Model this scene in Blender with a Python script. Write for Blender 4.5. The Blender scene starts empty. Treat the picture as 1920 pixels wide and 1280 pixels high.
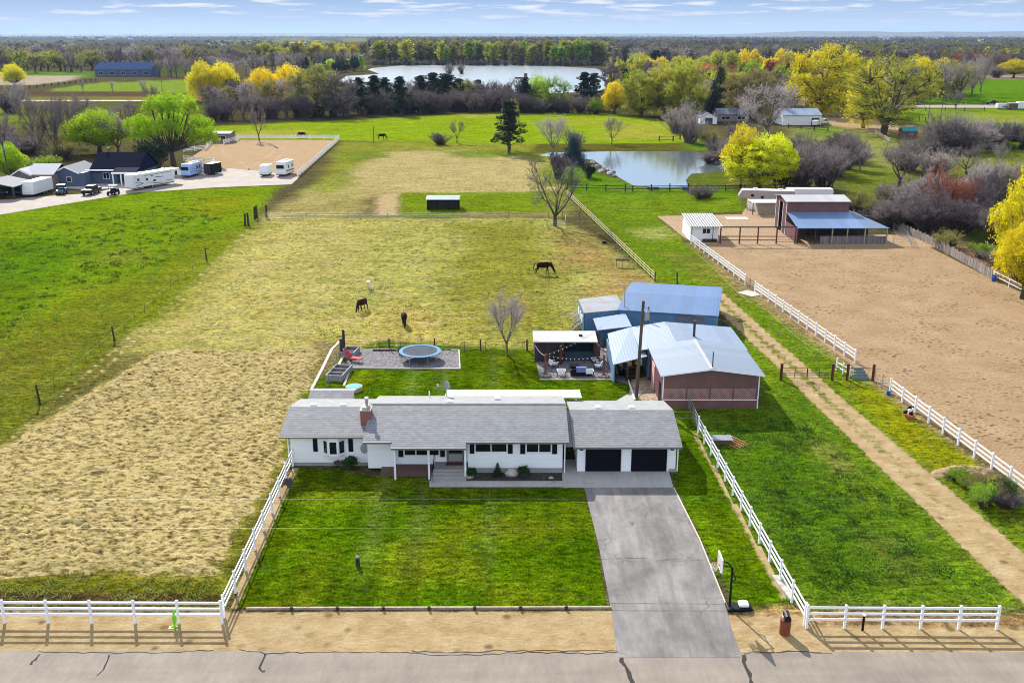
import bpy, bmesh, math, random
import numpy as np
from math import radians, sin, cos, pi, atan2, sqrt
from mathutils import Vector, Matrix

# ------------------------------------------------------------------ camera
SC = bpy.context.scene
COL = SC.collection
FPX, YC, HOR, CAMH = 1843.0, 640.0, 64.0, 32.0
TILT = math.atan((YC - HOR) / FPX)
cam_d = bpy.data.cameras.new("camera")
cam = bpy.data.objects.new("camera", cam_d)
COL.objects.link(cam)
cam.location = (0, 0, CAMH)
cam.rotation_euler = (radians(90) - TILT, 0, 0)
cam_d.sensor_width = 36
cam_d.lens = 36 * FPX / 1920
cam_d.clip_start = 0.5
cam_d.clip_end = 60000
SC.camera = cam

# ------------------------------------------------------------------ light
SUN_EL, SUN_AZ = radians(33), math.atan2(-0.375, 0.927)   # azimuth measured from +Y towards +X
sun_dir = Vector((sin(SUN_AZ) * cos(SUN_EL), cos(SUN_AZ) * cos(SUN_EL), sin(SUN_EL)))
sd = bpy.data.lights.new("sun", 'SUN')
sd.energy = 5.0
sd.angle = radians(0.5)
sd.color = (1.0, 0.94, 0.83)
so = bpy.data.objects.new("sun", sd)
COL.objects.link(so)
so.rotation_euler = (-sun_dir).to_track_quat('-Z', 'Y').to_euler()
so.location = (0, 0, 200)

w = bpy.data.worlds.new("World")
SC.world = w
w.use_nodes = True
nt = w.node_tree
nt.nodes.clear()
out = nt.nodes.new('ShaderNodeOutputWorld')
sky = nt.nodes.new('ShaderNodeTexSky')
sky.sky_type = 'NISHITA'
sky.sun_disc = False
sky.sun_elevation = SUN_EL
sky.sun_rotation = SUN_AZ
sky.altitude = 800
sky.air_density = 1.0
sky.dust_density = 0.35
sky.ozone_density = 2.2
bg = nt.nodes.new('ShaderNodeBackground')
bg.inputs[1].default_value = 0.15
tc = nt.nodes.new('ShaderNodeTexCoord')
mp = nt.nodes.new('ShaderNodeMapping')
mp.inputs['Scale'].default_value = (16, 16, 190)
mp.inputs['Location'].default_value = (3.3, 1.7, 0.4)
nz = nt.nodes.new('ShaderNodeTexNoise')
nz.inputs['Scale'].default_value = 1.15
nz.inputs['Detail'].default_value = 7
nz.inputs['Roughness'].default_value = 0.55
cr = nt.nodes.new('ShaderNodeValToRGB')
cr.color_ramp.elements[0].position = 0.52
cr.color_ramp.elements[0].color = (0, 0, 0, 1)
cr.color_ramp.elements[1].position = 0.63
cr.color_ramp.elements[1].color = (1, 1, 1, 1)
sepw = nt.nodes.new('ShaderNodeSeparateXYZ')
rh = nt.nodes.new('ShaderNodeMapRange')      # clouds only above the horizon
rh.inputs[1].default_value = 0.006
rh.inputs[2].default_value = 0.022
ml = nt.nodes.new('ShaderNodeMath'); ml.operation = 'MULTIPLY'
ml2 = nt.nodes.new('ShaderNodeMath'); ml2.operation = 'MULTIPLY'; ml2.inputs[1].default_value = 0.75
mx = nt.nodes.new('ShaderNodeMixRGB')
mx.inputs[2].default_value = (3.9, 3.85, 3.9, 1)
# clean bluish air close to the horizon
rb = nt.nodes.new('ShaderNodeMapRange')
rb.inputs[1].default_value = -0.01
rb.inputs[2].default_value = 0.05
rb.inputs[3].default_value = 1.0
rb.inputs[4].default_value = 0.0
mb_ = nt.nodes.new('ShaderNodeMixRGB')
mb_.inputs[0].default_value = 0.9
lowr = nt.nodes.new('ShaderNodeValToRGB')
lowr.color_ramp.elements[0].position = 0.0
lowr.color_ramp.elements[0].color = (0.76, 0.90, 1.02, 1)
lowr.color_ramp.elements[1].position = 0.85
lowr.color_ramp.elements[1].color = (0.42, 0.62, 0.98, 1)
mz = nt.nodes.new('ShaderNodeMapRange')
mz.inputs[1].default_value = 0.0
mz.inputs[2].default_value = 0.040
lows = nt.nodes.new('ShaderNodeVectorMath'); lows.operation = 'SCALE'
lows.inputs['Scale'].default_value = 3.3
ms = nt.nodes.new('ShaderNodeMapRange')
ms.inputs[1].default_value = 0.04
ms.inputs[2].default_value = 0.30
ms.inputs[3].default_value = 1.0
ms.inputs[4].default_value = 0.0
hb = nt.nodes.new('ShaderNodeValToRGB')      # unseen bright cloud band, added to light the shaded walls
for e, (p_, v_) in zip((hb.color_ramp.elements[0], hb.color_ramp.elements[1], hb.color_ramp.elements.new(0.45), hb.color_ramp.elements.new(0.62)), ((0.05, 0), (0.10, 1), (0.36, 1), (0.48, 0))):
    e.position = p_; e.color = (v_, v_, v_, 1)
hn = nt.nodes.new('ShaderNodeTexNoise'); hn.inputs['Scale'].default_value = 4.0; hn.inputs['Detail'].default_value = 4
hr_ = nt.nodes.new('ShaderNodeMapRange'); hr_.inputs[1].default_value = .42; hr_.inputs[2].default_value = .55; hr_.inputs[3].default_value = .25
hm = nt.nodes.new('ShaderNodeMath'); hm.operation = 'MULTIPLY'
hx = nt.nodes.new('ShaderNodeMixRGB')
hy = nt.nodes.new('ShaderNodeMapRange')      # added band made brightest behind the camera, facing the shaded walls
hy.inputs[1].default_value = 0.25; hy.inputs[2].default_value = -0.35; hy.inputs[3].default_value = 3.4; hy.inputs[4].default_value = 9.8
hv = nt.nodes.new('ShaderNodeVectorMath'); hv.operation = 'SCALE'; hv.inputs[0].default_value = (1.0, 1.0, 1.02)
L = nt.links.new
L(tc.outputs['Generated'], hn.inputs['Vector']); L(hn.outputs['Fac'], hr_.inputs[0]); L(hb.outputs[0], hm.inputs[0]); L(hr_.outputs[0], hm.inputs[1]); L(hm.outputs[0], hx.inputs[0])
L(tc.outputs['Generated'], mp.inputs['Vector']); L(mp.outputs[0], nz.inputs['Vector'])
L(nz.outputs['Fac'], cr.inputs[0]); L(tc.outputs['Generated'], sepw.inputs[0])
L(sepw.outputs['Z'], rh.inputs[0]); L(cr.outputs[0], ml.inputs[0]); L(rh.outputs[0], ml.inputs[1])
L(ml.outputs[0], ml2.inputs[0]); L(ml2.outputs[0], mx.inputs[0])
L(sepw.outputs['Z'], mz.inputs[0]); L(mz.outputs[0], lowr.inputs[0]); L(lowr.outputs[0], lows.inputs[0])
L(sepw.outputs['Z'], ms.inputs[0]); L(ms.outputs[0], mb_.inputs[0])
L(sky.outputs[0], mb_.inputs[1]); L(lows.outputs[0], mb_.inputs[2])
L(sepw.outputs['Y'], hy.inputs[0]); L(hy.outputs[0], hv.inputs['Scale']); L(hv.outputs[0], hx.inputs[2])
L(sepw.outputs['Z'], hb.inputs[0]); L(mb_.outputs[0], mx.inputs[1]); L(mx.outputs[0], hx.inputs[1]); L(hx.outputs[0], bg.inputs[0]); L(bg.outputs[0], out.inputs[0])

SC.view_settings.view_transform = 'Standard'
SC.view_settings.look = 'None'
SC.view_settings.exposure = 0.76
SC.view_settings.gamma = 1.0
SC.cycles.use_denoising = True
SC.cycles.filter_width = 1.05
SC.cycles.max_bounces = 6
SC.cycles.transparent_max_bounces = 8
SC.cycles.volume_bounces = 0

# ------------------------------------------------------------------ picture <-> ground
KA = (FPX ** 2 + (YC - HOR) ** 2) / FPX
KC = (YC - HOR) / FPX
KX = sqrt(FPX ** 2 + (YC - HOR) ** 2) / FPX

def G(px, py, z=0.0):
    s = py - HOR
    h = CAMH - z
    return Vector(((px - 960) * KX * h / s, h * (KA / s - KC), z))

def ztop(py_base, py_top, z0=0.0):
    """height of something that stands at py_base and reaches py_top"""
    D = (CAMH - z0) * (KA / (py_base - HOR) - KC)
    return CAMH - D / (KA / (py_top - HOR) - KC)

def lin(c):
    c = c / 255.0
    return c / 12.92 if c <= 0.04045 else ((c + 0.055) / 1.055) ** 2.4

LIT = 2.3
def T(r, g, b, k=LIT):
    """albedo of a surface from its sunlit look"""
    return (min(lin(r) / k, .85), min(lin(g) / k, .85), min(lin(b) / k, .85))

rnd = random.Random(7)

# ------------------------------------------------------------------ numpy noise
def _hash(ix, iy, seed):
    n = (ix.astype(np.int64) * 374761393 + iy.astype(np.int64) * 668265263 + seed * 974634777) & 0x7fffffff
    n = ((n ^ (n >> 13)) * 1274126177) & 0x7fffffff
    n = n ^ (n >> 16)
    return (n & 0xffff) / 65535.0

def vnoise(x, y, seed=0):
    ix, iy = np.floor(x), np.floor(y)
    fx, fy = x - ix, y - iy
    fx, fy = fx * fx * (3 - 2 * fx), fy * fy * (3 - 2 * fy)
    a, b = _hash(ix, iy, seed), _hash(ix + 1, iy, seed)
    c, d = _hash(ix, iy + 1, seed), _hash(ix + 1, iy + 1, seed)
    return (a * (1 - fx) + b * fx) * (1 - fy) + (c * (1 - fx) + d * fx) * fy

def fbm(x, y, seed=0, octs=4):
    t, a, s = 0, 0.5, 0
    for o in range(octs):
        t = t + a * vnoise(x * 2 ** o, y * 2 ** o, seed + o * 17)
        s += a
        a *= 0.5
    return t / s

def poly_sdf(X, Y, P):
    """signed distance (positive inside) of points to polygon P (n,2)"""
    P = np.asarray(P, float)
    n = len(P)
    d = np.full(X.shape, 1e18)
    inside = np.zeros(X.shape, bool)
    for i in range(n):
        a, b = P[i], P[(i + 1) % n]
        e = b - a
        wx, wy = X - a[0], Y - a[1]
        t = np.clip((wx * e[0] + wy * e[1]) / max(e @ e, 1e-12), 0, 1)
        d = np.minimum(d, (wx - e[0] * t) ** 2 + (wy - e[1] * t) ** 2)
        c1 = (a[1] > Y) != (b[1] > Y)
        if abs(b[1] - a[1]) > 1e-12:
            xi = (b[0] - a[0]) * (Y - a[1]) / (b[1] - a[1]) + a[0]
            inside ^= c1 & (X < xi)
    d = np.sqrt(d)
    return np.where(inside, d, -d)

def line_dist(X, Y, P):
    P = np.asarray(P, float)
    d = np.full(X.shape, 1e18)
    for i in range(len(P) - 1):
        a, b = P[i], P[i + 1]
        e = b - a
        wx, wy = X - a[0], Y - a[1]
        t = np.clip((wx * e[0] + wy * e[1]) / max(e @ e, 1e-12), 0, 1)
        d = np.minimum(d, (wx - e[0] * t) ** 2 + (wy - e[1] * t) ** 2)
    return np.sqrt(d)

def GP(*pts):
    return [tuple(G(*p)[:2]) for p in pts]

# ------------------------------------------------------------------ mesh collecting
class MB:
    def __init__(s):
        s.v, s.f, s.m = [], [], []
    def add(s, vs, fs, mi=0):
        o = len(s.v)
        s.v.extend([tuple(v) for v in vs])
        for f in fs:
            s.f.append(tuple(i + o for i in f)); s.m.append(mi)
        return s
    def box(s, x0, x1, y0, y1, z0, z1, mi=0, M=None):
        vs = [(x, y, z) for z in (z0, z1) for y in (y0, y1) for x in (x0, x1)]
        if M is not None:
            vs = [M @ Vector(v) for v in vs]
        return s.add(vs, [(0, 2, 3, 1), (4, 5, 7, 6), (0, 1, 5, 4), (2, 6, 7, 3), (0, 4, 6, 2), (1, 3, 7, 5)], mi)
    def cbox(s, c, d, mi=0, rz=0.0, M=None):
        R = Matrix.Translation(Vector(c)) @ Matrix.Rotation(rz, 4, 'Z')
        if M is not None:
            R = M @ R
        return s.box(-d[0] / 2, d[0] / 2, -d[1] / 2, d[1] / 2, -d[2] / 2, d[2] / 2, mi, R)
    def tube(s, p, q, r0, r1=None, n=8, mi=0, cap=True):
        r1 = r0 if r1 is None else r1
        p, q = Vector(p), Vector(q)
        a = (q - p)
        if a.length < 1e-6:
            return s
        a.normalize()
        u = a.orthogonal().normalized(); v = a.cross(u)
        vs = []
        for c, r in ((p, r0), (q, r1)):
            for i in range(n):
                t = 2 * pi * i / n
                vs.append(c + u * (r * cos(t)) + v * (r * sin(t)))
        fs = [(i, (i + 1) % n, n + (i + 1) % n, n + i) for i in range(n)]
        if cap:
            fs += [tuple(reversed(range(n))), tuple(range(n, 2 * n))]
        return s.add(vs, fs, mi)
    def path(s, pts, r, n=6, mi=0):
        for a, b in zip(pts[:-1], pts[1:]):
            s.tube(a, b, r, r, n, mi)
        return s
    def prism(s, poly, d, mi=0):
        """poly: list of 3d points (planar), extruded by vector d"""
        n = len(poly); d = Vector(d)
        vs = [Vector(p) for p in poly] + [Vector(p) + d for p in poly]
        fs = [tuple(reversed(range(n))), tuple(range(n, 2 * n))] + [(i, (i + 1) % n, n + (i + 1) % n, n + i) for i in range(n)]
        return s.add(vs, fs, mi)
    def ball(s, c, r, seg=10, ring=6, mi=0, jit=0.0, seed=0):
        rr = random.Random(seed)
        rx, ry, rz = r if hasattr(r, '__len__') else (r, r, r)
        vs = [(c[0], c[1], c[2] + rz)]
        for i in range(1, ring):
            ph = pi * i / ring
            for j in range(seg):
                t = 2 * pi * j / seg
                k = 1 + rr.uniform(-jit, jit)
                vs.append((c[0] + rx * k * sin(ph) * cos(t), c[1] + ry * k * sin(ph) * sin(t), c[2] + rz * k * cos(ph)))
        vs.append((c[0], c[1], c[2] - rz))
        fs = [(0, 1 + j, 1 + (j + 1) % seg) for j in range(seg)]
        for i in range(ring - 2):
            for j in range(seg):
                a = 1 + i * seg; b = a + seg
                fs.append((a + j, b + j, b + (j + 1) % seg, a + (j + 1) % seg))
        a = 1 + (ring - 2) * seg; e = len(vs) - 1
        fs += [(a + (j + 1) % seg, a + j, e) for j in range(seg)]
        return s.add(vs, fs, mi)

def origin(o):
    v = Vector((0, 0, 0))
    while o is not None:
        v = v + o.location
        o = o.parent
    return v

def obj(name, mb, mats, parent=None, world=True, smooth=False, loc=None, bevel=0.0):
    """one mesh object; vertices are given in world space unless world=False (then in the parent's space)"""
    me = bpy.data.meshes.new(name)
    sh = Vector((0, 0, 0))
    o = bpy.data.objects.new(name, me)
    COL.objects.link(o)
    if loc is not None:
        o.location = loc
    o.parent = parent
    if world:
        sh = origin(o)
    me.from_pydata([(v[0] - sh.x, v[1] - sh.y, v[2] - sh.z) for v in mb.v], [], mb.f)
    if not isinstance(mats, (list, tuple)):
        mats = [mats]
    for m in mats:
        me.materials.append(m)
    if len(mats) > 1:
        me.polygons.foreach_set('material_index', mb.m)
    if smooth:
        me.polygons.foreach_set('use_smooth', [True] * len(mb.f))
    me.update()
    if bevel:
        b = o.modifiers.new('bevel', 'BEVEL'); b.width = bevel; b.segments = 2; b.limit_method = 'ANGLE'
    return o

def tag(o, label, cat, group=None):
    o['label'] = label; o['category'] = cat
    if group: o['group'] = group
    return o

def thing(name, label, cat, loc=(0, 0, 0), rz=0.0, group=None):
    o = bpy.data.objects.new(name, None)
    COL.objects.link(o)
    o.location = loc; o.rotation_euler = (0, 0, rz)
    o.empty_display_size = 0.5
    return tag(o, label, cat, group)

def kids(o):
    return [c for c in COL.objects if c.parent == o]

KID = {}
def dup(root, loc, rz=0.0, sc=None, label=None, group=None):
    """a copy of a thing together with copies of its parts and sub-parts"""
    if root.name not in KID:
        KID[root.name] = [(c, [d for d in COL.objects if d.parent == c]) for c in COL.objects if c.parent == root]
    r = root.copy(); COL.objects.link(r)
    r.location = loc; r.rotation_euler = (0, 0, rz)
    if sc is not None: r.scale = sc
    if label: r['label'] = label
    if group: r['group'] = group
    for c0, ds in KID[root.name]:
        c = c0.copy(); COL.objects.link(c); c.parent = r
        for d0 in ds:
            d = d0.copy(); COL.objects.link(d); d.parent = c
    return r

def struct(o, kind='structure'):
    o['kind'] = kind
    return o

def fast_mesh(name, V, F, mats, smooth=False, cols=None):
    """V (n,3) float array, F (m,k) int array"""
    me = bpy.data.meshes.new(name)
    n, (m, k) = len(V), F.shape
    me.vertices.add(n)
    me.vertices.foreach_set('co', np.asarray(V, np.float32).ravel())
    me.loops.add(m * k)
    me.loops.foreach_set('vertex_index', F.astype(np.int32).ravel())
    me.polygons.add(m)
    me.polygons.foreach_set('loop_start', np.arange(0, m * k, k, dtype=np.int32))
    me.polygons.foreach_set('loop_total', np.full(m, k, np.int32))
    if smooth:
        me.polygons.foreach_set('use_smooth', np.ones(m, bool))
    me.update(calc_edges=True)
    if cols:
        for nm, (ty, arr) in cols.items():
            at = me.attributes.new(nm, ty, 'POINT')
            if ty == 'FLOAT':
                at.data.foreach_set('value', np.asarray(arr, np.float32).ravel())
            else:
                at.data.foreach_set('color', np.asarray(arr, np.float32).ravel())
    for mm in (mats if isinstance(mats, (list, tuple)) else [mats]):
        me.materials.append(mm)
    me.validate()
    return me

def link_mesh(name, me, parent=None, loc=(0, 0, 0)):
    o = bpy.data.objects.new(name, me)
    COL.objects.link(o); o.location = loc; o.parent = parent
    return o
# ------------------------------------------------------------------ materials
class NT:
    def __init__(s, name):
        s.mat = bpy.data.materials.new(name)
        s.mat.use_nodes = True
        s.t = s.mat.node_tree
        s.t.nodes.clear()
        s.out = s.n('OutputMaterial')
        s.p = s.n('BsdfPrincipled')
        s.l(s.p.outputs[0], s.out.inputs[0])
        s._co = None
    def n(s, ty, **kw):
        nd = s.t.nodes.new('ShaderNode' + ty)
        for k, v in kw.items():
            setattr(nd, k, v)
        return nd
    def l(s, a, b):
        s.t.links.new(a, b)
    def co(s):
        if s._co is None:
            s._co = s.n('TexCoord').outputs['Object']
        return s._co
    def map(s, scale, rot=(0, 0, 0), src=None):
        m = s.n('Mapping')
        m.inputs['Scale'].default_value = scale if hasattr(scale, '__len__') else (scale,) * 3
        m.inputs['Rotation'].default_value = rot
        s.l(src or s.co(), m.inputs[0])
        return m.outputs[0]
    def noise(s, scale, detail=3, rough=0.55, vec=None, dist=0.0):
        m = s.n('TexNoise')
        m.inputs['Scale'].default_value = scale
        m.inputs['Detail'].default_value = detail
        m.inputs['Roughness'].default_value = rough
        m.inputs['Distortion'].default_value = dist
        s.l(vec or s.co(), m.inputs['Vector'])
        return m.outputs['Fac']
    def rng(s, v, a, b, c=0.0, d=1.0):
        m = s.n('MapRange')
        for i, x in enumerate((a, b, c, d)):
            m.inputs[i + 1].default_value = x
        s.l(v, m.inputs[0])
        return m.outputs[0]
    def math(s, op, a, b=None):
        m = s.n('Math', operation=op)
        for i, x in enumerate((a, b)):
            if x is None: continue
            if isinstance(x, (int, float)): m.inputs[i].default_value = x
            else: s.l(x, m.inputs[i])
        return m.outputs[0]
    def mix(s, f, a, b, mode='MIX'):
        m = s.n('MixRGB', blend_type=mode)
        for i, x in enumerate((f, a, b)):
            if isinstance(x, (int, float)): m.inputs[i].default_value = x
            elif isinstance(x, tuple): m.inputs[i].default_value = (*x[:3], 1)
            else: s.l(x, m.inputs[i])
        return m.outputs[0]
    def bump(s, h, strength=0.5, dist=0.05):
        b = s.n('Bump')
        b.inputs['Strength'].default_value = strength
        b.inputs['Distance'].default_value = dist
        s.l(h, b.inputs['Height'])
        s.l(b.outputs[0], s.p.inputs['Normal'])
        return b
    def col(s, c):
        if isinstance(c, tuple): s.p.inputs['Base Color'].default_value = (*c[:3], 1)
        else: s.l(c, s.p.inputs['Base Color'])
    def set(s, rough=0.6, metal=0.0, spec=0.5):
        s.p.inputs['Roughness'].default_value = rough
        s.p.inputs['Metallic'].default_value = metal
        s.p.inputs['Specular IOR Level'].default_value = spec

def plain(name, c, rough=0.6, metal=0.0, var=0.12, scale=3.0, spec=0.4, bump=0.0):
    m = NT(name)
    f = m.noise(scale, 4, 0.6)
    g = m.rng(f, 0.3, 0.7, 1 - var, 1 + var)
    v = m.n('VectorMath', operation='SCALE')
    v.inputs[0].default_value = c[:3]
    m.l(g, v.inputs['Scale'])
    m.l(v.outputs[0], m.p.inputs['Base Color'])
    m.set(rough, metal, spec)
    if bump:
        m.bump(m.noise(scale * 6, 3), bump, 0.02)
    return m.mat

def siding(name, c, pitch=0.2, axis='Z', var=0.05, rough=0.55, lines=0.6):
    """lap siding / ribbed sheet: thin darker lines every `pitch` metres along an axis"""
    m = NT(name)
    sp = m.n('SeparateXYZ'); m.l(m.co(), sp.inputs[0])
    if axis == 'XY':
        a = m.math('ADD', sp.outputs['X'], sp.outputs['Y'])
    else:
        a = sp.outputs[axis]
    fr = m.math('FRACT', m.math('DIVIDE', a, pitch))
    ln = m.rng(fr, 0.86, 0.97, 0, 1)
    base = m.mix(m.rng(m.noise(0.8, 4), .3, .7), tuple(x * (1 - var) for x in c), tuple(x * (1 + var) for x in c))
    m.col(m.mix(m.math('MULTIPLY', ln, lines), base, tuple(x * .45 for x in c)))
    m.set(rough, 0, .12)
    m.bump(fr, 0.5, 0.02)
    return m.mat

def ribbed(name, c, pitch=0.3, axis='X', metal=0.35, rough=0.42, c2=None, stain=0.25, dark=0.7):
    """ribbed sheet metal; c2 = colour of the weathering"""
    m = NT(name)
    sp = m.n('SeparateXYZ'); m.l(m.co(), sp.inputs[0])
    a = sp.outputs[axis]
    fr = m.math('FRACT', m.math('DIVIDE', a, pitch))
    tri = m.math('ABSOLUTE', m.math('SUBTRACT', fr, 0.5))
    ln = m.rng(tri, 0.36, 0.48, 0, 1)
    fp = m.math('FLOOR', m.math('DIVIDE', a, pitch * 4))
    wn = m.n('TexWhiteNoise', noise_dimensions='1D'); m.l(fp, wn.inputs['W'])
    v = m.rng(wn.outputs[0], 0, 1, 0.9, 1.08)
    vs = m.n('VectorMath', operation='SCALE'); vs.inputs[0].default_value = c
    m.l(v, vs.inputs['Scale'])
    st = m.rng(m.noise(0.7, 6, 0.7, m.map((1, 1, 1) if axis != 'X' else (1.6, 0.35, 1))), 0.48, 0.72, 0, stain)
    cc = m.mix(st, vs.outputs[0], c2 or tuple(x * .6 for x in c))
    m.col(m.mix(m.math('MULTIPLY', ln, 0.5), cc, tuple(x * dark for x in c)))
    m.set(rough, metal)
    m.bump(m.math('MULTIPLY', ln, 1.0), 0.25, 0.03)
    return m.mat

def shingle(name, c, courses=True):
    m = NT(name)
    sp = m.n('SeparateXYZ'); m.l(m.co(), sp.inputs[0])
    cb = m.n('CombineXYZ')
    m.l(sp.outputs['X'], cb.inputs[0]); m.l(sp.outputs['Y'], cb.inputs[1])
    b = m.n('TexBrick')
    m.l(cb.outputs[0], b.inputs['Vector'])
    b.inputs['Scale'].default_value = 1.0
    b.inputs['Brick Width'].default_value = 0.42
    b.inputs['Row Height'].default_value = 0.25
    b.inputs['Mortar Size'].default_value = 0.004
    b.inputs['Bias'].default_value = 0.0
    b.inputs['Color1'].default_value = (*[x * 0.90 for x in c], 1)
    b.inputs['Color2'].default_value = (*[x * 1.10 for x in c], 1)
    b.inputs['Mortar'].default_value = (*[x * 0.6 for x in c], 1)
    fr = m.math('FRACT', m.math('DIVIDE', sp.outputs['Y'], 0.25))
    brk = m.rng(m.noise(3.5, 2, .6, m.map((1, 3.2, 1))), .36, .5, .15, 1)
    ln = m.math('MULTIPLY', m.rng(fr, 0.0, 0.34, 1, 0), brk)
    n = m.rng(m.noise(1.3, 6, 0.7), .3, .7, 0.88, 1.12)
    c_ = m.mix(1.0, b.outputs['Color'], n, 'MULTIPLY')
    m.col(m.mix(m.math('MULTIPLY', ln, 1.0 if courses else .12), c_, tuple(x * .28 for x in c)))
    m.set(0.8, 0, 0.2)
    if courses: m.bump(fr, 0.4, 0.02)
    return m.mat

def brick(name):
    m = NT(name)
    b = m.n('TexBrick')
    m.l(m.map((1, 1, 1), (radians(90), 0, 0)), b.inputs['Vector'])
    b.inputs['Scale'].default_value = 1.0
    b.inputs['Brick Width'].default_value = 0.22
    b.inputs['Row Height'].default_value = 0.075
    b.inputs['Mortar Size'].default_value = 0.008
    b.inputs['Color1'].default_value = (0.20, 0.045, 0.03, 1)
    b.inputs['Color2'].default_value = (0.28, 0.07, 0.045, 1)
    b.inputs['Mortar'].default_value = (0.25, 0.2, 0.17, 1)
    m.col(b.outputs[0]); m.set(0.85)
    return m.mat

def planks(name, c, pitch=0.14, axis='X', var=0.35):
    m = NT(name)
    sp = m.n('SeparateXYZ'); m.l(m.co(), sp.inputs[0])
    a = m.math('DIVIDE', sp.outputs[axis], pitch)
    wn = m.n('TexWhiteNoise', noise_dimensions='1D'); m.l(m.math('FLOOR', a), wn.inputs['W'])
    v = m.rng(wn.outputs[0], 0, 1, 1 - var, 1 + var)
    n = m.rng(m.noise(5, 5, 0.7, m.map((3, 3, 0.4))), .3, .7, 0.8, 1.2)
    vs = m.n('VectorMath', operation='SCALE'); vs.inputs[0].default_value = c
    m.l(m.math('MULTIPLY', v, n), vs.inputs['Scale'])
    ln = m.rng(m.math('FRACT', a), 0.88, 0.98, 0, .8)
    m.col(m.mix(ln, vs.outputs[0], tuple(x * .25 for x in c)))
    m.set(0.85)
    return m.mat

def leafmat(name, c, c2, trans=0.45, hv=0.06, big=0.35):
    """foliage: lighter and darker clumps, part of the light comes through"""
    m = NT(name)
    oi = m.n('ObjectInfo')
    n = m.noise(big, 3, 0.6)
    base = m.mix(m.rng(n, .35, .65), c, c2)
    n2 = m.noise(6.0, 2, 0.6)
    base = m.mix(1.0, base, m.rng(n2, .3, .7, .7, 1.3), 'MULTIPLY')
    hs = m.n('HueSaturation')
    m.l(base, hs.inputs['Color'])
    m.l(m.rng(oi.outputs['Random'], 0, 1, 0.5 - hv / 2, 0.5 + hv / 2), hs.inputs['Hue'])
    wn = m.n('TexWhiteNoise', noise_dimensions='1D'); m.l(oi.outputs['Random'], wn.inputs['W'])
    m.l(m.rng(wn.outputs[0], 0, 1, 0.75, 1.2), hs.inputs['Value'])
    m.col(hs.outputs[0]); m.set(0.8, 0, 0.15)
    tr = m.n('BsdfTranslucent')
    m.l(hs.outputs[0], tr.inputs[0])
    mxs = m.n('MixShader')
    mxs.inputs[0].default_value = trans
    m.l(m.p.outputs[0], mxs.inputs[1]); m.l(tr.outputs[0], mxs.inputs[2])
    m.l(mxs.outputs[0], m.out.inputs[0])
    return m.mat

M = {}
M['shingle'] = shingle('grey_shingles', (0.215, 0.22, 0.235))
M['shingle_sunlit'] = shingle('grey_shingles_sunlit_tone', (0.27, 0.272, 0.28), False)  # back slopes' sunlit brightness put into a lighter, lineless shingle colour
M['shingle_navy'] = siding('navy_shingles', (0.003, 0.008, 0.036), 0.4, 'Z', 0.2, 1.0)
M['shingle_slate'] = plain('slate_shingles', (0.10, 0.11, 0.15), 0.8, var=.2, scale=4)
M['shingle_pale'] = plain('pale_shingles', (0.20, 0.22, 0.30), 0.7, var=.15, scale=4)
M['siding'] = siding('white_lap_siding', (0.90, 0.91, 0.91), 0.2, 'Z', 0.01, .55, .4)
M['white'] = plain('white_paint', (0.80, 0.81, 0.83), 0.45, var=.04)
M['vinyl'] = plain('white_vinyl', (0.82, 0.83, 0.86), 0.35, var=.04)
M['trim'] = plain('grey_gutter', (0.16, 0.15, 0.155), 0.5)
M['black'] = plain('black_paint', (0.006, 0.006, 0.010), 0.6, spec=.15)
M['charcoal'] = plain('charcoal', (0.035, 0.035, 0.04), 0.6)
M['palewood2'] = plain('pale_edging', (0.50, 0.44, 0.34), .85)
M['glass'] = plain('dark_glass', (0.008, 0.011, 0.014), 0.08, var=.3, spec=.35)
M['garage_door'] = siding('black_panel_door', (0.004, 0.004, 0.009), 0.53, 'Z', .1, .7)
M['brick'] = brick('red_brick')
M['metal_light'] = ribbed('pale_sheet_metal', (0.19, 0.25, 0.35), 0.3, 'X', .1, .6, dark=.85, stain=.15)
M['metal_blue'] = ribbed('galvanised_roofing', (0.055, 0.13, 0.28), 0.32, 'X', 0.1, 0.7, (0.11, 0.17, 0.28), 0.5, .9)
M['metal_blue_y'] = ribbed('galvanised_roofing_across', (0.12, 0.18, 0.29), 0.3, 'Y', 0.1, 0.6, (0.19, 0.24, 0.30), 0.4)
M['wall_blue'] = ribbed('blue_grey_wall_sheet', (0.085, 0.20, 0.36), 0.25, 'X', 0.05, 0.6, (0.13, 0.20, 0.28), 0.4)
M['wall_blue_y'] = ribbed('blue_grey_side_sheet', (0.11, 0.21, 0.33), 0.25, 'Y', 0.05, 0.6, (0.15, 0.2, 0.25), 0.4)
M['rusty'] = ribbed('rust_streaked_roofing', (0.22, 0.26, 0.30), 0.34, 'Y', 0.0, 0.8, (0.26, 0.11, 0.05), 1.0)
M['maroon'] = siding('maroon_wall_sheet', (0.16, 0.085, 0.08), 0.3, 'X', .12, .6, .5)
M['maroon_y'] = siding('maroon_side_sheet', (0.17, 0.075, 0.085), 0.3, 'Y', .12, .6, .5)
M['lattice'] = plain('weathered_lattice', (0.60, 0.36, 0.33), .8)
M['patio_roof'] = ribbed('white_patio_sheet', (0.38, 0.38, 0.385), 0.3, 'X', 0.0, 0.7, stain=.1, dark=.85)
M['brownwood'] = plain('brown_wood', (0.09, 0.035, 0.022), .8, var=.3)
M['darkpost'] = plain('dark_post', (0.04, 0.03, 0.025), .9, var=.3)
M['timber'] = plain('weathered_timber', (0.32, 0.26, 0.20), .85, var=.3)
M['palewood'] = plain('pale_wood_rail', (0.50, 0.42, 0.22), .8, var=.2)
M['greyplank'] = planks('grey_plank_fence', (0.17, 0.15, 0.16))
M['greyplank_y'] = planks('grey_plank_fence_side', (0.22, 0.19, 0.17), 0.35, 'Y', .3)
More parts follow.
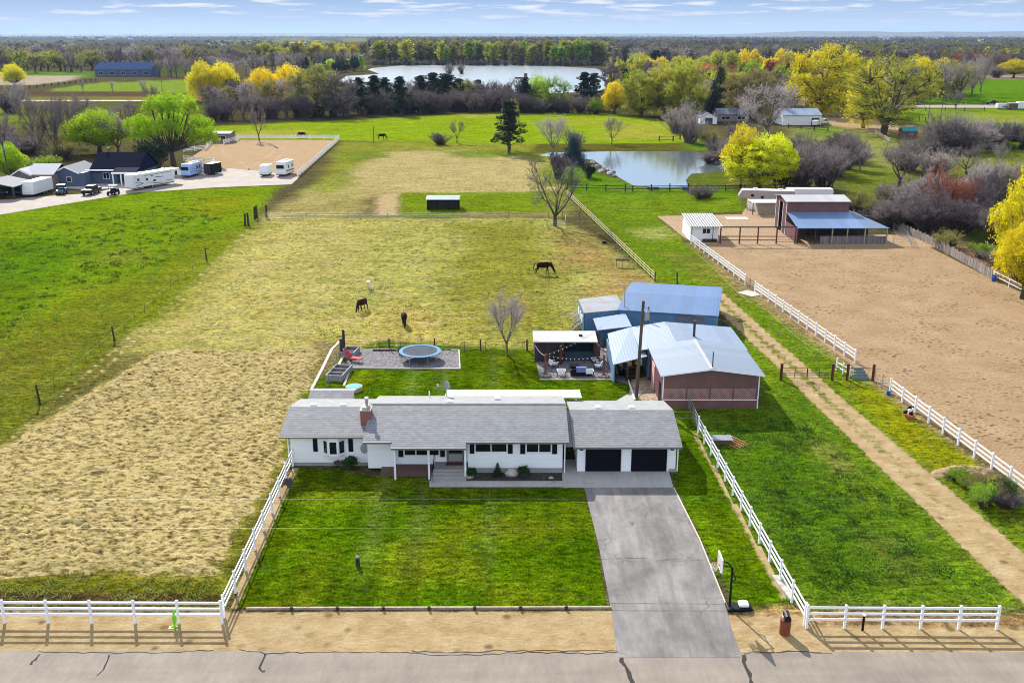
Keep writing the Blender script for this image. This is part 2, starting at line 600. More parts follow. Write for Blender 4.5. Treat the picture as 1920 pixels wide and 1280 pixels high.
M['pole'] = plain('utility_pole_wood', (0.085, 0.06, 0.045), .9, var=.3, scale=1.5)
M['galv'] = plain('galvanised_steel', (0.34, 0.36, 0.38), .4, .6)
M['steel'] = plain('dark_steel', (0.06, 0.05, 0.05), .5, .4)
M['rubber'] = plain('rubber', (0.012, 0.012, 0.012), .8)
M['rim'] = plain('wheel_rim', (0.45, 0.45, 0.46), .3, .7)
M['concrete'] = plain('concrete', (0.30, 0.295, 0.28), .85, var=.1, scale=1.2, bump=.2)
M['stone'] = plain('pale_rock', (0.42, 0.38, 0.34), .9, var=.3)
M['rock'] = plain('grey_rock', (0.22, 0.21, 0.20), .9, var=.35)
M['red'] = plain('red_fabric', (0.42, 0.03, 0.03), .8)
M['orange'] = plain('orange_rim', (0.75, 0.10, 0.03), .5)
M['lime'] = plain('lime_plastic', (0.22, 0.62, 0.02), .5)
M['bluepad'] = plain('blue_pad', (0.07, 0.20, 0.36), .7, spec=.15)
M['navycloth'] = plain('navy_cloth', (0.12, 0.18, 0.42), .7)
M['net'] = plain('black_net', (0.075, 0.085, 0.105), .9, spec=.05, var=.2, scale=1.2)
M['barrel'] = plain('blue_barrel', (0.01, 0.07, 0.28), .4)
M['teal'] = plain('teal_roof', (0.01, 0.20, 0.22), .5)
M['brownwall'] = plain('brown_wall', (0.12, 0.07, 0.055), .8)
M['greywall'] = siding('blue_grey_house_wall', (0.085, 0.115, 0.17), 0.3, 'X', .1)
M['taupewall'] = plain('taupe_wall', (0.20, 0.165, 0.145), .8)
M['bluebldg'] = siding('blue_metal_roof', (0.012, 0.05, 0.15), 1.2, 'X', .2, 1.0)
M['rv_white'] = plain('rv_white', (0.72, 0.73, 0.72), .4, var=.04)
M['rv_beige'] = plain('rv_beige', (0.33, 0.28, 0.25), .5)
M['rv_blue'] = plain('rv_pale_blue', (0.35, 0.48, 0.72), .4)
M['truck'] = plain('black_truck_paint', (0.008, 0.007, 0.007), .4, spec=.25)
M['truckgreen'] = plain('dark_green_truck_paint', (0.02, 0.04, 0.05), .4, spec=.3)
M['utv_blue'] = plain('blue_plastic', (0.02, 0.12, 0.24), .4)
M['horse_dark'] = plain('dark_bay_coat', (0.016, 0.007, 0.005), .8, var=.3, spec=.08)
M['horse_bay'] = plain('bay_coat', (0.04, 0.012, 0.007), .8, var=.3, spec=.08)
M['horse_pale'] = plain('cream_coat', (0.62, 0.54, 0.42), .6, var=.15)
M['mane'] = plain('black_mane', (0.006, 0.005, 0.005), .7)
M['bark'] = plain('bark', (0.075, 0.058, 0.05), .95, var=.3, scale=2)
M['bark_grey'] = plain('grey_bark', (0.16, 0.135, 0.125), .95, var=.3, scale=2)
M['twig'] = leafmat('grey_brown_twigs', (0.22, 0.18, 0.17), (0.31, 0.26, 0.25), .15, .02)
M['twig_pale'] = leafmat('pale_grey_twigs', (0.36, 0.31, 0.30), (0.48, 0.42, 0.40), .15, .02)
M['twig_dark'] = leafmat('dark_twigs', (0.14, 0.115, 0.115), (0.22, 0.18, 0.185), .1, .02)
M['twig_red'] = leafmat('red_brown_twigs', (0.34, 0.09, 0.05), (0.42, 0.14, 0.08), .2, .01)
M['twig_olive'] = leafmat('olive_budding_twigs', (0.24, 0.22, 0.07), (0.34, 0.31, 0.08), .3, .03)
M['leaf_lime'] = leafmat('lime_willow_leaves', (0.30, 0.50, 0.012), (0.50, 0.68, 0.018), .5, .015)
M['leaf_yellow'] = leafmat('yellow_willow_leaves', (0.58, 0.54, 0.015), (0.74, 0.62, 0.02), .5, .02)
M['leaf_lemon'] = leafmat('lemon_willow_leaves', (0.46, 0.54, 0.012), (0.68, 0.66, 0.02), .5, .015)
M['leaf_gold'] = leafmat('golden_leaves', (0.66, 0.52, 0.015), (0.78, 0.60, 0.02), .5, .012)
M['leaf_olive'] = leafmat('olive_willow_leaves', (0.32, 0.34, 0.04), (0.48, 0.49, 0.05), .45, .03)
M['leaf_green'] = leafmat('spring_green_leaves', (0.22, 0.34, 0.03), (0.36, 0.50, 0.05), .4, .02)
M['leaf_orange'] = leafmat('orange_bud_leaves', (0.40, 0.16, 0.04), (0.48, 0.22, 0.05), .4, .015)
M['needle'] = leafmat('dark_pine_needles', (0.016, 0.034, 0.020), (0.035, 0.060, 0.032), .15, .02, .8)
M['needle_blue'] = leafmat('blue_spruce_needles', (0.018, 0.050, 0.065), (0.035, 0.085, 0.10), .15, .01, .8)
M['blossom'] = leafmat('white_blossom', (0.70, 0.68, 0.66), (0.8, 0.78, 0.75), .3, .01)
M['shrub'] = leafmat('evergreen_shrub_leaves', (0.02, 0.06, 0.015), (0.05, 0.12, 0.03), .25, .02, 2)

def tuftmat(name, c, c2):
    return leafmat(name, c, c2, .4, 0, .25)
M['tuft_green'] = tuftmat('green_grass_blades', (0.07, 0.19, 0.01), (0.16, 0.28, 0.02))
M['tuft_dark'] = tuftmat('dark_weed_blades', (0.03, 0.075, 0.01), (0.06, 0.12, 0.015))
M['tuft_straw'] = tuftmat('straw_blades', (0.26, 0.20, 0.075), (0.42, 0.33, 0.16))
M['tuft_olive'] = tuftmat('olive_grass_blades', (0.16, 0.20, 0.04), (0.26, 0.27, 0.08))

# ground: painted vegetation colour + bare dirt + straw, broken up with noise
def ground_material():
    m = NT('ground_cover')
    ca = m.n('Attribute', attribute_name='col').outputs['Color']
    dirt = m.n('Attribute', attribute_name='dirt').outputs['Fac']
    straw = m.n('Attribute', attribute_name='straw').outputs['Fac']
    far = m.n('Attribute', attribute_name='far').outputs['Fac']
    n1 = m.noise(1.9, 5, 0.7, m.map((.7, 1.3, 1)), .3)
    n2 = m.noise(0.45, 4, 0.6, m.map((.6, 1.2, 1)))
    n3 = m.noise(0.09, 3, 0.6)
    n0 = m.noise(7.0, 2, 0.6, m.map((1, 0.6, 1)))
    k = m.math('MULTIPLY', m.rng(n1, .34, .66, .32, 1.55), m.rng(n2, .3, .7, .7, 1.28))
    k = m.math('MULTIPLY', k, m.rng(n0, .32, .68, .5, 1.45))
    k = m.math('MULTIPLY', k, m.rng(n3, .3, .7, .85, 1.15))
    vs = m.n('VectorMath', operation='SCALE'); m.l(ca, vs.inputs[0]); m.l(k, vs.inputs['Scale'])
    veg = vs.outputs[0]
    yel = m.rng(m.noise(0.22, 5, 0.6), .5, .75, 0, .26)
    veg = m.mix(yel, veg, m.mix(1.0, veg, (1.6, 1.05, 0.9), 'MULTIPLY'))
    # straw
    sn = m.noise(2.3, 4, 0.65, m.map((.8, 1.5, 1), (0, 0, .5)), 0.5)
    sc = m.mix(m.rng(sn, .37, .55), T(92, 70, 26), T(252, 230, 162))
    sc = m.mix(m.rng(m.noise(.5, 5, .65), .5, .7, 0, .4), sc, T(176, 172, 84))
    sc = m.mix(m.rng(m.noise(5.0, 3, .6), .4, .7, 0, .5), sc, T(205, 175, 110))
    sb = m.math('MULTIPLY', m.math('SUBTRACT', m.noise(0.30, 4, .65, m.map((.6, 1.3, 1))), 0.5), 1.1)
    sw = m.rng(m.math('ADD', m.math('ADD', straw, m.math('MULTIPLY', sb, m.rng(straw, .55, .72, 1, .15))), m.math('MULTIPLY', m.math('SUBTRACT', sn, 0.5), 0.9)), .35, .62)
    veg = m.mix(sw, veg, sc)
    # dirt
    dn = m.noise(1.3, 6, 0.65)
    dc = m.mix(m.rng(m.noise(0.8, 6, .6), .3, .7), T(202, 170, 120), T(242, 216, 168))
    dc = m.mix(m.rng(m.noise(6, 3, .6), .5, .75, 0, .35), dc, T(150, 118, 84))
    dw = m.rng(m.math('ADD', dirt, m.math('MULTIPLY', m.math('SUBTRACT', dn, 0.5), 0.8)), .4, .6)
    c = m.mix(dw, veg, dc)
    # small dark clods and droppings
    vo = m.n('TexVoronoi'); vo.inputs['Scale'].default_value = 0.75
    m.l(m.map((1, 1, 1), src=m.co()), vo.inputs['Vector'])
    spot = m.rng(vo.outputs['Distance'], 0.12, 0.26, 1, 0)
    sel = m.rng(m.noise(0.16, 3, .6), .45, .58)
    amt = m.math('MULTIPLY', m.math('MULTIPLY', spot, sel), m.rng(far, 0, 1, .7, 0))
    c = m.mix(amt, c, (0.05, 0.045, 0.02))
    m.col(c)
    m.set(0.95, 0, 0.0)
    hgt = m.math('ADD', m.math('MULTIPLY', n1, 0.6), m.math('MULTIPLY', sn, 0.6))
    b = m.bump(hgt, 0.7, 0.16)
    m.l(m.rng(far, 0, 1, 0.7, 0.0), b.inputs['Strength'])
    return m.mat
M['ground'] = ground_material()

def sand_mat(name, c1, c2, furrow=(0.12, 1.0), ang=0.0, spots=0.5):
    m = NT(name)
    n = m.noise(0.25, 6, .6)
    c = m.mix(m.rng(n, .3, .7), c1, c2)
    n1 = m.noise(3.5, 4, .6)
    c = m.mix(1.0, c, m.rng(n1, .3, .7, .72, 1.25), 'MULTIPLY')
    wv = m.n('TexWave', wave_type='BANDS', bands_direction='X')
    wv.inputs['Scale'].default_value = furrow[0]
    wv.inputs['Distortion'].default_value = furrow[1]
    wv.inputs['Detail'].default_value = 3
    wv.inputs['Detail Scale'].default_value = 1.5
    m.l(m.map((1, 1, 1), (0, 0, ang)), wv.inputs['Vector'])
    c = m.mix(m.rng(wv.outputs['Fac'], 0.0, .4, .5, 0), c, tuple(x * .55 for x in c1))
    vo = m.n('TexVoronoi'); vo.inputs['Scale'].default_value = 1.7
    m.l(m.map((.8, 1.6, 1)), vo.inputs['Vector'])
    sp = m.math('MULTIPLY', m.rng(vo.outputs['Distance'], .2, .36, 1, 0), m.rng(m.noise(0.16, 4, .65), .44, .56))
    c = m.mix(m.math('MULTIPLY', sp, spots), c, tuple(x * .3 for x in c1))
    m.col(c); m.set(0.95, 0, .05)
    h = m.math('SUBTRACT', m.math('ADD', m.math('MULTIPLY', n1, .5), m.math('MULTIPLY', wv.outputs['Fac'], .35)), m.math('MULTIPLY', sp, .4))
    m.bump(h, .8, .1)
    return m.mat
M['arena'] = sand_mat('arena_sand', T(206, 170, 128), T(230, 198, 156), (1.25, 1.2), radians(-58), .9)
M['yard'] = sand_mat('yard_dirt', T(222, 186, 146), T(236, 206, 170), (.6, 6), 0, .2)
M['pen'] = sand_mat('far_pen_sand', T(214, 176, 128), T(226, 192, 146), (.25, 4), 1.1, .1)

def asphalt(name, c1, c2, crack=0.0, cs=.25, streak=(1, .7, 1), sk=.0):
    m = NT(name)
    n = m.noise(0.35, 6, .65, m.map((1, .7, 1)))
    c = m.mix(m.rng(n, .35, .65), c1, c2)
    if sk: c = m.mix(1.0, c, m.rng(m.noise(1.1, 5, .65, m.map(streak), .3), .32, .68, 1 - sk, 1 + sk * .7), 'MULTIPLY')
    c = m.mix(1.0, c, m.rng(m.noise(30, 2, .6), .3, .7, .88, 1.12), 'MULTIPLY')
    c = m.mix(1.0, c, m.rng(m.noise(3, 3, .6, m.map((1, .25, 1))), .3, .7, .92, 1.08), 'MULTIPLY')
    if crack:
        vo = m.n('TexVoronoi', feature='DISTANCE_TO_EDGE'); vo.inputs['Scale'].default_value = cs
        wp = m.n('VectorMath', operation='ADD')
        nn = m.n('TexNoise'); nn.inputs['Scale'].default_value = 1.2; m.l(m.co(), nn.inputs['Vector'])
        m.l(m.co(), wp.inputs[0]); m.l(nn.outputs['Color'], wp.inputs[1])
        m.l(wp.outputs[0], vo.inputs['Vector'])
        k = m.math('MULTIPLY', m.rng(vo.outputs['Distance'], 0.0, .014, 1, 0), m.rng(m.noise(.2, 2), .5, .6))
        c = m.mix(m.math('MULTIPLY', k, crack), c, (0.04, 0.038, 0.036))
    m.col(c); m.set(.85, 0, .25)
    m.bump(m.noise(25, 2), .25, .02)
    return m.mat
M['road'] = asphalt('road_asphalt', T(178, 165, 152), T(198, 185, 170), 0, .25, (.08, .9, 1), .10)
M['driveway'] = asphalt('driveway_asphalt', T(146, 141, 140), T(194, 189, 186), .7, .3, (1.3, .16, 1), .26)
M['apron'] = asphalt('concrete_slab', T(222, 220, 218), T(236, 234, 230), .5, .1)
M['drivel'] = asphalt('neighbour_drive_gravel', T(196, 180, 166), T(214, 204, 196))
M['seal'] = plain('crack_sealant', (0.045, 0.04, 0.037), .9, spec=.1)

def gravel(name, c1, c2, sc=9.0):
    m = NT(name)
    vo = m.n('TexVoronoi'); vo.inputs['Scale'].default_value = sc
    m.l(m.co(), vo.inputs['Vector'])
    bw = m.n('RGBToBW'); m.l(vo.outputs['Color'], bw.inputs[0])
    c = m.mix(m.rng(bw.outputs[0], .2, .8), c1, c2)
    c = m.mix(1.0, c, m.rng(m.noise(.8, 5, .65), .3, .7, .8, 1.2), 'MULTIPLY')
    m.col(c); m.set(.9, 0, .2)
    m.bump(vo.outputs['Distance'], .8, .05)
    return m.mat
M['gravel'] = gravel('grey_gravel', (0.07, 0.068, 0.075), (0.22, 0.21, 0.22))
M['pebbles'] = gravel('cream_pebbles', T(176, 140, 110), T(250, 228, 200), 5)
M['mulch'] = gravel('dark_mulch', (0.02, 0.018, 0.018), (0.07, 0.06, 0.055))

def water(name, c, rough, bump, scale):
    m = NT(name)
    m.col(c); m.set(rough, 0, .9)
    m.p.inputs['IOR'].default_value = 1.33
    b = m.bump(m.noise(scale, 3, .5, m.map((1, 1.6, 1))), bump, .05)
    return m.mat
M['pond'] = water('pond_water', (0.10, 0.13, 0.14), .06, .16, .8)
M['pond'].node_tree.nodes['Principled BSDF'].inputs['IOR'].default_value = 1.7
M['lake'] = water('lake_water', (0.30, 0.34, 0.37), .22, .8, .15)
# ------------------------------------------------------------------ ground
def world_to_px(X, Y):
    s = KA / (Y / CAMH + KC)
    return 960 + X * s / (CAMH * KX), HOR + s

# (polygon in the picture, colour as seen in sun, soft edge in metres, strength, straw, dirt)
PAINT = [
 # far plain
 ([(-3000, 64.6), (5000, 64.6), (5000, 76), (-3000, 76)], (112, 116, 104), 60, 1, 0, 0),
 ([(-400, 76), (150, 76), (150, 80), (-400, 81)], (120, 150, 90), 30, 1, 0, 0),
 ([(520, 71), (580, 71), (580, 78), (520, 78)], (150, 170, 110), 20, 1, 0, 0),
 ([(640, 72), (740, 72), (735, 79), (640, 79)], (150, 165, 100), 20, 1, 0, 0),
 ([(400, 76), (620, 76), (640, 84), (420, 86)], (150, 150, 90), 20, 1, 0, 0),
 ([(360, 88), (500, 90), (500, 99), (370, 99)], (190, 160, 130), 15, 1, 0, 0),
 ([(700, 76), (5000, 76), (5000, 120), (1150, 120), (700, 118)], (88, 84, 52), 40, 1, 0, 0),
 # left middle distance
 ([(-900, 130), (175, 134), (175, 146), (-900, 146)], (120, 170, 70), 8, 1, 0, 0),
 ([(-200, 138), (150, 143), (130, 152), (60, 160), (-300, 160)], (214, 200, 176), 5, 1, 0, 0),
 ([(280, 128), (370, 128), (370, 137), (285, 137)], (90, 120, 50), 6, 1, 0, 0),
 ([(90, 168), (180, 156), (380, 148), (380, 174), (90, 171)], (150, 196, 74), 3, 1, 0, 0),
 ([(-900, 171), (280, 171), (280, 181), (-900, 183)], (116, 98, 78), 3, 1, 0, 0),
 ([(50, 181), (290, 180), (290, 187), (50, 187)], (150, 160, 74), 2, 1, 0, 0),
 ([(-900, 191), (640, 191), (640, 220), (400, 255), (-900, 330)], (112, 134, 52), 4, 1, 0, 0),
 ([(-300, 205), (40, 200), (60, 232), (-300, 260)], (140, 170, 70), 4, .9, 0, 0),
 ([(400, 196), (620, 194), (620, 212), (400, 214)], (96, 88, 72), 3, 1, 0, 0),
 ([(1130, 128), (1500, 120), (1640, 190), (1500, 212), (1400, 226), (1310, 238), (1180, 214), (1125, 212)], (92, 88, 56), 5, 1, 0, 0),
 ([(395, 176), (640, 160), (690, 172), (1130, 178), (1130, 211), (930, 211), (640, 224), (400, 236)], (92, 84, 62), 4, .95, 0, 0),
 ([(-300, 84), (480, 84), (480, 120), (-300, 128)], (104, 104, 66), 12, .9, 0, 0),
 # far green pasture
 ([(395, 238), (640, 226), (930, 212), (1180, 215), (1260, 232), (1310, 268), (1100, 276), (650, 264), (560, 262), (400, 262)], (158, 206, 34), 4, 1, 0, 0),
 ([(400, 247), (560, 243), (600, 250), (540, 258), (400, 258)], (196, 190, 84), 5, .8, 0, 0),
 ([(850, 215), (930, 214), (930, 221), (870, 221)], (200, 190, 90), 4, .7, 0, 0),
 ([(1150, 230), (1240, 232), (1280, 262), (1120, 262)], (190, 190, 74), 7, .8, 0, 0),
 ([(1040, 222), (1150, 222), (1130, 240), (1050, 236)], (180, 208, 60), 6, .7, 0, 0),
 # upper paddock
 ([(640, 266), (1000, 270), (1075, 300), (1075, 362), (560, 366), (600, 330)], (160, 182, 74), 3, 1, .1, 0),
 ([(700, 285), (850, 281), (930, 288), (1010, 300), (1060, 330), (1060, 360), (760, 361), (640, 375), (520, 405), (500, 410), (560, 372), (640, 330)], (206, 190, 134), 4, .9, .44, .2),
 ([(560, 372), (640, 328), (690, 352), (700, 362), (700, 404), (500, 410)], (190, 180, 108), 3, .8, .36, .12),
 ([(590, 350), (640, 325), (660, 335), (620, 362)], (140, 176, 60), 3, .8, 0, 0),
 ([(640, 285), (720, 280), (720, 296), (650, 305)], (130, 170, 54), 3, .8, 0, 0),
 ([(830, 283), (960, 283), (990, 292), (860, 297)], (130, 175, 50), 3, .8, 0, 0),
 ([(1005, 320), (1070, 300), (1075, 350), (1010, 345)], (140, 175, 60), 3, .9, 0, 0),
 ([(754, 361), (1062, 361), (1062, 404), (740, 406)], (134, 176, 40), 1.0, 1, 0, 0),
 ([(860, 398), (1062, 398), (1062, 406), (860, 406)], (176, 152, 100), 1.2, .8, .2, .3),
 ([(712, 364), (752, 362), (742, 404), (706, 405)], (214, 188, 150), 1, 1, .5, .5),
 ([(1015, 362), (1072, 362), (1090, 408), (1030, 408)], (160, 165, 80), 2, .7, .1, .3),
 # main pasture
 ([(505, 409), (1030, 409), (1080, 425), (1235, 530), (1190, 560), (1100, 600), (1000, 660), (605, 660), (215, 662), (385, 488)], (194, 190, 108), 1.2, 1, .28, 0),
 ([(700, 420), (960, 415), (960, 655), (640, 655)], (192, 192, 100), 8, .8, .34, 0),
 ([(505, 415), (700, 415), (640, 560), (610, 655), (215, 662), (385, 500)], (210, 200, 116), 8, .9, .40, 0),
 ([(860, 420), (1010, 415), (1050, 500), (1000, 640), (900, 650), (850, 560)], (158, 176, 66), 5, .85, .14, 0),
 ([(1040, 430), (1085, 440), (1200, 520), (1190, 545), (1140, 520), (1060, 470)], (184, 160, 92), 2.5, .9, .1, .45),
 ([(1120, 500), (1195, 520), (1160, 560), (1090, 555)], (196, 166, 104), 2.5, .8, .1, .4),
 ([(1040, 480), (1100, 470), (1105, 500), (1045, 505)], (190, 160, 100), 2.5, .8, .1, .42),
 ([(640, 580), (800, 570), (860, 600), (850, 650), (660, 650)], (206, 186, 98), 4, .7, .38, .1),
 ([(960, 560), (1010, 555), (1010, 600), (970, 610)], (190, 158, 90), 2.5, .6, .1, .4),
 ([(1000, 590), (1060, 560), (1090, 640), (1010, 640)], (150, 172, 50), 3, .7, 0, 0),
 ([(880, 560), (960, 550), (930, 640), (860, 640)], (190, 178, 88), 4, .6, .35, 0),
 ([(500, 560), (560, 540), (560, 575), (500, 590)], (184, 164, 84), 4, .5, .3, .15),
 # left green field
 ([(-900, 560), (0, 401), (215, 361), (400, 353), (522, 348), (470, 425), (430, 465), (300, 585), (215, 640), (75, 752), (-100, 890), (-900, 1500)], (132, 180, 28), 1.5, 1, 0, 0),
 ([(120, 560), (300, 500), (390, 440), (470, 425), (430, 465), (300, 585), (215, 640), (75, 752), (-100, 890), (-700, 1300), (-400, 800)], (146, 150, 44), 7, .9, .06, 0),
 ([(-700, 900), (0, 660), (110, 640), (210, 610), (215, 640), (75, 752), (-100, 890), (-700, 1300)], (128, 130, 46), 5, .9, .06, 0),
 ([(150, 470), (260, 465), (270, 490), (160, 495)], (150, 146, 60), 3, .6, .15, 0),
 ([(0, 450), (120, 440), (160, 480), (60, 530), (-100, 540)], (96, 156, 22), 6, .8, 0, 0),
 ([(-900, 600), (-100, 520), (40, 540), (60, 600), (-200, 700), (-900, 900)], (96, 140, 20), 7, .7, 0, 0),
 ([(380, 370), (480, 368), (440, 400), (360, 410)], (160, 180, 34), 5, .7, 0, 0),
 # strip between the straw field and the white side fence, and below the straw field
 ([(605, 655), (650, 655), (640, 735), (555, 740), (552, 850), (418, 1128), (-1200, 1128), (-1200, 1060), (400, 1060)], (134, 140, 44), .8, 1, .12, 0),
 ([(-1200, 1070), (410, 1070), (400, 1110), (-1200, 1110)], (126, 142, 40), .8, .9, .15, 0),
 ([(-1200, 1108), (395, 1110), (420, 1122), (400, 1137), (-1200, 1137)], (92, 74, 50), .35, 1, .05, .12),
 ([(-1200, 1124), (420, 1128), (400, 1142), (-1200, 1142)], (120, 116, 58), .35, .8, .25, .1),
 ([(-1200, 1142), (415, 1142), (425, 1165), (-1200, 1172)], (120, 88, 60), .5, .9, 0, .4),
 # road shoulder
 ([(-1500, 1160), (420, 1145), (1150, 1143), (1500, 1150), (3600, 1160), (3600, 1400), (-1500, 1400)], (222, 192, 150), .5, 1, 0, .9),
 ([(1375, 1130), (1520, 1130), (1520, 1180), (1375, 1150)], (200, 164, 110), .5, .8, .3, .5),
 ([(1520, 1150), (3000, 1150), (3000, 1178), (1520, 1180)], (150, 116, 70), .5, .9, .2, .35),
 # left of house / back yard ground
 ([(585, 640), (660, 645), (600, 735), (560, 745), (580, 700)], (170, 150, 116), .8, .8, .1, .4),
 ([(545, 745), (700, 640), (1000, 655), (1185, 720), (1240, 700), (1300, 760), (1290, 780), (545, 780)], (96, 138, 24), .7, 1, 0, 0),
 # right of the house
 ([(1250, 760), (1290, 770), (1330, 860), (1520, 1128), (1380, 1135), (1262, 900), (1270, 860), (1262, 800)], (92, 140, 24), .5, 1, 0, 0),
 ([(1240, 760), (1295, 765), (1430, 765), (1430, 700), (1370, 640), (1370, 590), (1230, 530), (1100, 400), (1065, 362), (1390, 360), (1400, 395), (1232, 405), (1290, 460), (1400, 540), (1600, 690), (1920, 930), (2300, 1190), (2300, 1146), (1520, 1132)], (126, 172, 40), .8, 1, 0, 0),
 ([(1380, 760), (1500, 700), (1620, 810), (1740, 930), (1860, 1060), (1880, 1130), (1520, 1130), (1330, 860), (1330, 770)], (110, 158, 36), 2, .9, 0, 0),
 ([(1300, 800), (1420, 800), (1500, 870), (1640, 960), (1780, 1080), (1700, 1125), (1530, 1125)], (84, 138, 26), 3, .7, 0, 0),
 ([(1620, 1000), (1700, 1020), (1760, 1090), (1680, 1100)], (120, 140, 70), 1.5, .6, .1, 0),
 ([(1570, 715), (1650, 735), (1720, 780), (1830, 860), (1875, 905), (1790, 905), (1700, 850), (1640, 790)], (160, 164, 26), 1.2, .9, 0, 0),
 ([(1500, 820), (1560, 830), (1620, 880), (1560, 890)], (170, 160, 90), 1.5, .6, .3, .1),
 ([(1850, 910), (1960, 1000), (2100, 1130), (1990, 1060)], (150, 150, 60), 1, .8, .2, .2),
 ([(1180, 430), (1260, 425), (1260, 445), (1200, 448)], (200, 196, 120), 2, .7, .3, .3),
 ([(1230, 470), (1330, 480), (1420, 560), (1380, 570)], (150, 160, 76), 1.5, .6, .2, .1),
 # along the arena fence
 ([(1290, 455), (1310, 455), (1420, 545), (1620, 695), (1690, 745), (1940, 925), (1930, 935), (1670, 750), (1600, 700), (1390, 548)], (190, 164, 120), .4, .8, .2, .45),
 # pond surroundings
 ([(1060, 300), (1200, 352), (1500, 352), (1500, 372), (1400, 364), (1065, 364), (1040, 320)], (112, 170, 36), 1.5, 1, 0, 0),
 ([(1290, 322), (1420, 322), (1440, 350), (1290, 348)], (116, 150, 50), 1, .9, .1, 0),
 ([(1000, 270), (1330, 268), (1340, 284), (1000, 288)], (112, 124, 56), 1.5, 1, .1, .05),
 ([(1270, 266), (1350, 266), (1350, 284), (1300, 282)], (110, 170, 40), 2, .9, 0, 0),
 # wild land to the right
 ([(1440, 405), (1380, 350), (1360, 290), (1330, 235), (1500, 236), (1960, 238), (2600, 300), (2600, 760), (1930, 560), (1860, 525), (1670, 420)], (114, 108, 72), 2, 1, .05, .05),
 ([(1480, 240), (1700, 238), (1760, 262), (1700, 330), (1600, 320), (1560, 280), (1480, 262)], (168, 176, 88), 4, .9, .15, 0),
 ([(1560, 320), (1700, 315), (1680, 380), (1590, 390)], (130, 165, 50), 5, .8, 0, 0),
 ([(1750, 280), (1960, 275), (1960, 330), (1780, 335)], (140, 170, 60), 5, .8, .1, 0),
 ([(1780, 430), (1900, 440), (1880, 480), (1800, 470)], (90, 130, 40), 2, .8, 0, 0),
 ([(1590, 378), (1700, 372), (1780, 430), (1940, 520), (1940, 545), (1860, 515), (1690, 420)], (176, 140, 116), 1.5, .7, .1, .3),
 ([(1490, 214), (1690, 226), (1740, 258), (1560, 238)], (206, 176, 140), 3, .9, 0, .6),
 ([(1500, 240), (1570, 236), (1570, 256), (1500, 258)], (120, 176, 60), 3, .7, 0, 0),
 # fields upper right
 ([(1660, 203), (2800, 205), (2800, 246), (1760, 240), (1680, 222)], (140, 190, 44), 3, 1, 0, 0),
 ([(1800, 215), (2300, 214), (2300, 230), (1830, 230)], (180, 180, 80), 5, .6, 0, 0),
 ([(1690, 197), (1800, 175), (1850, 150), (2800, 148), (2800, 196)], (112, 176, 22), 4, 1, 0, 0),
 ([(1850, 141), (2800, 141), (2800, 147), (1850, 148)], (206, 190, 170), 3, .8, 0, .3),
]
TRACK = [(1330, 545), (1362, 575), (1400, 610), (1430, 638), (1502, 702), (1545, 745), (1620, 812), (1700, 885), (1780, 955), (1850, 1020), (1940, 1100), (2060, 1200)]
STRAWP = [(298, 655), (606, 655), (588, 700), (566, 745), (534, 860), (402, 1078), (-1300, 1084), (-1300, 1060), (-250, 880), (0, 838)]
STRAWW = GP(*STRAWP)
TRW = GP(*TRACK)

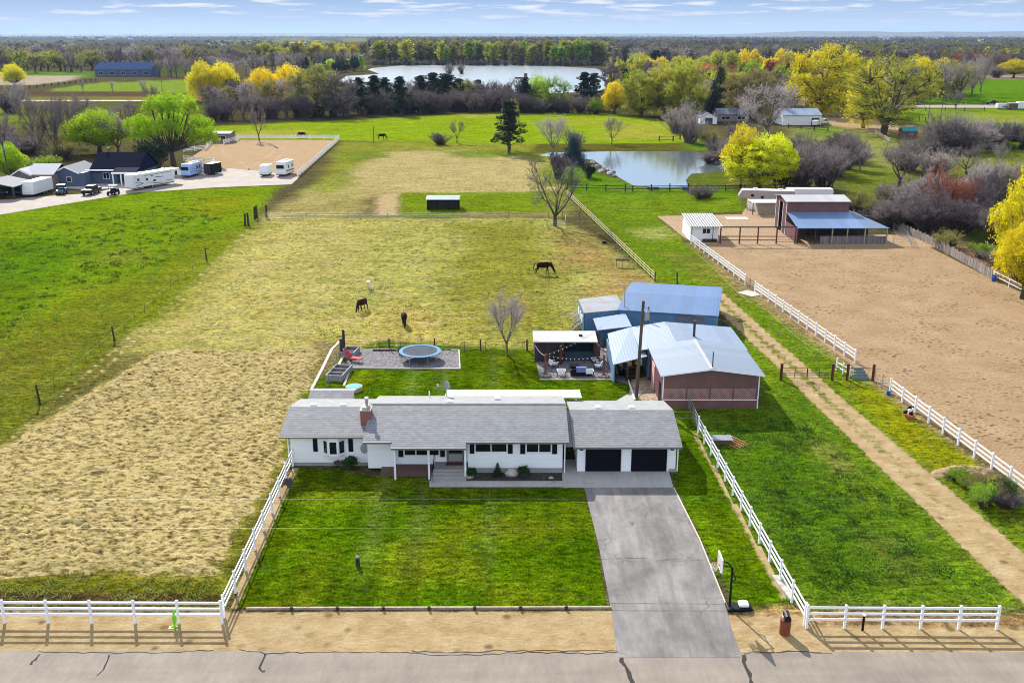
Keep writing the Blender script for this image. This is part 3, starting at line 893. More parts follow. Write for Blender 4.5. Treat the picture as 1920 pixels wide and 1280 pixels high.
def TG(r, g, b):
    c = T(r, g, b)
    return (c[0] * 1.04, c[1] * .83, c[2] * .7) if g > r * 1.05 else (c[0], c[1], c[2] * .92)
def paint(X, Y):
    n = X.size
    col = np.tile(np.array(T(112, 106, 70)), (n, 1))
    straw = np.zeros(n); dirt = np.zeros(n)
    wx = X + (fbm(X / 7, Y / 7, 3) - .5) * 6 + (fbm(X / 1.7, Y / 1.7, 5) - .5) * 1.4
    wy = Y + (fbm(X / 7, Y / 7, 11) - .5) * 6 + (fbm(X / 1.7, Y / 1.7, 13) - .5) * 1.4
    for P, c, soft, k, st, di in PAINT:
        W = np.array(GP(*P))
        lo, hi = W.min(0) - soft * 2 - 6, W.max(0) + soft * 2 + 6
        i = np.where((X > lo[0]) & (X < hi[0]) & (Y > lo[1]) & (Y < hi[1]))[0]
        if not len(i): continue
        a = min(1.0, soft / 3.0)
        x, y = X[i] * (1 - a) + wx[i] * a, Y[i] * (1 - a) + wy[i] * a
        sd_ = poly_sdf(x, y, W)
        t = np.clip(sd_ / (2 * soft) + .5, 0, 1)
        t = t * t * (3 - 2 * t) * k
        col[i] = col[i] * (1 - t[:, None]) + np.array(TG(*c)) * t[:, None]
        straw[i] = straw[i] * (1 - t) + st * t
        dirt[i] = dirt[i] * (1 - t) + di * t
    # straw field
    sd_ = poly_sdf(X, Y, STRAWW) + (fbm(X / 1.2, Y / 1.2, 31) - .5) * 1.6
    t = np.clip(sd_ / 1.2 + .5, 0, 1)
    straw = np.maximum(straw, t * (0.72 + 0.4 * (fbm(X / 9, Y / 9, 40) - .5)))
    col = col * (1 - t[:, None]) + np.array(T(178, 168, 84)) * t[:, None]
    # wheel marks in the pasture
    for pts, wd, k in (([(745, 650), (722, 560), (735, 500), (760, 425)], .35, .5), ([(705, 650), (700, 600), (712, 520), (742, 425)], .35, .5),
                       ([(215, 655), (330, 560), (470, 425)], .3, .6), ([(225, 662), (345, 560), (480, 430)], .3, .6), ([(0, 840), (215, 655)], .3, .6), ([(30, 842), (228, 662)], .3, .5),
                       ([(845, 650), (838, 560), (842, 480), (838, 425)], .5, .4), ([(880, 650), (868, 560), (866, 480), (858, 425)], .5, .4), ([(800, 640), (805, 540), (806, 470), (800, 425)], .6, .32), ([(560, 650), (600, 540), (650, 430)], .6, .34)):
        d = line_dist(X, Y, GP(*pts))
        t = np.clip(1.3 - d / wd, 0, 1) * k
        straw = np.maximum(straw, t * .9)
    # two-rut lane
    d = line_dist(X, Y, TRW)
    near = np.clip((95 - Y) / 40, 0, 1)
    half = 1.5 + .55 * near
    rut = np.exp(-((d - (.95 + .3 * near)) / .55) ** 2)
    body = np.clip((half + .3 - d) / 1.3, 0, 1)
    v = np.maximum(rut * 1.15, body * (0.42 + .26 * near))
    t = np.clip(v, 0, 1)
    dirt = np.maximum(dirt, t * .95)
    t2 = np.clip(body * .8, 0, 1)
    col = col * (1 - t2[:, None]) + np.array(T(158, 150, 84)) * t2[:, None]
    far = np.clip((np.hypot(X, Y) - 90) / 260, 0, 1)
    return np.c_[col, np.ones(n)], straw, dirt, far

def attrs(X, Y):
    c, s, d, f = paint(X, Y)
    return {'col': ('FLOAT_COLOR', c), 'straw': ('FLOAT', s), 'dirt': ('FLOAT', d), 'far': ('FLOAT', f)}

def ground():
    D = [12.0]
    while D[-1] < 420: D.append(D[-1] * 1.0058 + .02)
    while D[-1] < 26000: D.append(D[-1] * 1.03)
    D = np.array(D)
    U = np.linspace(-1, 1, 301)
    U = np.sign(U) * (np.abs(U) * .75 + np.abs(U) ** 4 * .35)
    Dg, Ug = np.meshgrid(D, U, indexing='ij')
    X, Y = (Ug * (Dg + 12)).ravel(), Dg.ravel()
    nr, nc = len(D), len(U)
    i = np.arange(nr - 1)[:, None] * nc + np.arange(nc - 1)[None, :]
    F = np.stack([i, i + 1, i + nc + 1, i + nc], -1).reshape(-1, 4)
    V = np.c_[X, Y, np.zeros_like(X)]
    me = fast_mesh('ground', V, F, M['ground'], cols=attrs(X, Y))
    struct(link_mesh('ground', me))
ground()

def sheet(name, poly, z, mat, step=None, disp=None, world=False, kind='structure', cols=None):
    """a flat sheet with the outline of a polygon given in picture coordinates"""
    W = poly if world else GP(*poly)
    if step is None:
        mb = MB(); mb.add([(x, y, z) for x, y in W], [tuple(range(len(W)))])
        a = sum(W[i][0] * W[(i + 1) % len(W)][1] - W[(i + 1) % len(W)][0] * W[i][1] for i in range(len(W)))
        if a < 0: mb.f = [tuple(reversed(f)) for f in mb.f]
        return struct(obj(name, mb, mat), kind)
    Wn = np.array(W)
    lo, hi = Wn.min(0), Wn.max(0)
    xs, ys = np.arange(lo[0], hi[0] + step, step), np.arange(lo[1], hi[1] + step, step)
    Xg, Yg = np.meshgrid(xs, ys)
    nc = len(xs)
    X, Y = Xg.ravel(), Yg.ravel()
    s_ = poly_sdf(X, Y, W)
    i = (np.arange(len(ys) - 1)[:, None] * nc + np.arange(nc - 1)[None, :]).ravel()
    F = np.stack([i, i + 1, i + nc + 1, i + nc], -1)
    F = F[(s_[F] > -step * .4).all(1)]
    used = np.unique(F)
    re = np.full(len(X), -1); re[used] = np.arange(len(used))
    X, Y, s_ = X[used], Y[used], s_[used]
    Z = np.full(len(X), z, float)
    if disp: Z = Z + disp(X, Y, s_)
    me = fast_mesh(name, np.c_[X, Y, Z], re[F], mat, smooth=bool(disp), cols=cols(X, Y) if cols else attrs(X, Y))
    return struct(link_mesh(name, me), kind)

def straw_disp(X, Y, s_):
    a = np.abs(fbm((X + Y * .4) / .8, Y / .42, 51, 3) - .5) * 2
    b = fbm(X / .3, Y / .25, 61, 2)
    big = fbm(X / 3, Y / 3, 71, 2)
    return np.clip(s_ / 1.2, 0, 1) * ((1 - a) ** 2 * .20 + b * .24) * (.35 + big * 1.1)
sheet('straw_field', STRAWP, 0.0, M['ground'], .16, straw_disp)

def mown(X, Y):
    c, s, d, f = paint(X, Y)
    st = fbm(X / 1.1, Y / 30 + 3, 5, 2)
    k = .9 + .28 * (st - .5) * 2 * .6
    base = np.array(TG(98, 148, 14)); yl = np.array(TG(120, 154, 26)); dk = np.array(TG(76, 126, 12))
    n = np.clip((fbm(X / 5, Y / 5, 80, 4) - .46) * 5, 0, 1)
    n = n * np.where(X > 8.5, .35, 1.0)
    n2 = np.clip((fbm(X / 3, Y / 4, 90, 4) - .52) * 5, 0, 1)
    col = base * (1 - n[:, None]) + yl * n[:, None]
    col = col * (1 - .6 * n2[:, None]) + dk * .6 * n2[:, None]
    for cx, wd in ((-9.3, .7), (-6.4, .6), (-1.5, .5)):
        t = np.exp(-((X - cx - (Y - 60) * -.01) / wd) ** 2) * .35 * np.clip((Y - 52) / 6, 0, 1)
        col = col * (1 - t[:, None]) + np.array(T(150, 176, 78)) * t[:, None]
    mw = ((np.floor((X + (Y - 60) * .01) / 1.15)) % 2) * 2 - 1
    col = col * (k * (1 + .085 * mw))[:, None]
    dd = np.minimum(line_dist(X, Y, GP((421, 1157), (549.5, 874))), line_dist(X, Y, GP((1508, 1172), (1309, 811))))
    dz = np.clip(1.15 - dd / .9, 0, 1) * .75
    return {'col': ('FLOAT_COLOR', np.c_[col, np.ones(len(X))]), 'straw': ('FLOAT', s * 0), 'dirt': ('FLOAT', dz), 'far': ('FLOAT', s * 0 + .45)}
LAWN = [(553, 876), (640, 880), (690, 892), (805, 894), (805, 912), (1093, 914), (1120, 1010), (1141, 1140), (432, 1139), (480, 1000), (545, 880)]
sheet('front_lawn', LAWN, .006, M['ground'], .25, cols=mown)
sheet('back_lawn', [(690, 690), (735, 692), (862, 692), (862, 664), (1003, 664), (1012, 712), (1140, 712), (1180, 724), (1115, 748), (1100, 765), (690, 765), (640, 765), (655, 700)], .006, M['ground'], .25, cols=mown)
sheet('side_lawn', [(1263, 860), (1285, 800), (1306, 812), (1350, 892), (1420, 1016), (1480, 1122), (1380, 1134), (1266, 914)], .006, M['ground'], .25, cols=mown)

# hard surfaces
XR = 130
sheet('road', [(-XR, 12.5), (XR, 12.5), (XR, G(2000, 1221).y), (G(1400, 1222).x, G(1400, 1222).y), (G(960, 1224).x, G(960, 1224).y), (G(300, 1219).x, G(300, 1219).y), (-XR, G(0, 1218).y)], .008, M['road'], world=True)
sheet('driveway', [(1095, 913.5), (1263, 913.5), (1310, 1010), (1362, 1140), (1372, 1180), (1392, 1232), (1158, 1232), (1147, 1150), (1122, 1020)], .014, M['driveway'])

def slab(name, poly, z0, z1, mat):
    W = GP(*poly)
    mb = MB(); mb.prism([(x, y, z0) for x, y in W], (0, 0, z1 - z0))
    return struct(obj(name, mb, mat))
slab('garage_apron', [(1055.5, 914), (1262.6, 914), (1254, 884), (1240, 862), (1083, 862), (1052, 862)], 0, .05, M['apron'])
slab('front_path', [(805, 912.8), (1055, 912.8), (1054.5, 902), (869, 902), (805, 902)], 0, .06, M['apron'])
slab('back_path', [(1128, 768), (1165, 770), (1206, 736), (1196, 728)], 0, .05, M['apron'])
sheet('trampoline_gravel_bed', [(647, 690), (862, 691), (860, 658), (700, 654), (655, 656)], .012, M['gravel'])
sheet('patio_gravel_bed', [(1012, 711), (1142, 711), (1180, 721.5), (1160, 692), (1130, 652), (1000, 652), (1005, 678)], .012, M['gravel'])
sheet('pebble_bed', [(1184, 712), (1212, 706), (1243, 745), (1240, 766), (1205, 756), (1180, 735)], .012, M['pebbles'])
sheet('planting_bed', [(868, 901), (1053, 901), (1053, 884), (868, 880)], .03, M['mulch'])
sheet('riding_arena', [(1308, 456), (1420, 464), (1540, 462), (1675, 461), (1740, 462), (1862, 524), (1925, 552), (2150, 660), (2350, 900), (2350, 1210), (1920, 914), (1672, 738), (1605, 690), (1400, 535)], .006, M['arena'])
sheet('barn_yard', [(1232, 405), (1390, 402), (1400, 388), (1402, 362), (1470, 366), (1480, 440), (1680, 440), (1660, 415), (1700, 425), (1760, 463), (1420, 465), (1306, 457), (1285, 447)], .004, M['yard'])
sheet('far_sand_pen', [(398, 270), (440, 262), (560, 262), (636, 263), (555, 334), (500, 342), (440, 328), (345, 303)], .02, M['pen'])
sheet('neighbour_drive', [(-330, 478), (0, 403), (120, 383), (250, 362), (400, 352), (546, 346), (562, 332), (500, 322), (430, 316), (350, 318), (240, 345), (180, 362), (60, 370), (-100, 384), (-330, 430)], .03, M['drivel'])
sheet('neighbour_terrace', [(118, 347), (235, 341), (245, 351), (170, 356), (128, 354)], .05, M['apron'])
sheet('distant_lane', [(-400, 192), (0, 190.5), (290, 190.2), (660, 189.6), (660, 187.6), (290, 188), (0, 188), (-400, 189)], .06, M['drivel'])
sheet('side_road', [(1650, 203), (1790, 203), (2600, 203.5), (2600, 196), (1790, 197), (1650, 198)], .06, M['drivel'])
sheet('pond_water', [(1010, 292), (1030, 286), (1107, 285), (1147, 284), (1297, 284), (1340, 290), (1378, 303), (1356, 322), (1296, 326), (1286, 338), (1290, 350), (1237, 352), (1187, 348), (1162, 334), (1136, 316), (1112, 300), (1060, 296)], .03, M['pond'])
sheet('lake_water', [(636, 152), (650, 143), (712, 139.5), (690, 131), (700, 128), (762, 122.5), (960, 122), (1047, 125), (1118, 129), (1145, 140), (1165, 155), (1120, 172), (900, 182), (700, 172)], .12, M['lake'])

# road cracks filled with dark sealant: narrow ribbons lying on the asphalt
def ribbon(name, pts, w, z, mat, seed=0, jit=.08):
    rr = random.Random(seed)
    P = [G(*p) for p in pts]
    Q = []
    for a, b in zip(P[:-1], P[1:]):
        n = max(2, int((b - a).length / .35))
        for k in range(n):
            q = a.lerp(b, k / n); Q.append(Vector((q.x + rr.uniform(-jit, jit), q.y + rr.uniform(-jit, jit), z)))
    Q.append(Vector((P[-1].x, P[-1].y, z)))
    mb = MB(); vs = []; fs = []
    for k, q in enumerate(Q):
        d = (Q[min(k + 1, len(Q) - 1)] - Q[max(k - 1, 0)]).normalized()
        nn = Vector((-d.y, d.x, 0)) * (w * rr.uniform(.5, 1.3) / 2)
        vs += [q - nn, q + nn]
    for k in range(len(Q) - 1):
        fs.append((2 * k, 2 * k + 2, 2 * k + 3, 2 * k + 1))
    mb.add(vs, fs)
    return mb
cr = MB()
for k, (pts, wd) in enumerate([
    ([(70, 1221), (180, 1224), (300, 1223), (400, 1219)], .07), ([(450, 1218), (500, 1224), (640, 1221), (760, 1223), (820, 1228), (900, 1227), (1000, 1222), (1100, 1225), (1163, 1222)], .08),
    ([(770, 1220), (860, 1223), (930, 1219), (1080, 1220), (1160, 1220)], .06),
    ([(76, 1226), (66, 1236), (58, 1246)], .13), ([(207, 1226), (200, 1246), (182, 1266)], .10), ([(497, 1226), (488, 1245), (490, 1260), (496, 1256)], .14),
    ([(1163, 1222), (1168, 1240), (1180, 1262), (1192, 1300)], .22), ([(1395, 1226), (1394, 1240), (1408, 1262), (1412, 1300)], .2),
    ([(1146, 1131), (1358, 1132)], .035), ([(1148, 1144.5), (1363, 1145)], .04), ([(1125, 1048), (1200, 1046), (1215, 1047)], .03), ([(1262, 1052), (1322, 1050)], .02),
    ([(1395, 1226), (1410, 1221), (1440, 1224), (1480, 1221), (1540, 1222)], .08), ([(1500, 1222), (1560, 1224)], .05)]):
    r_ = ribbon('c', pts, wd, .0125 if pts[0][1] > 1200 else .0185, None, k, .08 if pts[0][1] > 1200 else .012)
    cr.add(r_.v, r_.f)
struct(obj('road_crack_seal', cr, M['seal']))

tr_ = MB()
for k, pts in enumerate(([(430, 268), (470, 266), (505, 270), (520, 278), (505, 292), (480, 308), (462, 322)], [(440, 265), (490, 268), (516, 276), (534, 284), (518, 300), (495, 318)], [(415, 276), (420, 290), (450, 303), (470, 322)])):
    r_ = ribbon('c', pts, .7, .028, None, 40 + k, .05); tr_.add(r_.v, r_.f)
struct(obj('sand_pen_wheel_tracks', tr_, M['yard']))

# distant hills closing the horizon
def hills():
    for k, (x0, x1, D0, h0, h1, sd_) in enumerate([(-9000, 11500, 14500, 20, 52, 3), (2200, 14000, 12500, 46, 88, 9)]):
        xs = np.linspace(x0, x1, 160)
        V, F = [], []
        for i, x in enumerate(xs):
            t = i / 159
            e = min(1, t * 8, (1 - t) * 8)
            h = (h0 + (h1 - h0) * float(fbm(np.array([x / 900.]), np.array([k * 3.1]), sd_, 5)[0])) * e
            V += [(x, D0 - 900, -1), (x, D0, h * .82), (x, D0 + 400, h), (x, D0 + 1800, -1)]
        n = len(xs)
        F = np.array([(4 * i + j, 4 * i + 4 + j, 4 * i + 5 + j, 4 * i + 1 + j) for i in range(n - 1) for j in range(3)])
        me = fast_mesh('hills', np.array(V), F, plain('hill_slopes', (0.09, 0.10, 0.07), .95, var=.4, scale=.004))
        struct(link_mesh('hills', me))
hills()
# ------------------------------------------------------------------ buildings
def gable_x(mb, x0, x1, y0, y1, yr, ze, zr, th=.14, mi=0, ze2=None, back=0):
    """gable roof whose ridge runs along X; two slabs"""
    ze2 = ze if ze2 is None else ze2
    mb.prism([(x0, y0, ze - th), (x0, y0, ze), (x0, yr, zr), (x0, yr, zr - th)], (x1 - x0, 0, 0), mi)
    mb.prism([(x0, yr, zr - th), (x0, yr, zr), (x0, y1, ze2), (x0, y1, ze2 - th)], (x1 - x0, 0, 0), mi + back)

def gable_y(mb, x0, x1, xr, y0, y1, ze, zr, th=.12, mi=0, ze2=None):
    ze2 = ze if ze2 is None else ze2
    mb.prism([(x0, y0, ze - th), (xr, y0, zr - th), (xr, y0, zr), (x0, y0, ze)], (0, y1 - y0, 0), mi)
    mb.prism([(xr, y0, zr - th), (x1, y0, ze2 - th), (x1, y0, ze2), (xr, y0, zr)], (0, y1 - y0, 0), mi)

def window(parent, x0, x1, y, z0, z1, panes=1, fr=.07, frame='white', name='window', d=.06):
    """window in a wall facing -Y: frame with panes of glass"""
    f = MB()
    f.box(x0, x1, y - d, y, z1 - fr, z1); f.box(x0, x1, y - d, y, z0, z0 + fr)
    for i in range(panes + 1):
        cx = x0 + fr / 2 + (x1 - x0 - fr) * i / panes
        f.box(cx - fr / 2, cx + fr / 2, y - d, y, z0 + fr, z1 - fr)
    w_ = obj(name, f, M[frame], parent)
    g = MB(); g.box(x0 + fr / 2, x1 - fr / 2, y - d * .45, y - .003, z0 + fr / 2, z1 - fr / 2)
    obj('pane', g, M['glass'], w_)
    return w_

def house():
    t = thing('ranch_house', 'long white single storey house with grey shingle roof, brick chimney and two black garage doors', 'house', (-3, 73, 0))
    W = M['siding']
    # walls of the three blocks
    def wall(name, x0, x1, y0, y1, z0, z1, mat=W):
        mb = MB(); mb.box(x0, x1, y0, y1, z0, z1); return obj(name, mb, mat, t)
    wall('wall', -17.1, -11.0, 70.0, 77.0, .3, 2.72)
    wall('wall', -11.0, 3.84, 69.45, 77.3, .3, 2.80)
    wall('wall', -11.0, -9.0, 68.95, 69.45, .3, 2.86)
    wall('wall', -3.35, 3.84, 68.66, 69.45, .45, 2.86)
    wall('foundation', -17.06, 3.80, 70.03, 76.9, 0, .3, M['concrete'])
    wall('foundation', -3.32, 3.80, 68.70, 69.45, 0, .45, M['concrete'])
    wall('wall', 4.98, 12.5, 68.95, 77.6, .04, 2.45)
    wall('foundation', 12.0, 12.56, 68.9, 69.2, 0, .25, M['concrete'])
    # roofs
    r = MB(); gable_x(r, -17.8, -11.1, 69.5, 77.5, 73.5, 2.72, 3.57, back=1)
    roof1 = obj('roof', r, [M['shingle'], M['shingle_sunlit']], t)
    r = MB()
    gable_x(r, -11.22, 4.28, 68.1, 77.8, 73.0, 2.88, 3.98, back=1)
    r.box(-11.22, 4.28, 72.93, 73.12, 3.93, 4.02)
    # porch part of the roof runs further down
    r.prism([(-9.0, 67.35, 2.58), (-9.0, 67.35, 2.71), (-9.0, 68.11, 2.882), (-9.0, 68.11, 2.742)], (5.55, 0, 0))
    roof2 = obj('roof', r, [M['shingle'], M['shingle_sunlit']], t)
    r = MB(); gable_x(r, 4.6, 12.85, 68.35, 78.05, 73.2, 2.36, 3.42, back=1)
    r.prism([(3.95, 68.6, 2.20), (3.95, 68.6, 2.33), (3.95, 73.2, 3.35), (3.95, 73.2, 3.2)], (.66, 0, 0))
    roof3 = obj('roof', r, [M['shingle'], M['shingle_sunlit']], t)
    # gutters and fascia
    g = MB()
    for x0, x1, y, z in ((-17.8, -11.24, 69.5, 2.72), (-11.2, -9.04, 68.1, 2.88), (-3.42, 4.26, 68.1, 2.88), (4.62, 12.83, 68.35, 2.36), (-9.0, -3.45, 67.35, 2.71)):
        g.box(x0, x1, y - .13, y - .005, z - .17, z - .02)
    obj('gutter', g, M['trim'], t)
    # gables (side triangles)
    g = MB()
    for x, y0, y1, yr, ze, zr, zb in ((-17.1, 70, 77, 73.5, 2.60, 3.42, 2.70), (12.5 - .02, 69, 77.6, 73.2, 2.3, 3.27, 2.40), (3.84 - .02, 69.45, 77.3, 73, 2.78, 3.83, 2.78)):
        g.prism([(x, y0, zb), (x, y1, zb), (x, yr, zr)], (.02, 0, 0))
    obj('gable_end', g, W, t)
    # rear wing with its own small roof
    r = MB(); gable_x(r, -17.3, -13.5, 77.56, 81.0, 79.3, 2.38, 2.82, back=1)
    obj('roof', r, [M['shingle'], M['shingle_sunlit']], t)
    wall('wall', -17.0, -13.8, 77.0, 80.7, 0, 2.3)
    # patio cover behind
    r = MB()
    r.prism([(-5.7, 77.85, 2.62), (-5.7, 77.85, 2.70), (-5.7, 80.5, 2.44), (-5.7, 80.5, 2.36)], (11.6, 0, 0))
    pc = obj('patio_cover', r, M['patio_roof'], t)
    for x in (-5.4, -1.6, 2.2, 5.6):
        p = MB(); p.box(x - .05, x + .05, 80.2, 80.3, 0, 2.35); obj('post', p, M['white'], pc)
    # chimney
    c = MB(); c.box(-11.75, -10.97, 70.9, 72.0, 2.2, 4.25)
    ch = obj('chimney', c, M['brick'], t)
    c = MB(); c.box(-11.62, -11.1, 71.0, 71.85, 4.25, 4.45); c.box(-11.8, -10.92, 70.85, 72.05, 4.18, 4.26)
    obj('chimney_cap', c, M['stone'], ch)
    c = MB(); c.tube((-11.3, 71.5, 4.4), (-11.3, 71.5, 5.0), .12, .12, 12); c.tube((-11.3, 71.5, 5.0), (-11.3, 71.5, 5.12), .2, .16, 12)
    obj('flue', c, M['rim'], ch)
    # roof vents
    for x, y, z in ((-16.0, 74.0, 3.47), (-13.6, 74.0, 3.47), (-5.0, 73.7, 3.85), (6.9, 73.9, 3.3), (9.6, 73.9, 3.3), (-1.2, 75.4, 3.5)):
        v = MB(); v.box(x - .22, x + .22, y - .2, y + .2, z - .08, z + .16); obj('roof_vent', v, M['white'], t)
    v = MB(); v.tube((-6.9, 77.0, 3.0), (-6.9, 77.0, 3.6), .05); obj('vent_pipe', v, M['white'], t)
    # bay window with shutters
    b = MB()
    bx = [(-14.55, 70.0), (-14.1, 69.55), (-13.35, 69.55), (-12.9, 70.0)]
    for (x0, y0), (x1, y1) in zip(bx[:-1], bx[1:]):
        d = Vector((x1 - x0, y1 - y0, 0)); n = Vector((d.y, -d.x, 0)).normalized() * .05
        for a, e, z0, z1 in ((0, 1, 1.05, 1.2), (0, 1, 2.2, 2.4), (0, .14, 1.2, 2.2), (.86, 1, 1.2, 2.2)):
            p0 = Vector((x0, y0, z0)) + d * a; p1 = Vector((x0, y0, z0)) + d * e
            b.prism([p0, p1, p1 + Vector((0, 0, z1 - z0)), p0 + Vector((0, 0, z1 - z0))], n)
    b.prism([(x, y, .95) for x, y in bx], (0, 0, .1)); b.prism([(x, y, 2.4) for x, y in bx], (0, 0, .1))
    bw = obj('bay_window', b, M['white'], t)
    for (x0, y0), (x1, y1) in zip(bx[:-1], bx[1:]):
        d = Vector((x1 - x0, y1 - y0, 0)); n = Vector((d.y, -d.x, 0)).normalized() * .03
        p0 = Vector((x0, y0, 1.2)) + d * .12; p1 = Vector((x0, y0, 1.2)) + d * .88
        g = MB(); g.prism([p0, p1, p1 + Vector((0, 0, 1)), p0 + Vector((0, 0, 1))], n); obj('pane', g, M['glass'], bw)
    def shutter(x0, x1, y, z0, z1):
        s = MB(); s.box(x0, x1, y - .05, y, z0, z1)
        for k in range(9):
            zz = z0 + .08 + (z1 - z0 - .16) * k / 9
            s.box(x0 + .06, x1 - .06, y - .065, y - .05, zz, zz + .05)
        obj('shutter', s, M['black'], t)
    shutter(-15.35, -15.0, 70.0, 1.22, 2.36); shutter(-12.62, -12.26, 70.0, 1.22, 2.36)
    window(t, -8.3, -5.55, 69.45, 1.12, 2.1, 3)
    shutter(-8.72, -8.34, 69.45, 1.02, 2.14); shutter(-5.51, -5.15, 69.45, 1.02, 2.14)
    window(t, -2.82, -.35, 68.66, 1.75, 2.68, 2)
    shutter(-3.2, -2.86, 68.66, 1.65, 2.7); shutter(-.31, .05, 68.66, 1.65, 2.7)
    window(t, 1.05, 3.0, 68.66, 1.72, 2.68, 2)
    shutter(.62, 1.0, 68.66, 1.62, 2.7); shutter(3.04, 3.42, 68.66, 1.62, 2.7)
    # front door
    d = MB(); d.box(-5.02, -4.08 + .45, 69.39, 69.45, .6, 2.78)
    fd = obj('front_door', d, M['trim'], t)
    d = MB(); d.box(-4.84, -3.84, 69.36, 69.39, 1.35, 2.15); d.box(-4.84, -3.84, 69.36, 69.39, 2.25, 2.7)
    obj('pane', d, M['glass'], fd)
    d = MB(); d.box(-4.84, -3.84, 69.365, 69.39, .7, 1.27); obj('panel', d, M['concrete'], fd)
    # porch: landing, steps, rail, posts, planter ledge
    s = MB()
    s.box(-5.95, -3.42, 68.0, 69.44, 0, .62)
    for k in range(3):
        s.box(-6.05, -3.42, 67.75 - .36 * k, 68.12 - .36 * k - (.0015 if k else .12), 0, .46 - .15 * k)
    st = obj('front_steps', s, M['concrete'], t)
    mt = MB(); mt.box(-5.05, -3.75, 68.75, 69.3, .62, .64); obj('doormat', mt, M['brownwood'], st)
    hr = MB(); hr.path([(-5.9, 69.2, 1.5), (-5.9, 68.1, 1.5), (-5.9, 66.9, 1.0), (-5.9, 66.9, .1)], .022); hr.tube((-5.9, 68.1, 1.5), (-5.9, 68.1, .6), .022)
    hr.tube((-5.9, 69.2, 1.5), (-5.9, 69.2, .6), .022)
    obj('handrail', hr, M['black'], st)
    for x in (-8.78, -5.98 - .25, -3.5):
        p = MB(); p.box(x - .07, x + .07, 67.5, 67.64, 0, 2.6); obj('porch_post', p, M['white'], t)
    pl = MB(); pl.box(-9.95, -6.1, 68.2, 69.44, 0, .42); pl.box(-10.0, -6.07, 68.1, 68.2, 0, .36)
    obj('porch_ledge', pl, M['brownwall'], t)
    # garage
    for x0, x1 in ((5.6, 8.32), (9.1, 11.82)):
        d = MB(); d.box(x0, x1, 68.90, 68.948, .06, 2.22); gd = obj('garage_door', d, M['garage_door'], t)
        f = MB(); f.box(x0 - .1, x0 - .01, 68.87, 68.947, .05, 2.3); f.box(x1 + .01, x1 + .1, 68.87, 68.947, .05, 2.3); f.box(x0 - .01, x1 + .01, 68.87, 68.947, 2.23, 2.33)
        obj('frame', f, M['white'], gd)
    for x in (5.27, 12.15):
        l = MB(); l.tube((x, 68.75, 2.1), (x, 68.75, 1.92), .05, .16, 10); l.tube((x, 68.94, 2.16), (x, 68.75, 2.12), .02); obj('wall_lantern', l, M['black'], t)
    # downspouts, meter
    for x, y, z in ((4.0, 68.5, 2.7), (-17.25, 69.9, 2.6), (12.62, 68.8, 2.25)):
        l = MB(); l.box(x - .04, x + .04, y - .04, y + .04, .1, z); obj('downspout', l, M['white'], t)
    l = MB(); l.ball((-11.4, 69.92, 1.5), (.3, .05, .42)); obj('satellite_dish', l, M['concrete'], t)
    # satellite dish on the roof
    s = MB(); s.tube((-5.5, 77.4, 2.9), (-5.5, 77.4, 3.75), .03); s.tube((-5.5, 77.4, 3.8), (-6.15, 77.3, 3.95), .02); s.box(-6.3, -6.12, 77.2, 77.32, 3.9, 4.1)
    s.tube((-6.0, 77.4, 3.6), (-5.0, 77.4, 3.6), .012)
    di = obj('satellite_mast', s, M['galv'], t)
    s = MB(); s.tube((-5.5, 77.38, 4.0), (-5.38, 77.5, 4.02), .38, .30, 16); obj('dish', s, M['galv'], di)
house()

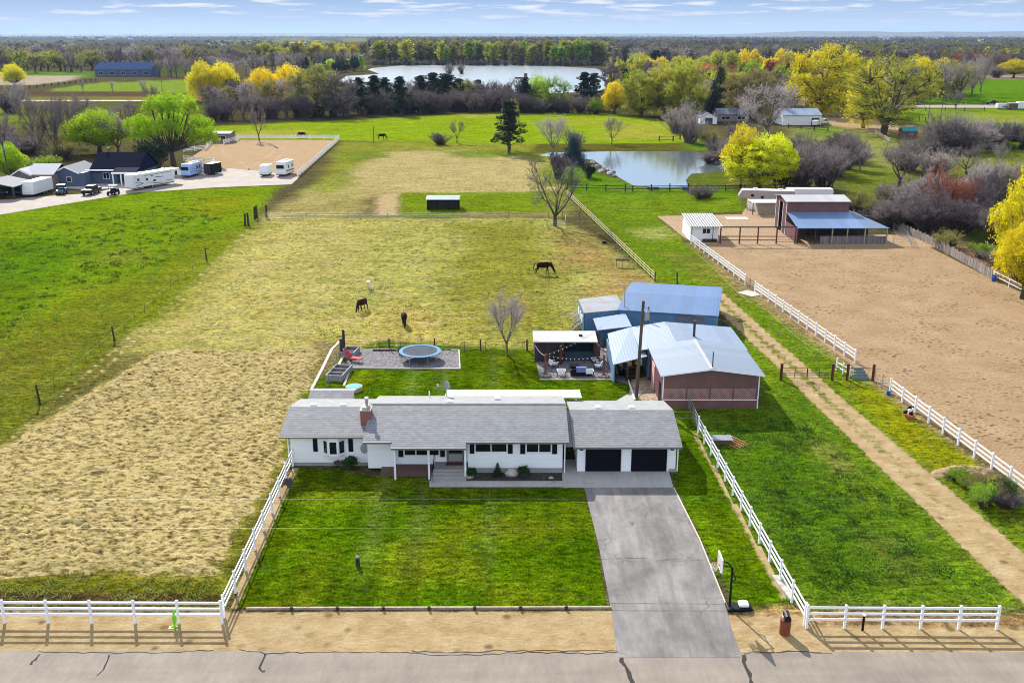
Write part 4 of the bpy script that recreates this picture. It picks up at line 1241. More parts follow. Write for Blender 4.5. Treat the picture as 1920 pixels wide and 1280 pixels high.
def red_barn():
    t = thing('maroon_workshop', 'maroon metal workshop with pale grey roof and a band of lattice across its front', 'workshop', (17.7, 86.4, 0))
    x0, x1, xr, y0, y1 = 13.4, 22.0, 17.6, 82.26, 90.6
    b = MB(); b.box(x0, x1, y0, y0 + .1, 1.9, 3.2); b.prism([(x0, y0, 3.2), (x1, y0, 3.2), (xr, y0, 3.72)], (0, .1, 0))
    b.box(x0, x1, y0, y0 + .1, 0, .86)
    obj('front_wall', b, M['maroon'], t)
    b = MB(); b.box(x0, x0 + .1, y0 + .1, y1, 0, 3.2); b.box(x1 - .1, x1, y0 + .1, y1, 0, 3.2); b.box(x0 + .1, x1 - .1, y1 - .1, y1, 0, 3.2)
    b.prism([(x0, y1 - .1, 3.2), (x1, y1 - .1, 3.2), (xr, y1 - .1, 3.72)], (0, .1, 0))
    obj('side_wall', b, M['maroon_y'], t)
    b = MB(); b.box(x0 + .1, x1 - .1, y0 + 1.2, y0 + 1.25, 0, 2.0); obj('inner_wall', b, M['maroon'], t)
    n = 4
    for i in range(n):
        a = x0 + .15 + (x1 - x0 - .3) * i / n; e = x0 + .15 + (x1 - x0 - .3) * (i + 1) / n - .12
        l = MB(); step = .2; hgt = 1.02; z0 = .88; th = .022
        L_ = e - a
        k = -hgt
        while k < L_:
            for sgn in (1, -1):
                xa, xb = k, k + hgt
                za, zb = (0, hgt) if sgn > 0 else (hgt, 0)
                # clip to the panel
                ta, tb = max(0, (0 - xa) / hgt), min(1, (L_ - xa) / hgt)
                if tb > ta:
                    pa = Vector((a + xa + hgt * ta, y0 + .03 + (.015 if sgn > 0 else 0), z0 + za + (zb - za) * ta))
                    pb = Vector((a + xa + hgt * tb, y0 + .03 + (.015 if sgn > 0 else 0), z0 + za + (zb - za) * tb))
                    l.tube(pa, pb, th, th, 4, 0, False)
            k += step
        obj('lattice_panel', l, M['lattice'], t)
        p = MB(); p.box(e, e + .12, y0 - .02, y0 + .1, .0, 1.9); obj('front_post', p, M['maroon_y'], t)
    r = MB(); gable_y(r, x0 - .3, x1 + .35, xr, y0 - .35, y1 + .1, 3.27, 3.87, .1)
    rf = obj('roof', r, M['roof_scale'], t)
    r = MB(); r.box(xr - .16, xr + .16, y0 - .37, y1 + .1, 3.86, 3.90); obj('ridge_cap', r, M['patio_roof'], rf)
    r = MB(); r.box(x0 - .3, x0 - .02, y0 - .4, y0 - .352, 3.15, 3.26)
    r.prism([(x0 - .3, y0 - .352, 3.14), (xr, y0 - .352, 3.74), (xr, y0 - .352, 3.86), (x0 - .3, y0 - .352, 3.26)], (0, -.03, 0))
    r.prism([(x1 + .35, y0 - .352, 3.14), (x1 + .35, y0 - .352, 3.26), (xr, y0 - .352, 3.86), (xr, y0 - .352, 3.74)], (0, -.03, 0))
    r.box(x0, x0 + .1, y0 - .03, y0, 0, 3.2); r.box(x1 - .1, x1, y0 - .03, y0, 0, 3.2); r.box(x0, x1, y0 - .03, y0 - .003, .80, .88)
    obj('trim', r, M['white'], t)
    d = MB(); d.box(x0 - .05, x0 - .003, 83.2, 84.2, 0, 2.1); obj('side_door', d, M['black'], t)
    d = MB(); d.box(x0 - .08, x0 - .003, 87.0, 88.6, 0, 2.4); obj('sliding_door', d, M['lattice'], t)
    v = MB(); v.tube((17.75, y0 + .1, 3.7), (17.75, y0 + .1, 5.3), .05); obj('vent_pipe', v, M['steel'], t)
M['roof_scale'] = ribbed('pale_scale_roofing', (0.21, 0.26, 0.33), .34, 'Y', .1, .5, stain=.15)
red_barn()

def middle_shed():
    t = thing('low_workshop', 'low metal roofed workshop between the maroon workshop and the tall blue shed', 'shed', (16, 95, 0))
    b = MB(); b.box(13.2, 22.6, 90.65, 98.0, 0, 2.7); obj('wall', b, M['wall_blue'], t)
    r = MB(); gable_y(r, 12.4, 22.9, 15.9, 90.75, 98.6, 2.75, 3.35, .1)
    obj('roof', r, M['metal_light'], t)
    r = MB(); r.prism([(9.6, 88.4, 2.0), (13.0, 89.9, 2.35), (12.4, 98.4, 2.75), (9.9, 97.4, 2.35)], (0, 0, .07)); obj('lean_to_roof', r, M['metal_light'], t)
    w_ = MB(); w_.box(9.75, 9.85, 89.0, 96.8, 0, 2.05); obj('side_wall', w_, M['wall_blue_y'], t)
    f = MB(); f.tube((18.2, 94.0, 3.0), (18.2, 94.0, 4.6), .13, .13, 10); f.tube((18.2, 94, 4.6), (18.2, 94, 4.8), .2, .16, 10); obj('flue', f, M['steel'], t)
    f = MB(); f.tube((14.3, 99.2, 3.0), (14.3, 99.2, 4.8), .08, .08, 8); obj('flue', f, M['steel'], t)
    r = MB(); r.box(15.82, 15.98, 90.7, 97.2, 3.35, 3.39); obj('ridge_cap', r, M['patio_roof'], t)
middle_shed()

def blue_shed():
    c = Vector((18.6, 110.2, 0)); ang = atan2(102.4 - 104.9, 24.06 - 13.6)
    t = thing('blue_metal_shed', 'tall blue grey metal shed with shallow ribbed roof behind the workshops', 'shed', c, ang)
    b = MB(); b.box(-5.3, 5.3, -6.4, 6.3, 0, 2.72)
    b.prism([(-5.3, -6.4, 2.72), (-5.3, 6.3, 2.72), (-5.3, 0, 3.2)], (.05, 0, 0)); b.prism([(5.25, -6.4, 2.72), (5.25, 6.3, 2.72), (5.25, 0, 3.2)], (.05, 0, 0))
    obj('wall', b, M['wall_blue'], t, world=False)
    b = MB(); b.box(-5.305, -5.3, -6.4, 6.3, 0, 2.7); b.box(5.3, 5.305, -6.4, 6.3, 0, 2.7); obj('side_wall', b, M['wall_blue_y'], t, world=False)
    b = MB(); b.box(.8, 4.0, -6.43, -6.402, 1.9, 2.6); obj('wall_patch', b, M['lattice2'], t, world=False)
    r = MB(); gable_x(r, -5.5, 5.5, -6.6, 6.5, -.6, 2.84, 3.36, .1); obj('roof', r, M['metal_blue'], t, world=False)
    for y in (-2.6, -1.4, -.2):
        w_ = MB(); w_.box(-5.36, -5.306, y - .3, y + .3, 1.3, 2.1); obj('window', w_, M['white'], t, world=False)
    f = MB(); f.path([(-4.9, -5.5, 2.8), (-4.9, -5.5, 5.2), (-5.1, -5.5, 5.45), (-5.6, -5.5, 5.45)], .05); obj('vent_pipe', f, M['galv'], t, world=False)
M['lattice2'] = plain('weathered_wall_patch', (0.14, 0.13, 0.14), .8, var=.3)
blue_shed()

def rusty_shed():
    t = thing('rust_streaked_shed', 'low shed with rust streaked roof against the left side of the blue shed', 'shed', (9.6, 107.5, 0))
    P = [G(1095, 588, 2.4), G(1172.6, 581, 2.5), G(1156, 553.6, 2.5), G(1084.5, 562.3, 2.4)]
    r = MB(); r.prism([P[0], P[1], P[2], P[3]], (0, 0, .08)); obj('roof', r, M['rusty'], t)
    b = MB()
    q = [p.copy() for p in P]
    for a, e in ((0, 1), (3, 0), (2, 3)):
        pa, pb = q[a].copy(), q[e].copy()
        d = (pb - pa).normalized() * .12
        pa += d; pb -= d
        n = Vector((-d.y, d.x, 0)).normalized() * .08
        b.prism([(pa.x, pa.y, 0), (pb.x, pb.y, 0), (pb.x, pb.y, pb.z - .01), (pa.x, pa.y, pa.z - .01)], n)
    obj('wall', b, M['wall_blue'], t)
    for k in range(3):
        a = q[3].lerp(q[0], .15 + .28 * k); e = q[3].lerp(q[0], .32 + .28 * k)
        w_ = MB(); w_.prism([(a.x - .05, a.y, 1.1), (e.x - .05, e.y, 1.1), (e.x - .05, e.y, 1.9), (a.x - .05, a.y, 1.9)], (-.05, 0, 0)); obj('window', w_, M['white'], t)
    t2 = thing('white_roof_lean_to', 'small lean-to with smooth pale blue roof in front of the rust streaked shed', 'shed', (9.3, 100.5, 0))
    P = [G(1120, 620, 2.0), G(1184.7, 612.6, 2.05), G(1172.6, 588.6, 2.45), G(1112, 598, 2.4)]
    r = MB(); r.prism(P, (0, 0, .07)); obj('roof', r, M['metal_smooth'], t2)
    b = MB(); b.prism([(P[0].x + .3, P[0].y + .9, 0), (P[1].x, P[1].y + .9, 0), (P[1].x, P[1].y + .9, 2.1), (P[0].x + .3, P[0].y + .9, 2.1)], (0, .08, 0)); obj('wall', b, M['wall_blue'], t2)
    for k in (0, 1):
        p = MB(); p.box(P[0].x + .2 + k * 1.9, P[0].x + .34 + k * 1.9, P[0].y + .15, P[0].y + .29, 0, 2.0); obj('post', p, M['maroon_y'], t2)
    # leaning ladders and timber against the left wall
    t3 = thing('timber_pile', 'pile of pale boards leaning on the left wall of the rust streaked shed', 'boards', (G(1085, 615).x, G(1085, 615).y, 0))
    rr = random.Random(4)
    b = MB()
    for k in range(16):
        a = G(1078 + rr.uniform(-3, 8), 592 + k * 2.0)
        b.tube((a.x - .5, a.y, .1), (a.x + .8, a.y + rr.uniform(-.6, .6), 1.3 + rr.uniform(-.3, .3)), .05, .05, 4)
    obj('board', b, M['timber2'], t3)
M['metal_smooth'] = plain('smooth_pale_roofing', (0.32, 0.39, 0.50), .4, .15, var=.06)
M['timber2'] = plain('bleached_boards', (0.42, 0.40, 0.38), .85, var=.3)
rusty_shed()

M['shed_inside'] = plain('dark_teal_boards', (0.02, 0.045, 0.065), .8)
def patio_shed():
    x0, x1, y0, y1 = 2.3, 8.55, 95.4, 98.4
    t = thing('brown_patio_shed', 'dark brown shed with white roof, open at its right half, behind the patio furniture', 'shed', ((x0 + x1) / 2, y0, 0))
    b = MB(); b.box(x0, x1, y1 - .1, y1, 0, 2.1); b.box(x0, x0 + .1, y0, y1 - .1, 0, 2.1); b.box(x1 - .1, x1, y0, y1 - .1, 0, 2.1)
    b.box(x0 + .1, 5.35, y0, y0 + .1, 0, 2.1); b.box(5.25, 5.35, y0 + .1, y1 - .1, 0, 2.1); b.box(8.3, 8.45, y0, y0 + .1, 0, 2.1)
    obj('wall', b, M['brownwall2'], t)
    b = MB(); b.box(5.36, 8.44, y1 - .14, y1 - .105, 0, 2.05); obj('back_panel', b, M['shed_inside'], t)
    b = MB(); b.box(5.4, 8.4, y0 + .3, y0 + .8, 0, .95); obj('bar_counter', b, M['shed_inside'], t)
    r = MB(); r.prism([(x0 - .15, y0 - .25, 2.14), (x1 + .15, y0 - .25, 2.14), (x1 + .15, y1 + .1, 2.3), (x0 - .15, y1 + .1, 2.3)], (0, 0, .08)); obj('roof', r, M['patio_roof'], t)
    for xx, s_ in ((5.3, -1), (8.42, 1)):
        d = MB(); d.cbox((xx + s_ * .25, y0 - .55, 1.0), (.06, 1.2, 2.0), rz=s_ * .35); obj('door', d, M['brownwood'], t)
    v = MB(); v.box(6.9, 7.25, 96.8, 97.1, 2.25, 2.45); obj('roof_vent', v, M['black'], t)
    for x, z in ((2.6, 0), (3.8, 0)):
        f = MB(); f.box(x, x + .9, y0 - .03, y0 - .002, .1, 2.0); obj('wall_panel', f, M['brownwall3'], t)
M['brownwall2'] = plain('dark_brown_wall', (0.045, 0.028, 0.03), .8)
M['brownwall3'] = plain('dark_brown_panel', (0.03, 0.019, 0.022), .8)
patio_shed()

def field_shelter():
    t = thing('field_shelter', 'low animal shelter with pale metal roof standing in the small green paddock', 'shelter', G(831, 392))
    c = G(831, 393); w_ = 6.1
    x0, x1, y0, y1 = c.x - w_ / 2, c.x + w_ / 2, c.y - .6, c.y + 3.4
    b = MB(); b.box(x0, x1, y1 - .08, y1, 0, 1.9); b.box(x0, x0 + .08, y0, y1 - .08, 0, 1.9); b.box(x1 - .08, x1, y0, y1 - .08, 0, 1.9)
    obj('wall', b, M['charcoal'], t)
    r = MB(); r.prism([(x0 - .15, y0 - .3, 2.05), (x0 - .15, y0 - .3, 1.97), (x0 - .15, y0 + 1.2, 2.42), (x0 - .15, y0 + 1.2, 2.5)], (w_ + .3, 0, 0))
    r.prism([(x0 - .15, y0 + 1.2, 2.42), (x0 - .15, y1 + .2, 2.1), (x0 - .15, y1 + .2, 2.18), (x0 - .15, y0 + 1.2, 2.5)], (w_ + .3, 0, 0))
    obj('roof', r, M['metal_light'], t)
    for k in range(4):
        p = MB(); x = x0 + .06 + (w_ - .12) * k / 3; p.box(x - .06, x + .06, y0, y0 + .12, 0, 1.95); obj('post', p, M['black'], t)
    for z in (.45, .95, 1.4):
        p = MB(); p.box(x0, x1, y0 + .12, y0 + .17, z, z + .14); obj('rail', p, M['charcoal'], t)
field_shelter()

def horse_barn():
    t = thing('maroon_horse_barn', 'tall maroon horse barn with white roof and a wide blue metal lean-to facing the arena', 'barn', (51, 163, 0))
    x0, x1, y0, y1 = 45.6, 55.9, 162.2, 169.0
    b = MB(); b.box(x0, x1, y0, y0 + .12, 0, 5.5); b.box(x0, x1, y1 - .12, y1, 0, 5.5); b.box(x1 - .12, x1, y0 + .12, y1 - .12, 0, 5.5)
    b.box(x0, x0 + .12, y0 + .12, y0 + 2.2, 0, 5.5); b.box(x0, x0 + .12, y1 - 2.2, y1 - .12, 0, 5.5); b.box(x0, x0 + .12, y0 + 2.2, y1 - 2.2, 5.0, 5.5)
    for x in (x0, x1 - .12):
        b.prism([(x, y0, 5.5), (x, y1, 5.5), (x, (y0 + y1) / 2, 6.0)], (.12, 0, 0))
    obj('wall', b, M['maroon'], t)
    r = MB(); gable_x(r, x0 - .3, x1 + .2, y0 - .3, y1 + .3, (y0 + y1) / 2, 5.58, 6.15, .1); obj('roof', r, M['patio_roof'], t)
    r = MB(); r.box(x0 - .05, x0 - .002, y0 - .02, y0 + .12, 0, 5.5); r.box(x0 - .05, x0 - .002, y0 + 2.1, y0 + 2.25, 0, 5); r.box(x0 - .05, x0 - .002, y1 - 2.25, y1 - 2.1, 0, 5)
    r.box(x0 - .05, x0 - .003, y1 - .15, y1, 0, 5.5); obj('trim', r, M['white'], t)
    r = MB()
    for z in (1.2, 2.2, 3.2, 4.2): r.box(x0 + .3, x0 + .4, y0 + 2.2, y1 - 2.2, z, z + .12)
    obj('inner_shelf', r, M['brownwood'], t)
    # lean-to
    l = MB()
    l.prism([(45.3, 154.2, 2.55), (56.2, 154.2, 2.55), (55.9, 162.15, 3.75), (45.62, 162.15, 3.75)], (0, 0, .08))
    lr = obj('lean_to_roof', l, M['metal_blue_b'], t)
    l = MB(); l.prism([(56.22, 154.2, 2.54), (60.2, 154.9, 2.4), (58.6, 166.6, 2.9), (55.93, 166.0, 3.75), (55.93, 162.15, 3.75)], (0, 0, .08)); obj('lean_to_side_roof', l, M['metal_blue_y'], t)
    for x in (45.5, 48.3, 51.0, 53.4, 56.2, 59.7):
        p = MB(); p.box(x - .09, x + .09, 154.4, 154.58, 0, 2.55 if x < 57 else 2.4); obj('post', p, M['timber' if x > 50 else 'darkpost'], t)
    b = MB(); b.box(49.2, 59.7, 154.6, 154.66, 0, 1.25); obj('plank_front', b, M['greyplank'], t)
    b = MB(); b.box(49.2, 59.4, 161.9, 162.1, 0, 3.2); obj('back_wall', b, M['charcoal'], t)
    b = MB(); b.box(45.62, 45.7, 155.2, 162.1, 0, 2.3); obj('side_wall', b, M['maroon_y'], t)
M['metal_blue_b'] = ribbed('blue_ribbed_roofing', (0.15, 0.24, 0.42), .35, 'X', .2, .45, stain=.15)
horse_barn()

def white_shed():
    t = thing('white_tack_shed', 'small white shed with dark striped corrugated roof at the corner of the arena', 'shed', G(1320, 452))
    x0, x1, y0, y1 = G(1293.8, 452).x, G(1346, 452).x, G(1300, 452).y, 164.5
    b = MB(); b.box(x0, x1, y0, y1, 0, 2.35); obj('wall', b, M['siding'], t)
    b.v
    r = MB(); r.prism([(x0 - .3, y0 - 1.0, 2.5), (x1 + .6, y0 - 1.0, 2.5), (x1 + .4, y1 + .3, 3.1), (x0 - .3, y1 + .3, 3.1)], (0, 0, .06)); obj('roof', r, M['striped'], t)
    window(t, x0 + 1.9, x0 + 3.2, y0, 1.2, 2.1, 2)
    d = MB(); d.box(x0 + 3.4, x0 + 3.5, y0 - .9, y0 - .8, 0, 2.5); obj('post', d, M['darkpost'], t)
    d = MB(); d.box(x0, x0 + .1, y0 - .9, y0 - .8, 0, 2.5); obj('post', d, M['darkpost'], t)
    d = MB(); d.box(x0 + 2.0, x0 + 4.2, y0 - .9, y0 - .1, 0, .4); obj('deck', d, M['darkpost'], t)
def striped():
    m = NT('striped_corrugated_roof')
    sp = m.n('SeparateXYZ'); m.l(m.co(), sp.inputs[0])
    fr = m.math('FRACT', m.math('DIVIDE', sp.outputs['X'], .42))
    m.col(m.mix(m.rng(fr, .45, .6), (0.62, 0.62, 0.60), (0.11, 0.10, 0.10))); m.set(.5, .1)
    return m.mat
M['striped'] = striped()
white_shed()

def neighbour_house():
    # big dark roofed house left; local frame: front towards the camera
    c = G(195, 350)
    t = thing('blue_grey_house', 'blue grey house with steep navy roof and white trim beside the parked motorhomes', 'house', c, 0)
    X = lambda px, py=350: G(px, py).x
    y0 = c.y + 1
    b = MB(); b.box(X(112), X(160), y0 - 1, y0 + 9, 0, 3.0); b.box(X(160), X(208), y0 + 3.2, y0 + 12, 0, 3.0); b.box(X(208), X(248), y0 + 5.5, y0 + 15, 0, 2.7)
    b.prism([(X(107), y0 - 1, 3.0), (X(148), y0 - 1, 3.0), (X(126), y0 - 1, 4.3)], (0, .1, 0))
    obj('wall', b, M['greywall'], t)
    r = MB(); gable_y(r, X(105) - .4, X(150) + .3, X(126), y0 - 1.3, y0 + 9.5, 3.0, 4.45, .15); obj('garage_roof', r, M['shingle_slate'], t)
    r = MB(); gable_x(r, X(156), X(250), y0 + 2.6, y0 + 16, y0 + 9.3, 2.9, 6.3, .2)
    for gx in (X(158), X(248)): r.prism([(gx, y0 + 3.2, 2.6), (gx, y0 + 15.4, 2.6), (gx, y0 + 9.3, 6.0)], (.2, 0, 0)); obj('roof', r, M['shingle_navy'], t)
    r = MB(); r.prism([(X(205), y0 + .8, 2.7), (X(251), y0 + .8, 2.7), (X(251), y0 + 5, 3.7), (X(205), y0 + 5, 3.7)], (0, 0, .12)); pr = obj('porch_roof', r, M['shingle_navy'], t)
    for px in (207, 222, 236, 250):
        p = MB(); p.box(X(px) - .12, X(px) + .12, y0 + .9, y0 + 1.14, 0, 2.7); obj('porch_post', p, M['white'], t)
    p = MB(); p.box(X(205), X(256), y0 + .7, y0 + .82, 2.5, 2.85)
    for (xa, za), (xb, zb) in (((X(105) - .4, 2.95), (X(126), 4.4)), ((X(126), 4.4), (X(150) + .3, 2.95))):
        p.prism([(xa, y0 - 1.32, za - .25), (xb, y0 - 1.32, zb - .25), (xb, y0 - 1.32, zb + .05), (xa, y0 - 1.32, za + .05)], (0, -.06, 0))
    p.box(X(150), X(205), y0 + 2.45, y0 + 2.6, 2.95, 3.2)
    obj('trim', p, M['white'], t)
    window(t, X(181), X(193), y0 + 3.2, 1.1, 2.5, 2)
    window(t, X(127), X(136), y0 - 1, 1.0, 2.2, 1)
    d = MB(); d.box(X(226), X(236), y0 + 5.4, y0 + 5.49, 0, 2.3); obj('door', d, M['black'], t)
    d = MB(); d.box(X(170), X(173), y0 + 10, y0 + 11, 5.6, 7.2); d2 = obj('chimney', d, M['brick'], t)
    # taupe house
    c2 = G(60, 355)
    t2 = thing('taupe_house', 'taupe house with pale grey gable roof behind the white cargo trailer', 'house', c2)
    X2 = lambda px: G(px, 355).x
    y1 = c2.y + 1
    b = MB(); b.box(X2(24), X2(97), y1, y1 + 9, 0, 3.0); b.prism([(X2(22), y1, 3.0), (X2(58), y1, 3.0), (X2(38), y1, 4.1)], (0, .1, 0)); obj('wall', b, M['taupewall'], t2)
    r = MB(); gable_y(r, X2(20), X2(60), X2(38), y1 - .4, y1 + 8, 3.0, 4.25, .15); obj('roof', r, M['shingle_pale'], t2)
    r = MB(); gable_x(r, X2(45), X2(99), y1 + .2, y1 + 9.4, y1 + 5, 3.0, 4.8, .15); obj('roof', r, M['shingle_pale'], t2)
    r = MB()
    for (xa, za), (xb, zb) in (((X2(20), 2.95), (X2(38), 4.2)), ((X2(38), 4.2), (X2(60), 2.95))):
        r.prism([(xa, y1 - .42, za - .3), (xb, y1 - .42, zb - .3), (xb, y1 - .42, zb), (xa, y1 - .42, za)], (0, -.06, 0))
    obj('trim', r, M['white'], t2)
    for px in (64, 71, 78): window(t2, X2(px), X2(px + 4), y1, .8, 2.2, 1, name='window')
    # carport at the edge
    c3 = G(8, 372)
    t3 = thing('grey_carport', 'open carport with pale grey roof at the left end of the neighbour drive', 'carport', c3)
    r = MB(); gable_y(r, c3.x - 8, c3.x + 3.2, c3.x - 2, c3.y - 2, c3.y + 7, 2.6, 3.7, .15); obj('roof', r, M['shingle_slate'], t3)
    for dx in (-6.5, -2, 2.8):
        p = MB(); p.box(c3.x + dx - .15, c3.x + dx + .15, c3.y - 1.6, c3.y - 1.3, 0, 2.6); obj('post', p, M['charcoal'], t3)
    b = MB(); b.box(c3.x - 7, c3.x + 3, c3.y + 6.4, c3.y + 6.5, 0, 2.6); obj('wall', b, M['greywall'], t3)
neighbour_house()

def simple_house(name, label, cat, px, py, wpx, dep, he, hr, wall, roof, along='x', wins=0, door=None, group=None, trim=False):
    a, e = G(px - wpx / 2, py), G(px + wpx / 2, py)
    x0, x1, y0 = a.x, e.x, a.y
    t = thing(name, label, cat, ((x0 + x1) / 2, y0, 0), group=group)
    b = MB(); b.box(x0, x1, y0, y0 + dep, 0, he)
    r = MB(); o_ = .3
    if along == 'x':
        gable_x(r, x0 - o_, x1 + o_, y0 - o_, y0 + dep + o_, y0 + dep / 2, he + .05, hr, .15)
        for x in (x0, x1 - .1): b.prism([(x, y0, he), (x, y0 + dep, he), (x, y0 + dep / 2, hr - .2)], (.1, 0, 0))
    else:
        xm = (x0 + x1) / 2
        gable_y(r, x0 - o_, x1 + o_, xm, y0 - o_, y0 + dep + o_, he + .05, hr, .15)
        b.prism([(x0, y0, he), (x1, y0, he), (xm, y0, hr - .2)], (0, .1, 0))
    obj('wall', b, wall, t); obj('roof', r, roof, t)
    for k in range(wins):
        xc = x0 + (x1 - x0) * (k + .5) / wins
        ww = min(1.6, (x1 - x0) / wins * .3)
        window(t, xc - ww, xc + ww, y0, he * .3, he * .75, 2 if ww > 1 else 1)
    if door:
        d = MB(); d.box(x0 + (x1 - x0) * door, x0 + (x1 - x0) * door + 2.8, y0 - .05, y0 - .002, 0, min(he - .3, 2.6)); obj('door', d, M['charcoal'], t)
    return t
simple_house('blue_roofed_hall', 'long hall with deep blue metal roof and glazed front on the far left', 'hall', 232, 144, 106, 20, 5.2, 10.5, M['greywall'], M['bluebldg'], 'x', 5)
simple_house('white_farm_garage', 'white gabled farm garage with metal roof beside the gravel yard on the right', 'garage', 1503, 235, 72, 14, 3.6, 5.6, M['white'], M['metal_light'], 'x', 0, .75)
simple_house('small_white_garage', 'small white gabled garage behind the grey bushes beyond the pond', 'garage', 1328, 233, 32, 8, 2.6, 4.2, M['white'], M['shingle_slate'], 'y', 0, .3)
simple_house('taupe_roofed_house', 'low house with dark taupe roof next to the dark pointed spruce', 'house', 1375, 228, 58, 10, 2.6, 4.6, M['taupewall'], M['shingle_slate'], 'x', 2)
simple_house('green_roofed_shed', 'brown shed with teal green roof standing in the scrub', 'shed', 1706, 262, 26, 4, 2.6, 3.8, M['brownwall'], M['teal'], 'x', 0)
simple_house('grey_stable', 'low grey stable with open doorway behind the big lime willow', 'stable', 414, 268, 36, 6, 2.8, 3.3, M['taupewall'], M['shingle_pale'], 'x', 1)
FAR = [(560, 84, 30, 'w'), (400, 86, 22, 'g'), (425, 86, 20, 'g'), (132, 72, 14, 'w'), (170, 73, 12, 'w'), (205, 72, 12, 'w'), (232, 71, 10, 'w'), (150, 71, 9, 'g'), (245, 74, 9, 'g'), (190, 75, 10, 'g'),
       (745, 74, 12, 'w'), (716, 71, 8, 'w'), (700, 70, 7, 'w'), (1665, 75, 30, 'w'), (1740, 76, 12, 'w'), (1755, 76, 8, 'w'), (1840, 80, 8, 'w'), (1590, 68, 6, 'w'), (1770, 70, 5, 'w'), (320, 68, 12, 'w'), (360, 67, 9, 'w'), (300, 70, 9, 'g'),
       (20, 108, 22, 'w'), (62, 104, 14, 'w'), (35, 111, 12, 'w'), (515, 68, 7, 'w'), (680, 90, 8, 'w')]
for k, (px, py, wp, c) in enumerate(FAR):
    D = G(px, py).y
    simple_house('distant_house', 'tiny pale house far away among the trees near the horizon' if c == 'w' else 'tiny dark roofed house far away among the trees near the horizon', 'house', px, py, wp, 12, 4 if D < 4000 else 9, 6.5 if D < 4000 else 14,
                 M['white'], M['patio_roof'] if c == 'w' else M['shingle_slate'], 'x', 0, None, 'pale houses scattered toward the horizon' if c == 'w' else 'dark roofed houses scattered toward the horizon')
# ------------------------------------------------------------------ fences, vehicles, animals, yard things
def rail_fence(name, label, cat, pts, gap, hp, rails, pmat, rmat, pw=.13, rh=.14, rt=.04, cap=False, z=0, round_=False, rail_side=0.0, wire=False, group=None, px=True, lean=0.0):
    P = [G(*p) for p in pts] if px else [Vector((*p, 0)) for p in pts]
    t = thing(name, label, cat, P[0], group=group)
    rr = random.Random(len(label))
    posts = []
    for i, (a, b) in enumerate(zip(P[:-1], P[1:])):
        n = max(1, round((b - a).length / gap))
        for k in range(n + (1 if i == len(P) - 2 else 0)):
            posts.append((a.lerp(b, k / n), atan2((b - a).y, (b - a).x)))
        d = (b - a); L_ = d.length; ang = atan2(d.y, d.x)
        for hz in rails:
            mb = MB()
            R = Matrix.Translation(a) @ Matrix.Rotation(ang, 4, 'Z')
            if wire:
                mb.tube(a + Vector((0, 0, hz)), b + Vector((0, 0, hz)), rt, rt, 3)
            else:
                o = rail_side
                mb.box(0, L_, o - rt / 2, o + rt / 2, hz - rh / 2, hz + rh / 2, M=R)
            obj('wire' if wire else 'rail', mb, rmat, t)
    for p, ang in posts[:100]:
        mb = MB(); R = Matrix.Translation(p) @ Matrix.Rotation(ang, 4, 'Z')
        h = hp * rr.uniform(1 - lean, 1 + lean)
        if round_:
            mb.tube(p, p + Vector((rr.uniform(-lean, lean) * .5, rr.uniform(-lean, lean) * .5, h)), pw / 2, pw / 2 * .9, 6)
        else:
            mb.box(-pw / 2, pw / 2, -pw / 2, pw / 2, 0, h, M=R)
        if cap:
            c = pw / 2 + .015
            mb.box(-c, c, -c, c, h, h + .03, M=R)
            mb.add([R @ Vector(v) for v in ((-c, -c, h + .03), (c, -c, h + .03), (c, c, h + .03), (-c, c, h + .03), (0, 0, h + .09))], [(0, 1, 4), (1, 2, 4), (2, 3, 4), (3, 0, 4)])
        obj('post', mb, pmat, t)
    return t
V3 = [1.33, .95, .57]
WF = dict(gap=2.44, hp=1.46, rails=V3, pmat=M['vinyl'], rmat=M['vinyl'], cap=True)
rail_fence('vinyl_fence', 'white three rail fence along the road in front of the straw field', 'fence', [(-560, 1166), (417, 1168.5)], **WF)
rail_fence('vinyl_fence', 'white three rail fence between the straw field and the front lawn', 'fence', [(421, 1157), (549.5, 874)], **WF)
rail_fence('vinyl_fence', 'white three rail fence running from the road back to the maroon workshop', 'fence', [(1508, 1172), (1309, 811)], **WF)
rail_fence('vinyl_fence', 'short white three rail fence along the road beside the stump mailbox', 'fence', [(1511.5, 1177), (1868, 1179)], **{**WF, 'gap': 2.14})
rail_fence('vinyl_fence', 'white three rail fence on the far half of the riding arena edge', 'fence', [(1295.5, 457), (1397, 534)], **WF)
rail_fence('vinyl_fence', 'white three rail fence beside the two-rut lane ending at the mounting steps', 'fence', [(1415, 548), (1602, 681)], **WF)
rail_fence('vinyl_fence', 'white three rail fence on the near edge of the riding arena', 'fence', [(1668, 737), (2100, 1068)], **WF)
rail_fence('pipe_fence', 'low dark pipe gate filling the gap in the white arena fence', 'gate', [(1397, 534), (1415, 548)], 2, 1.3, [.3, .6, .9, 1.2], M['steel'], M['steel'], pw=.06, rh=.04)
rail_fence('wire_fence', 'wire fence section between the brown gate and the near white arena fence', 'fence', [(1640, 714), (1668, 737)], 2, 1.3, [.3, .6, .9, 1.2], M['galv'], M['galv'], pw=.05, rt=.012, wire=True)
rail_fence('pipe_fence', 'grey five rail pipe gate between the maroon workshop corner and the white fence', 'gate', [(1286, 757), (1307, 806)], 3.5, 1.35, [.25, .5, .75, 1.0, 1.3], M['steel'], M['galv'], pw=.08, rh=.05)
rail_fence('pipe_fence', 'thin two rail pipe barrier from the garage corner to the white fence', 'gate', [(1262, 793), (1303, 793)], 5, 1.1, [.5, 1.05], M['galv'], M['galv'], pw=.05, rh=.03)
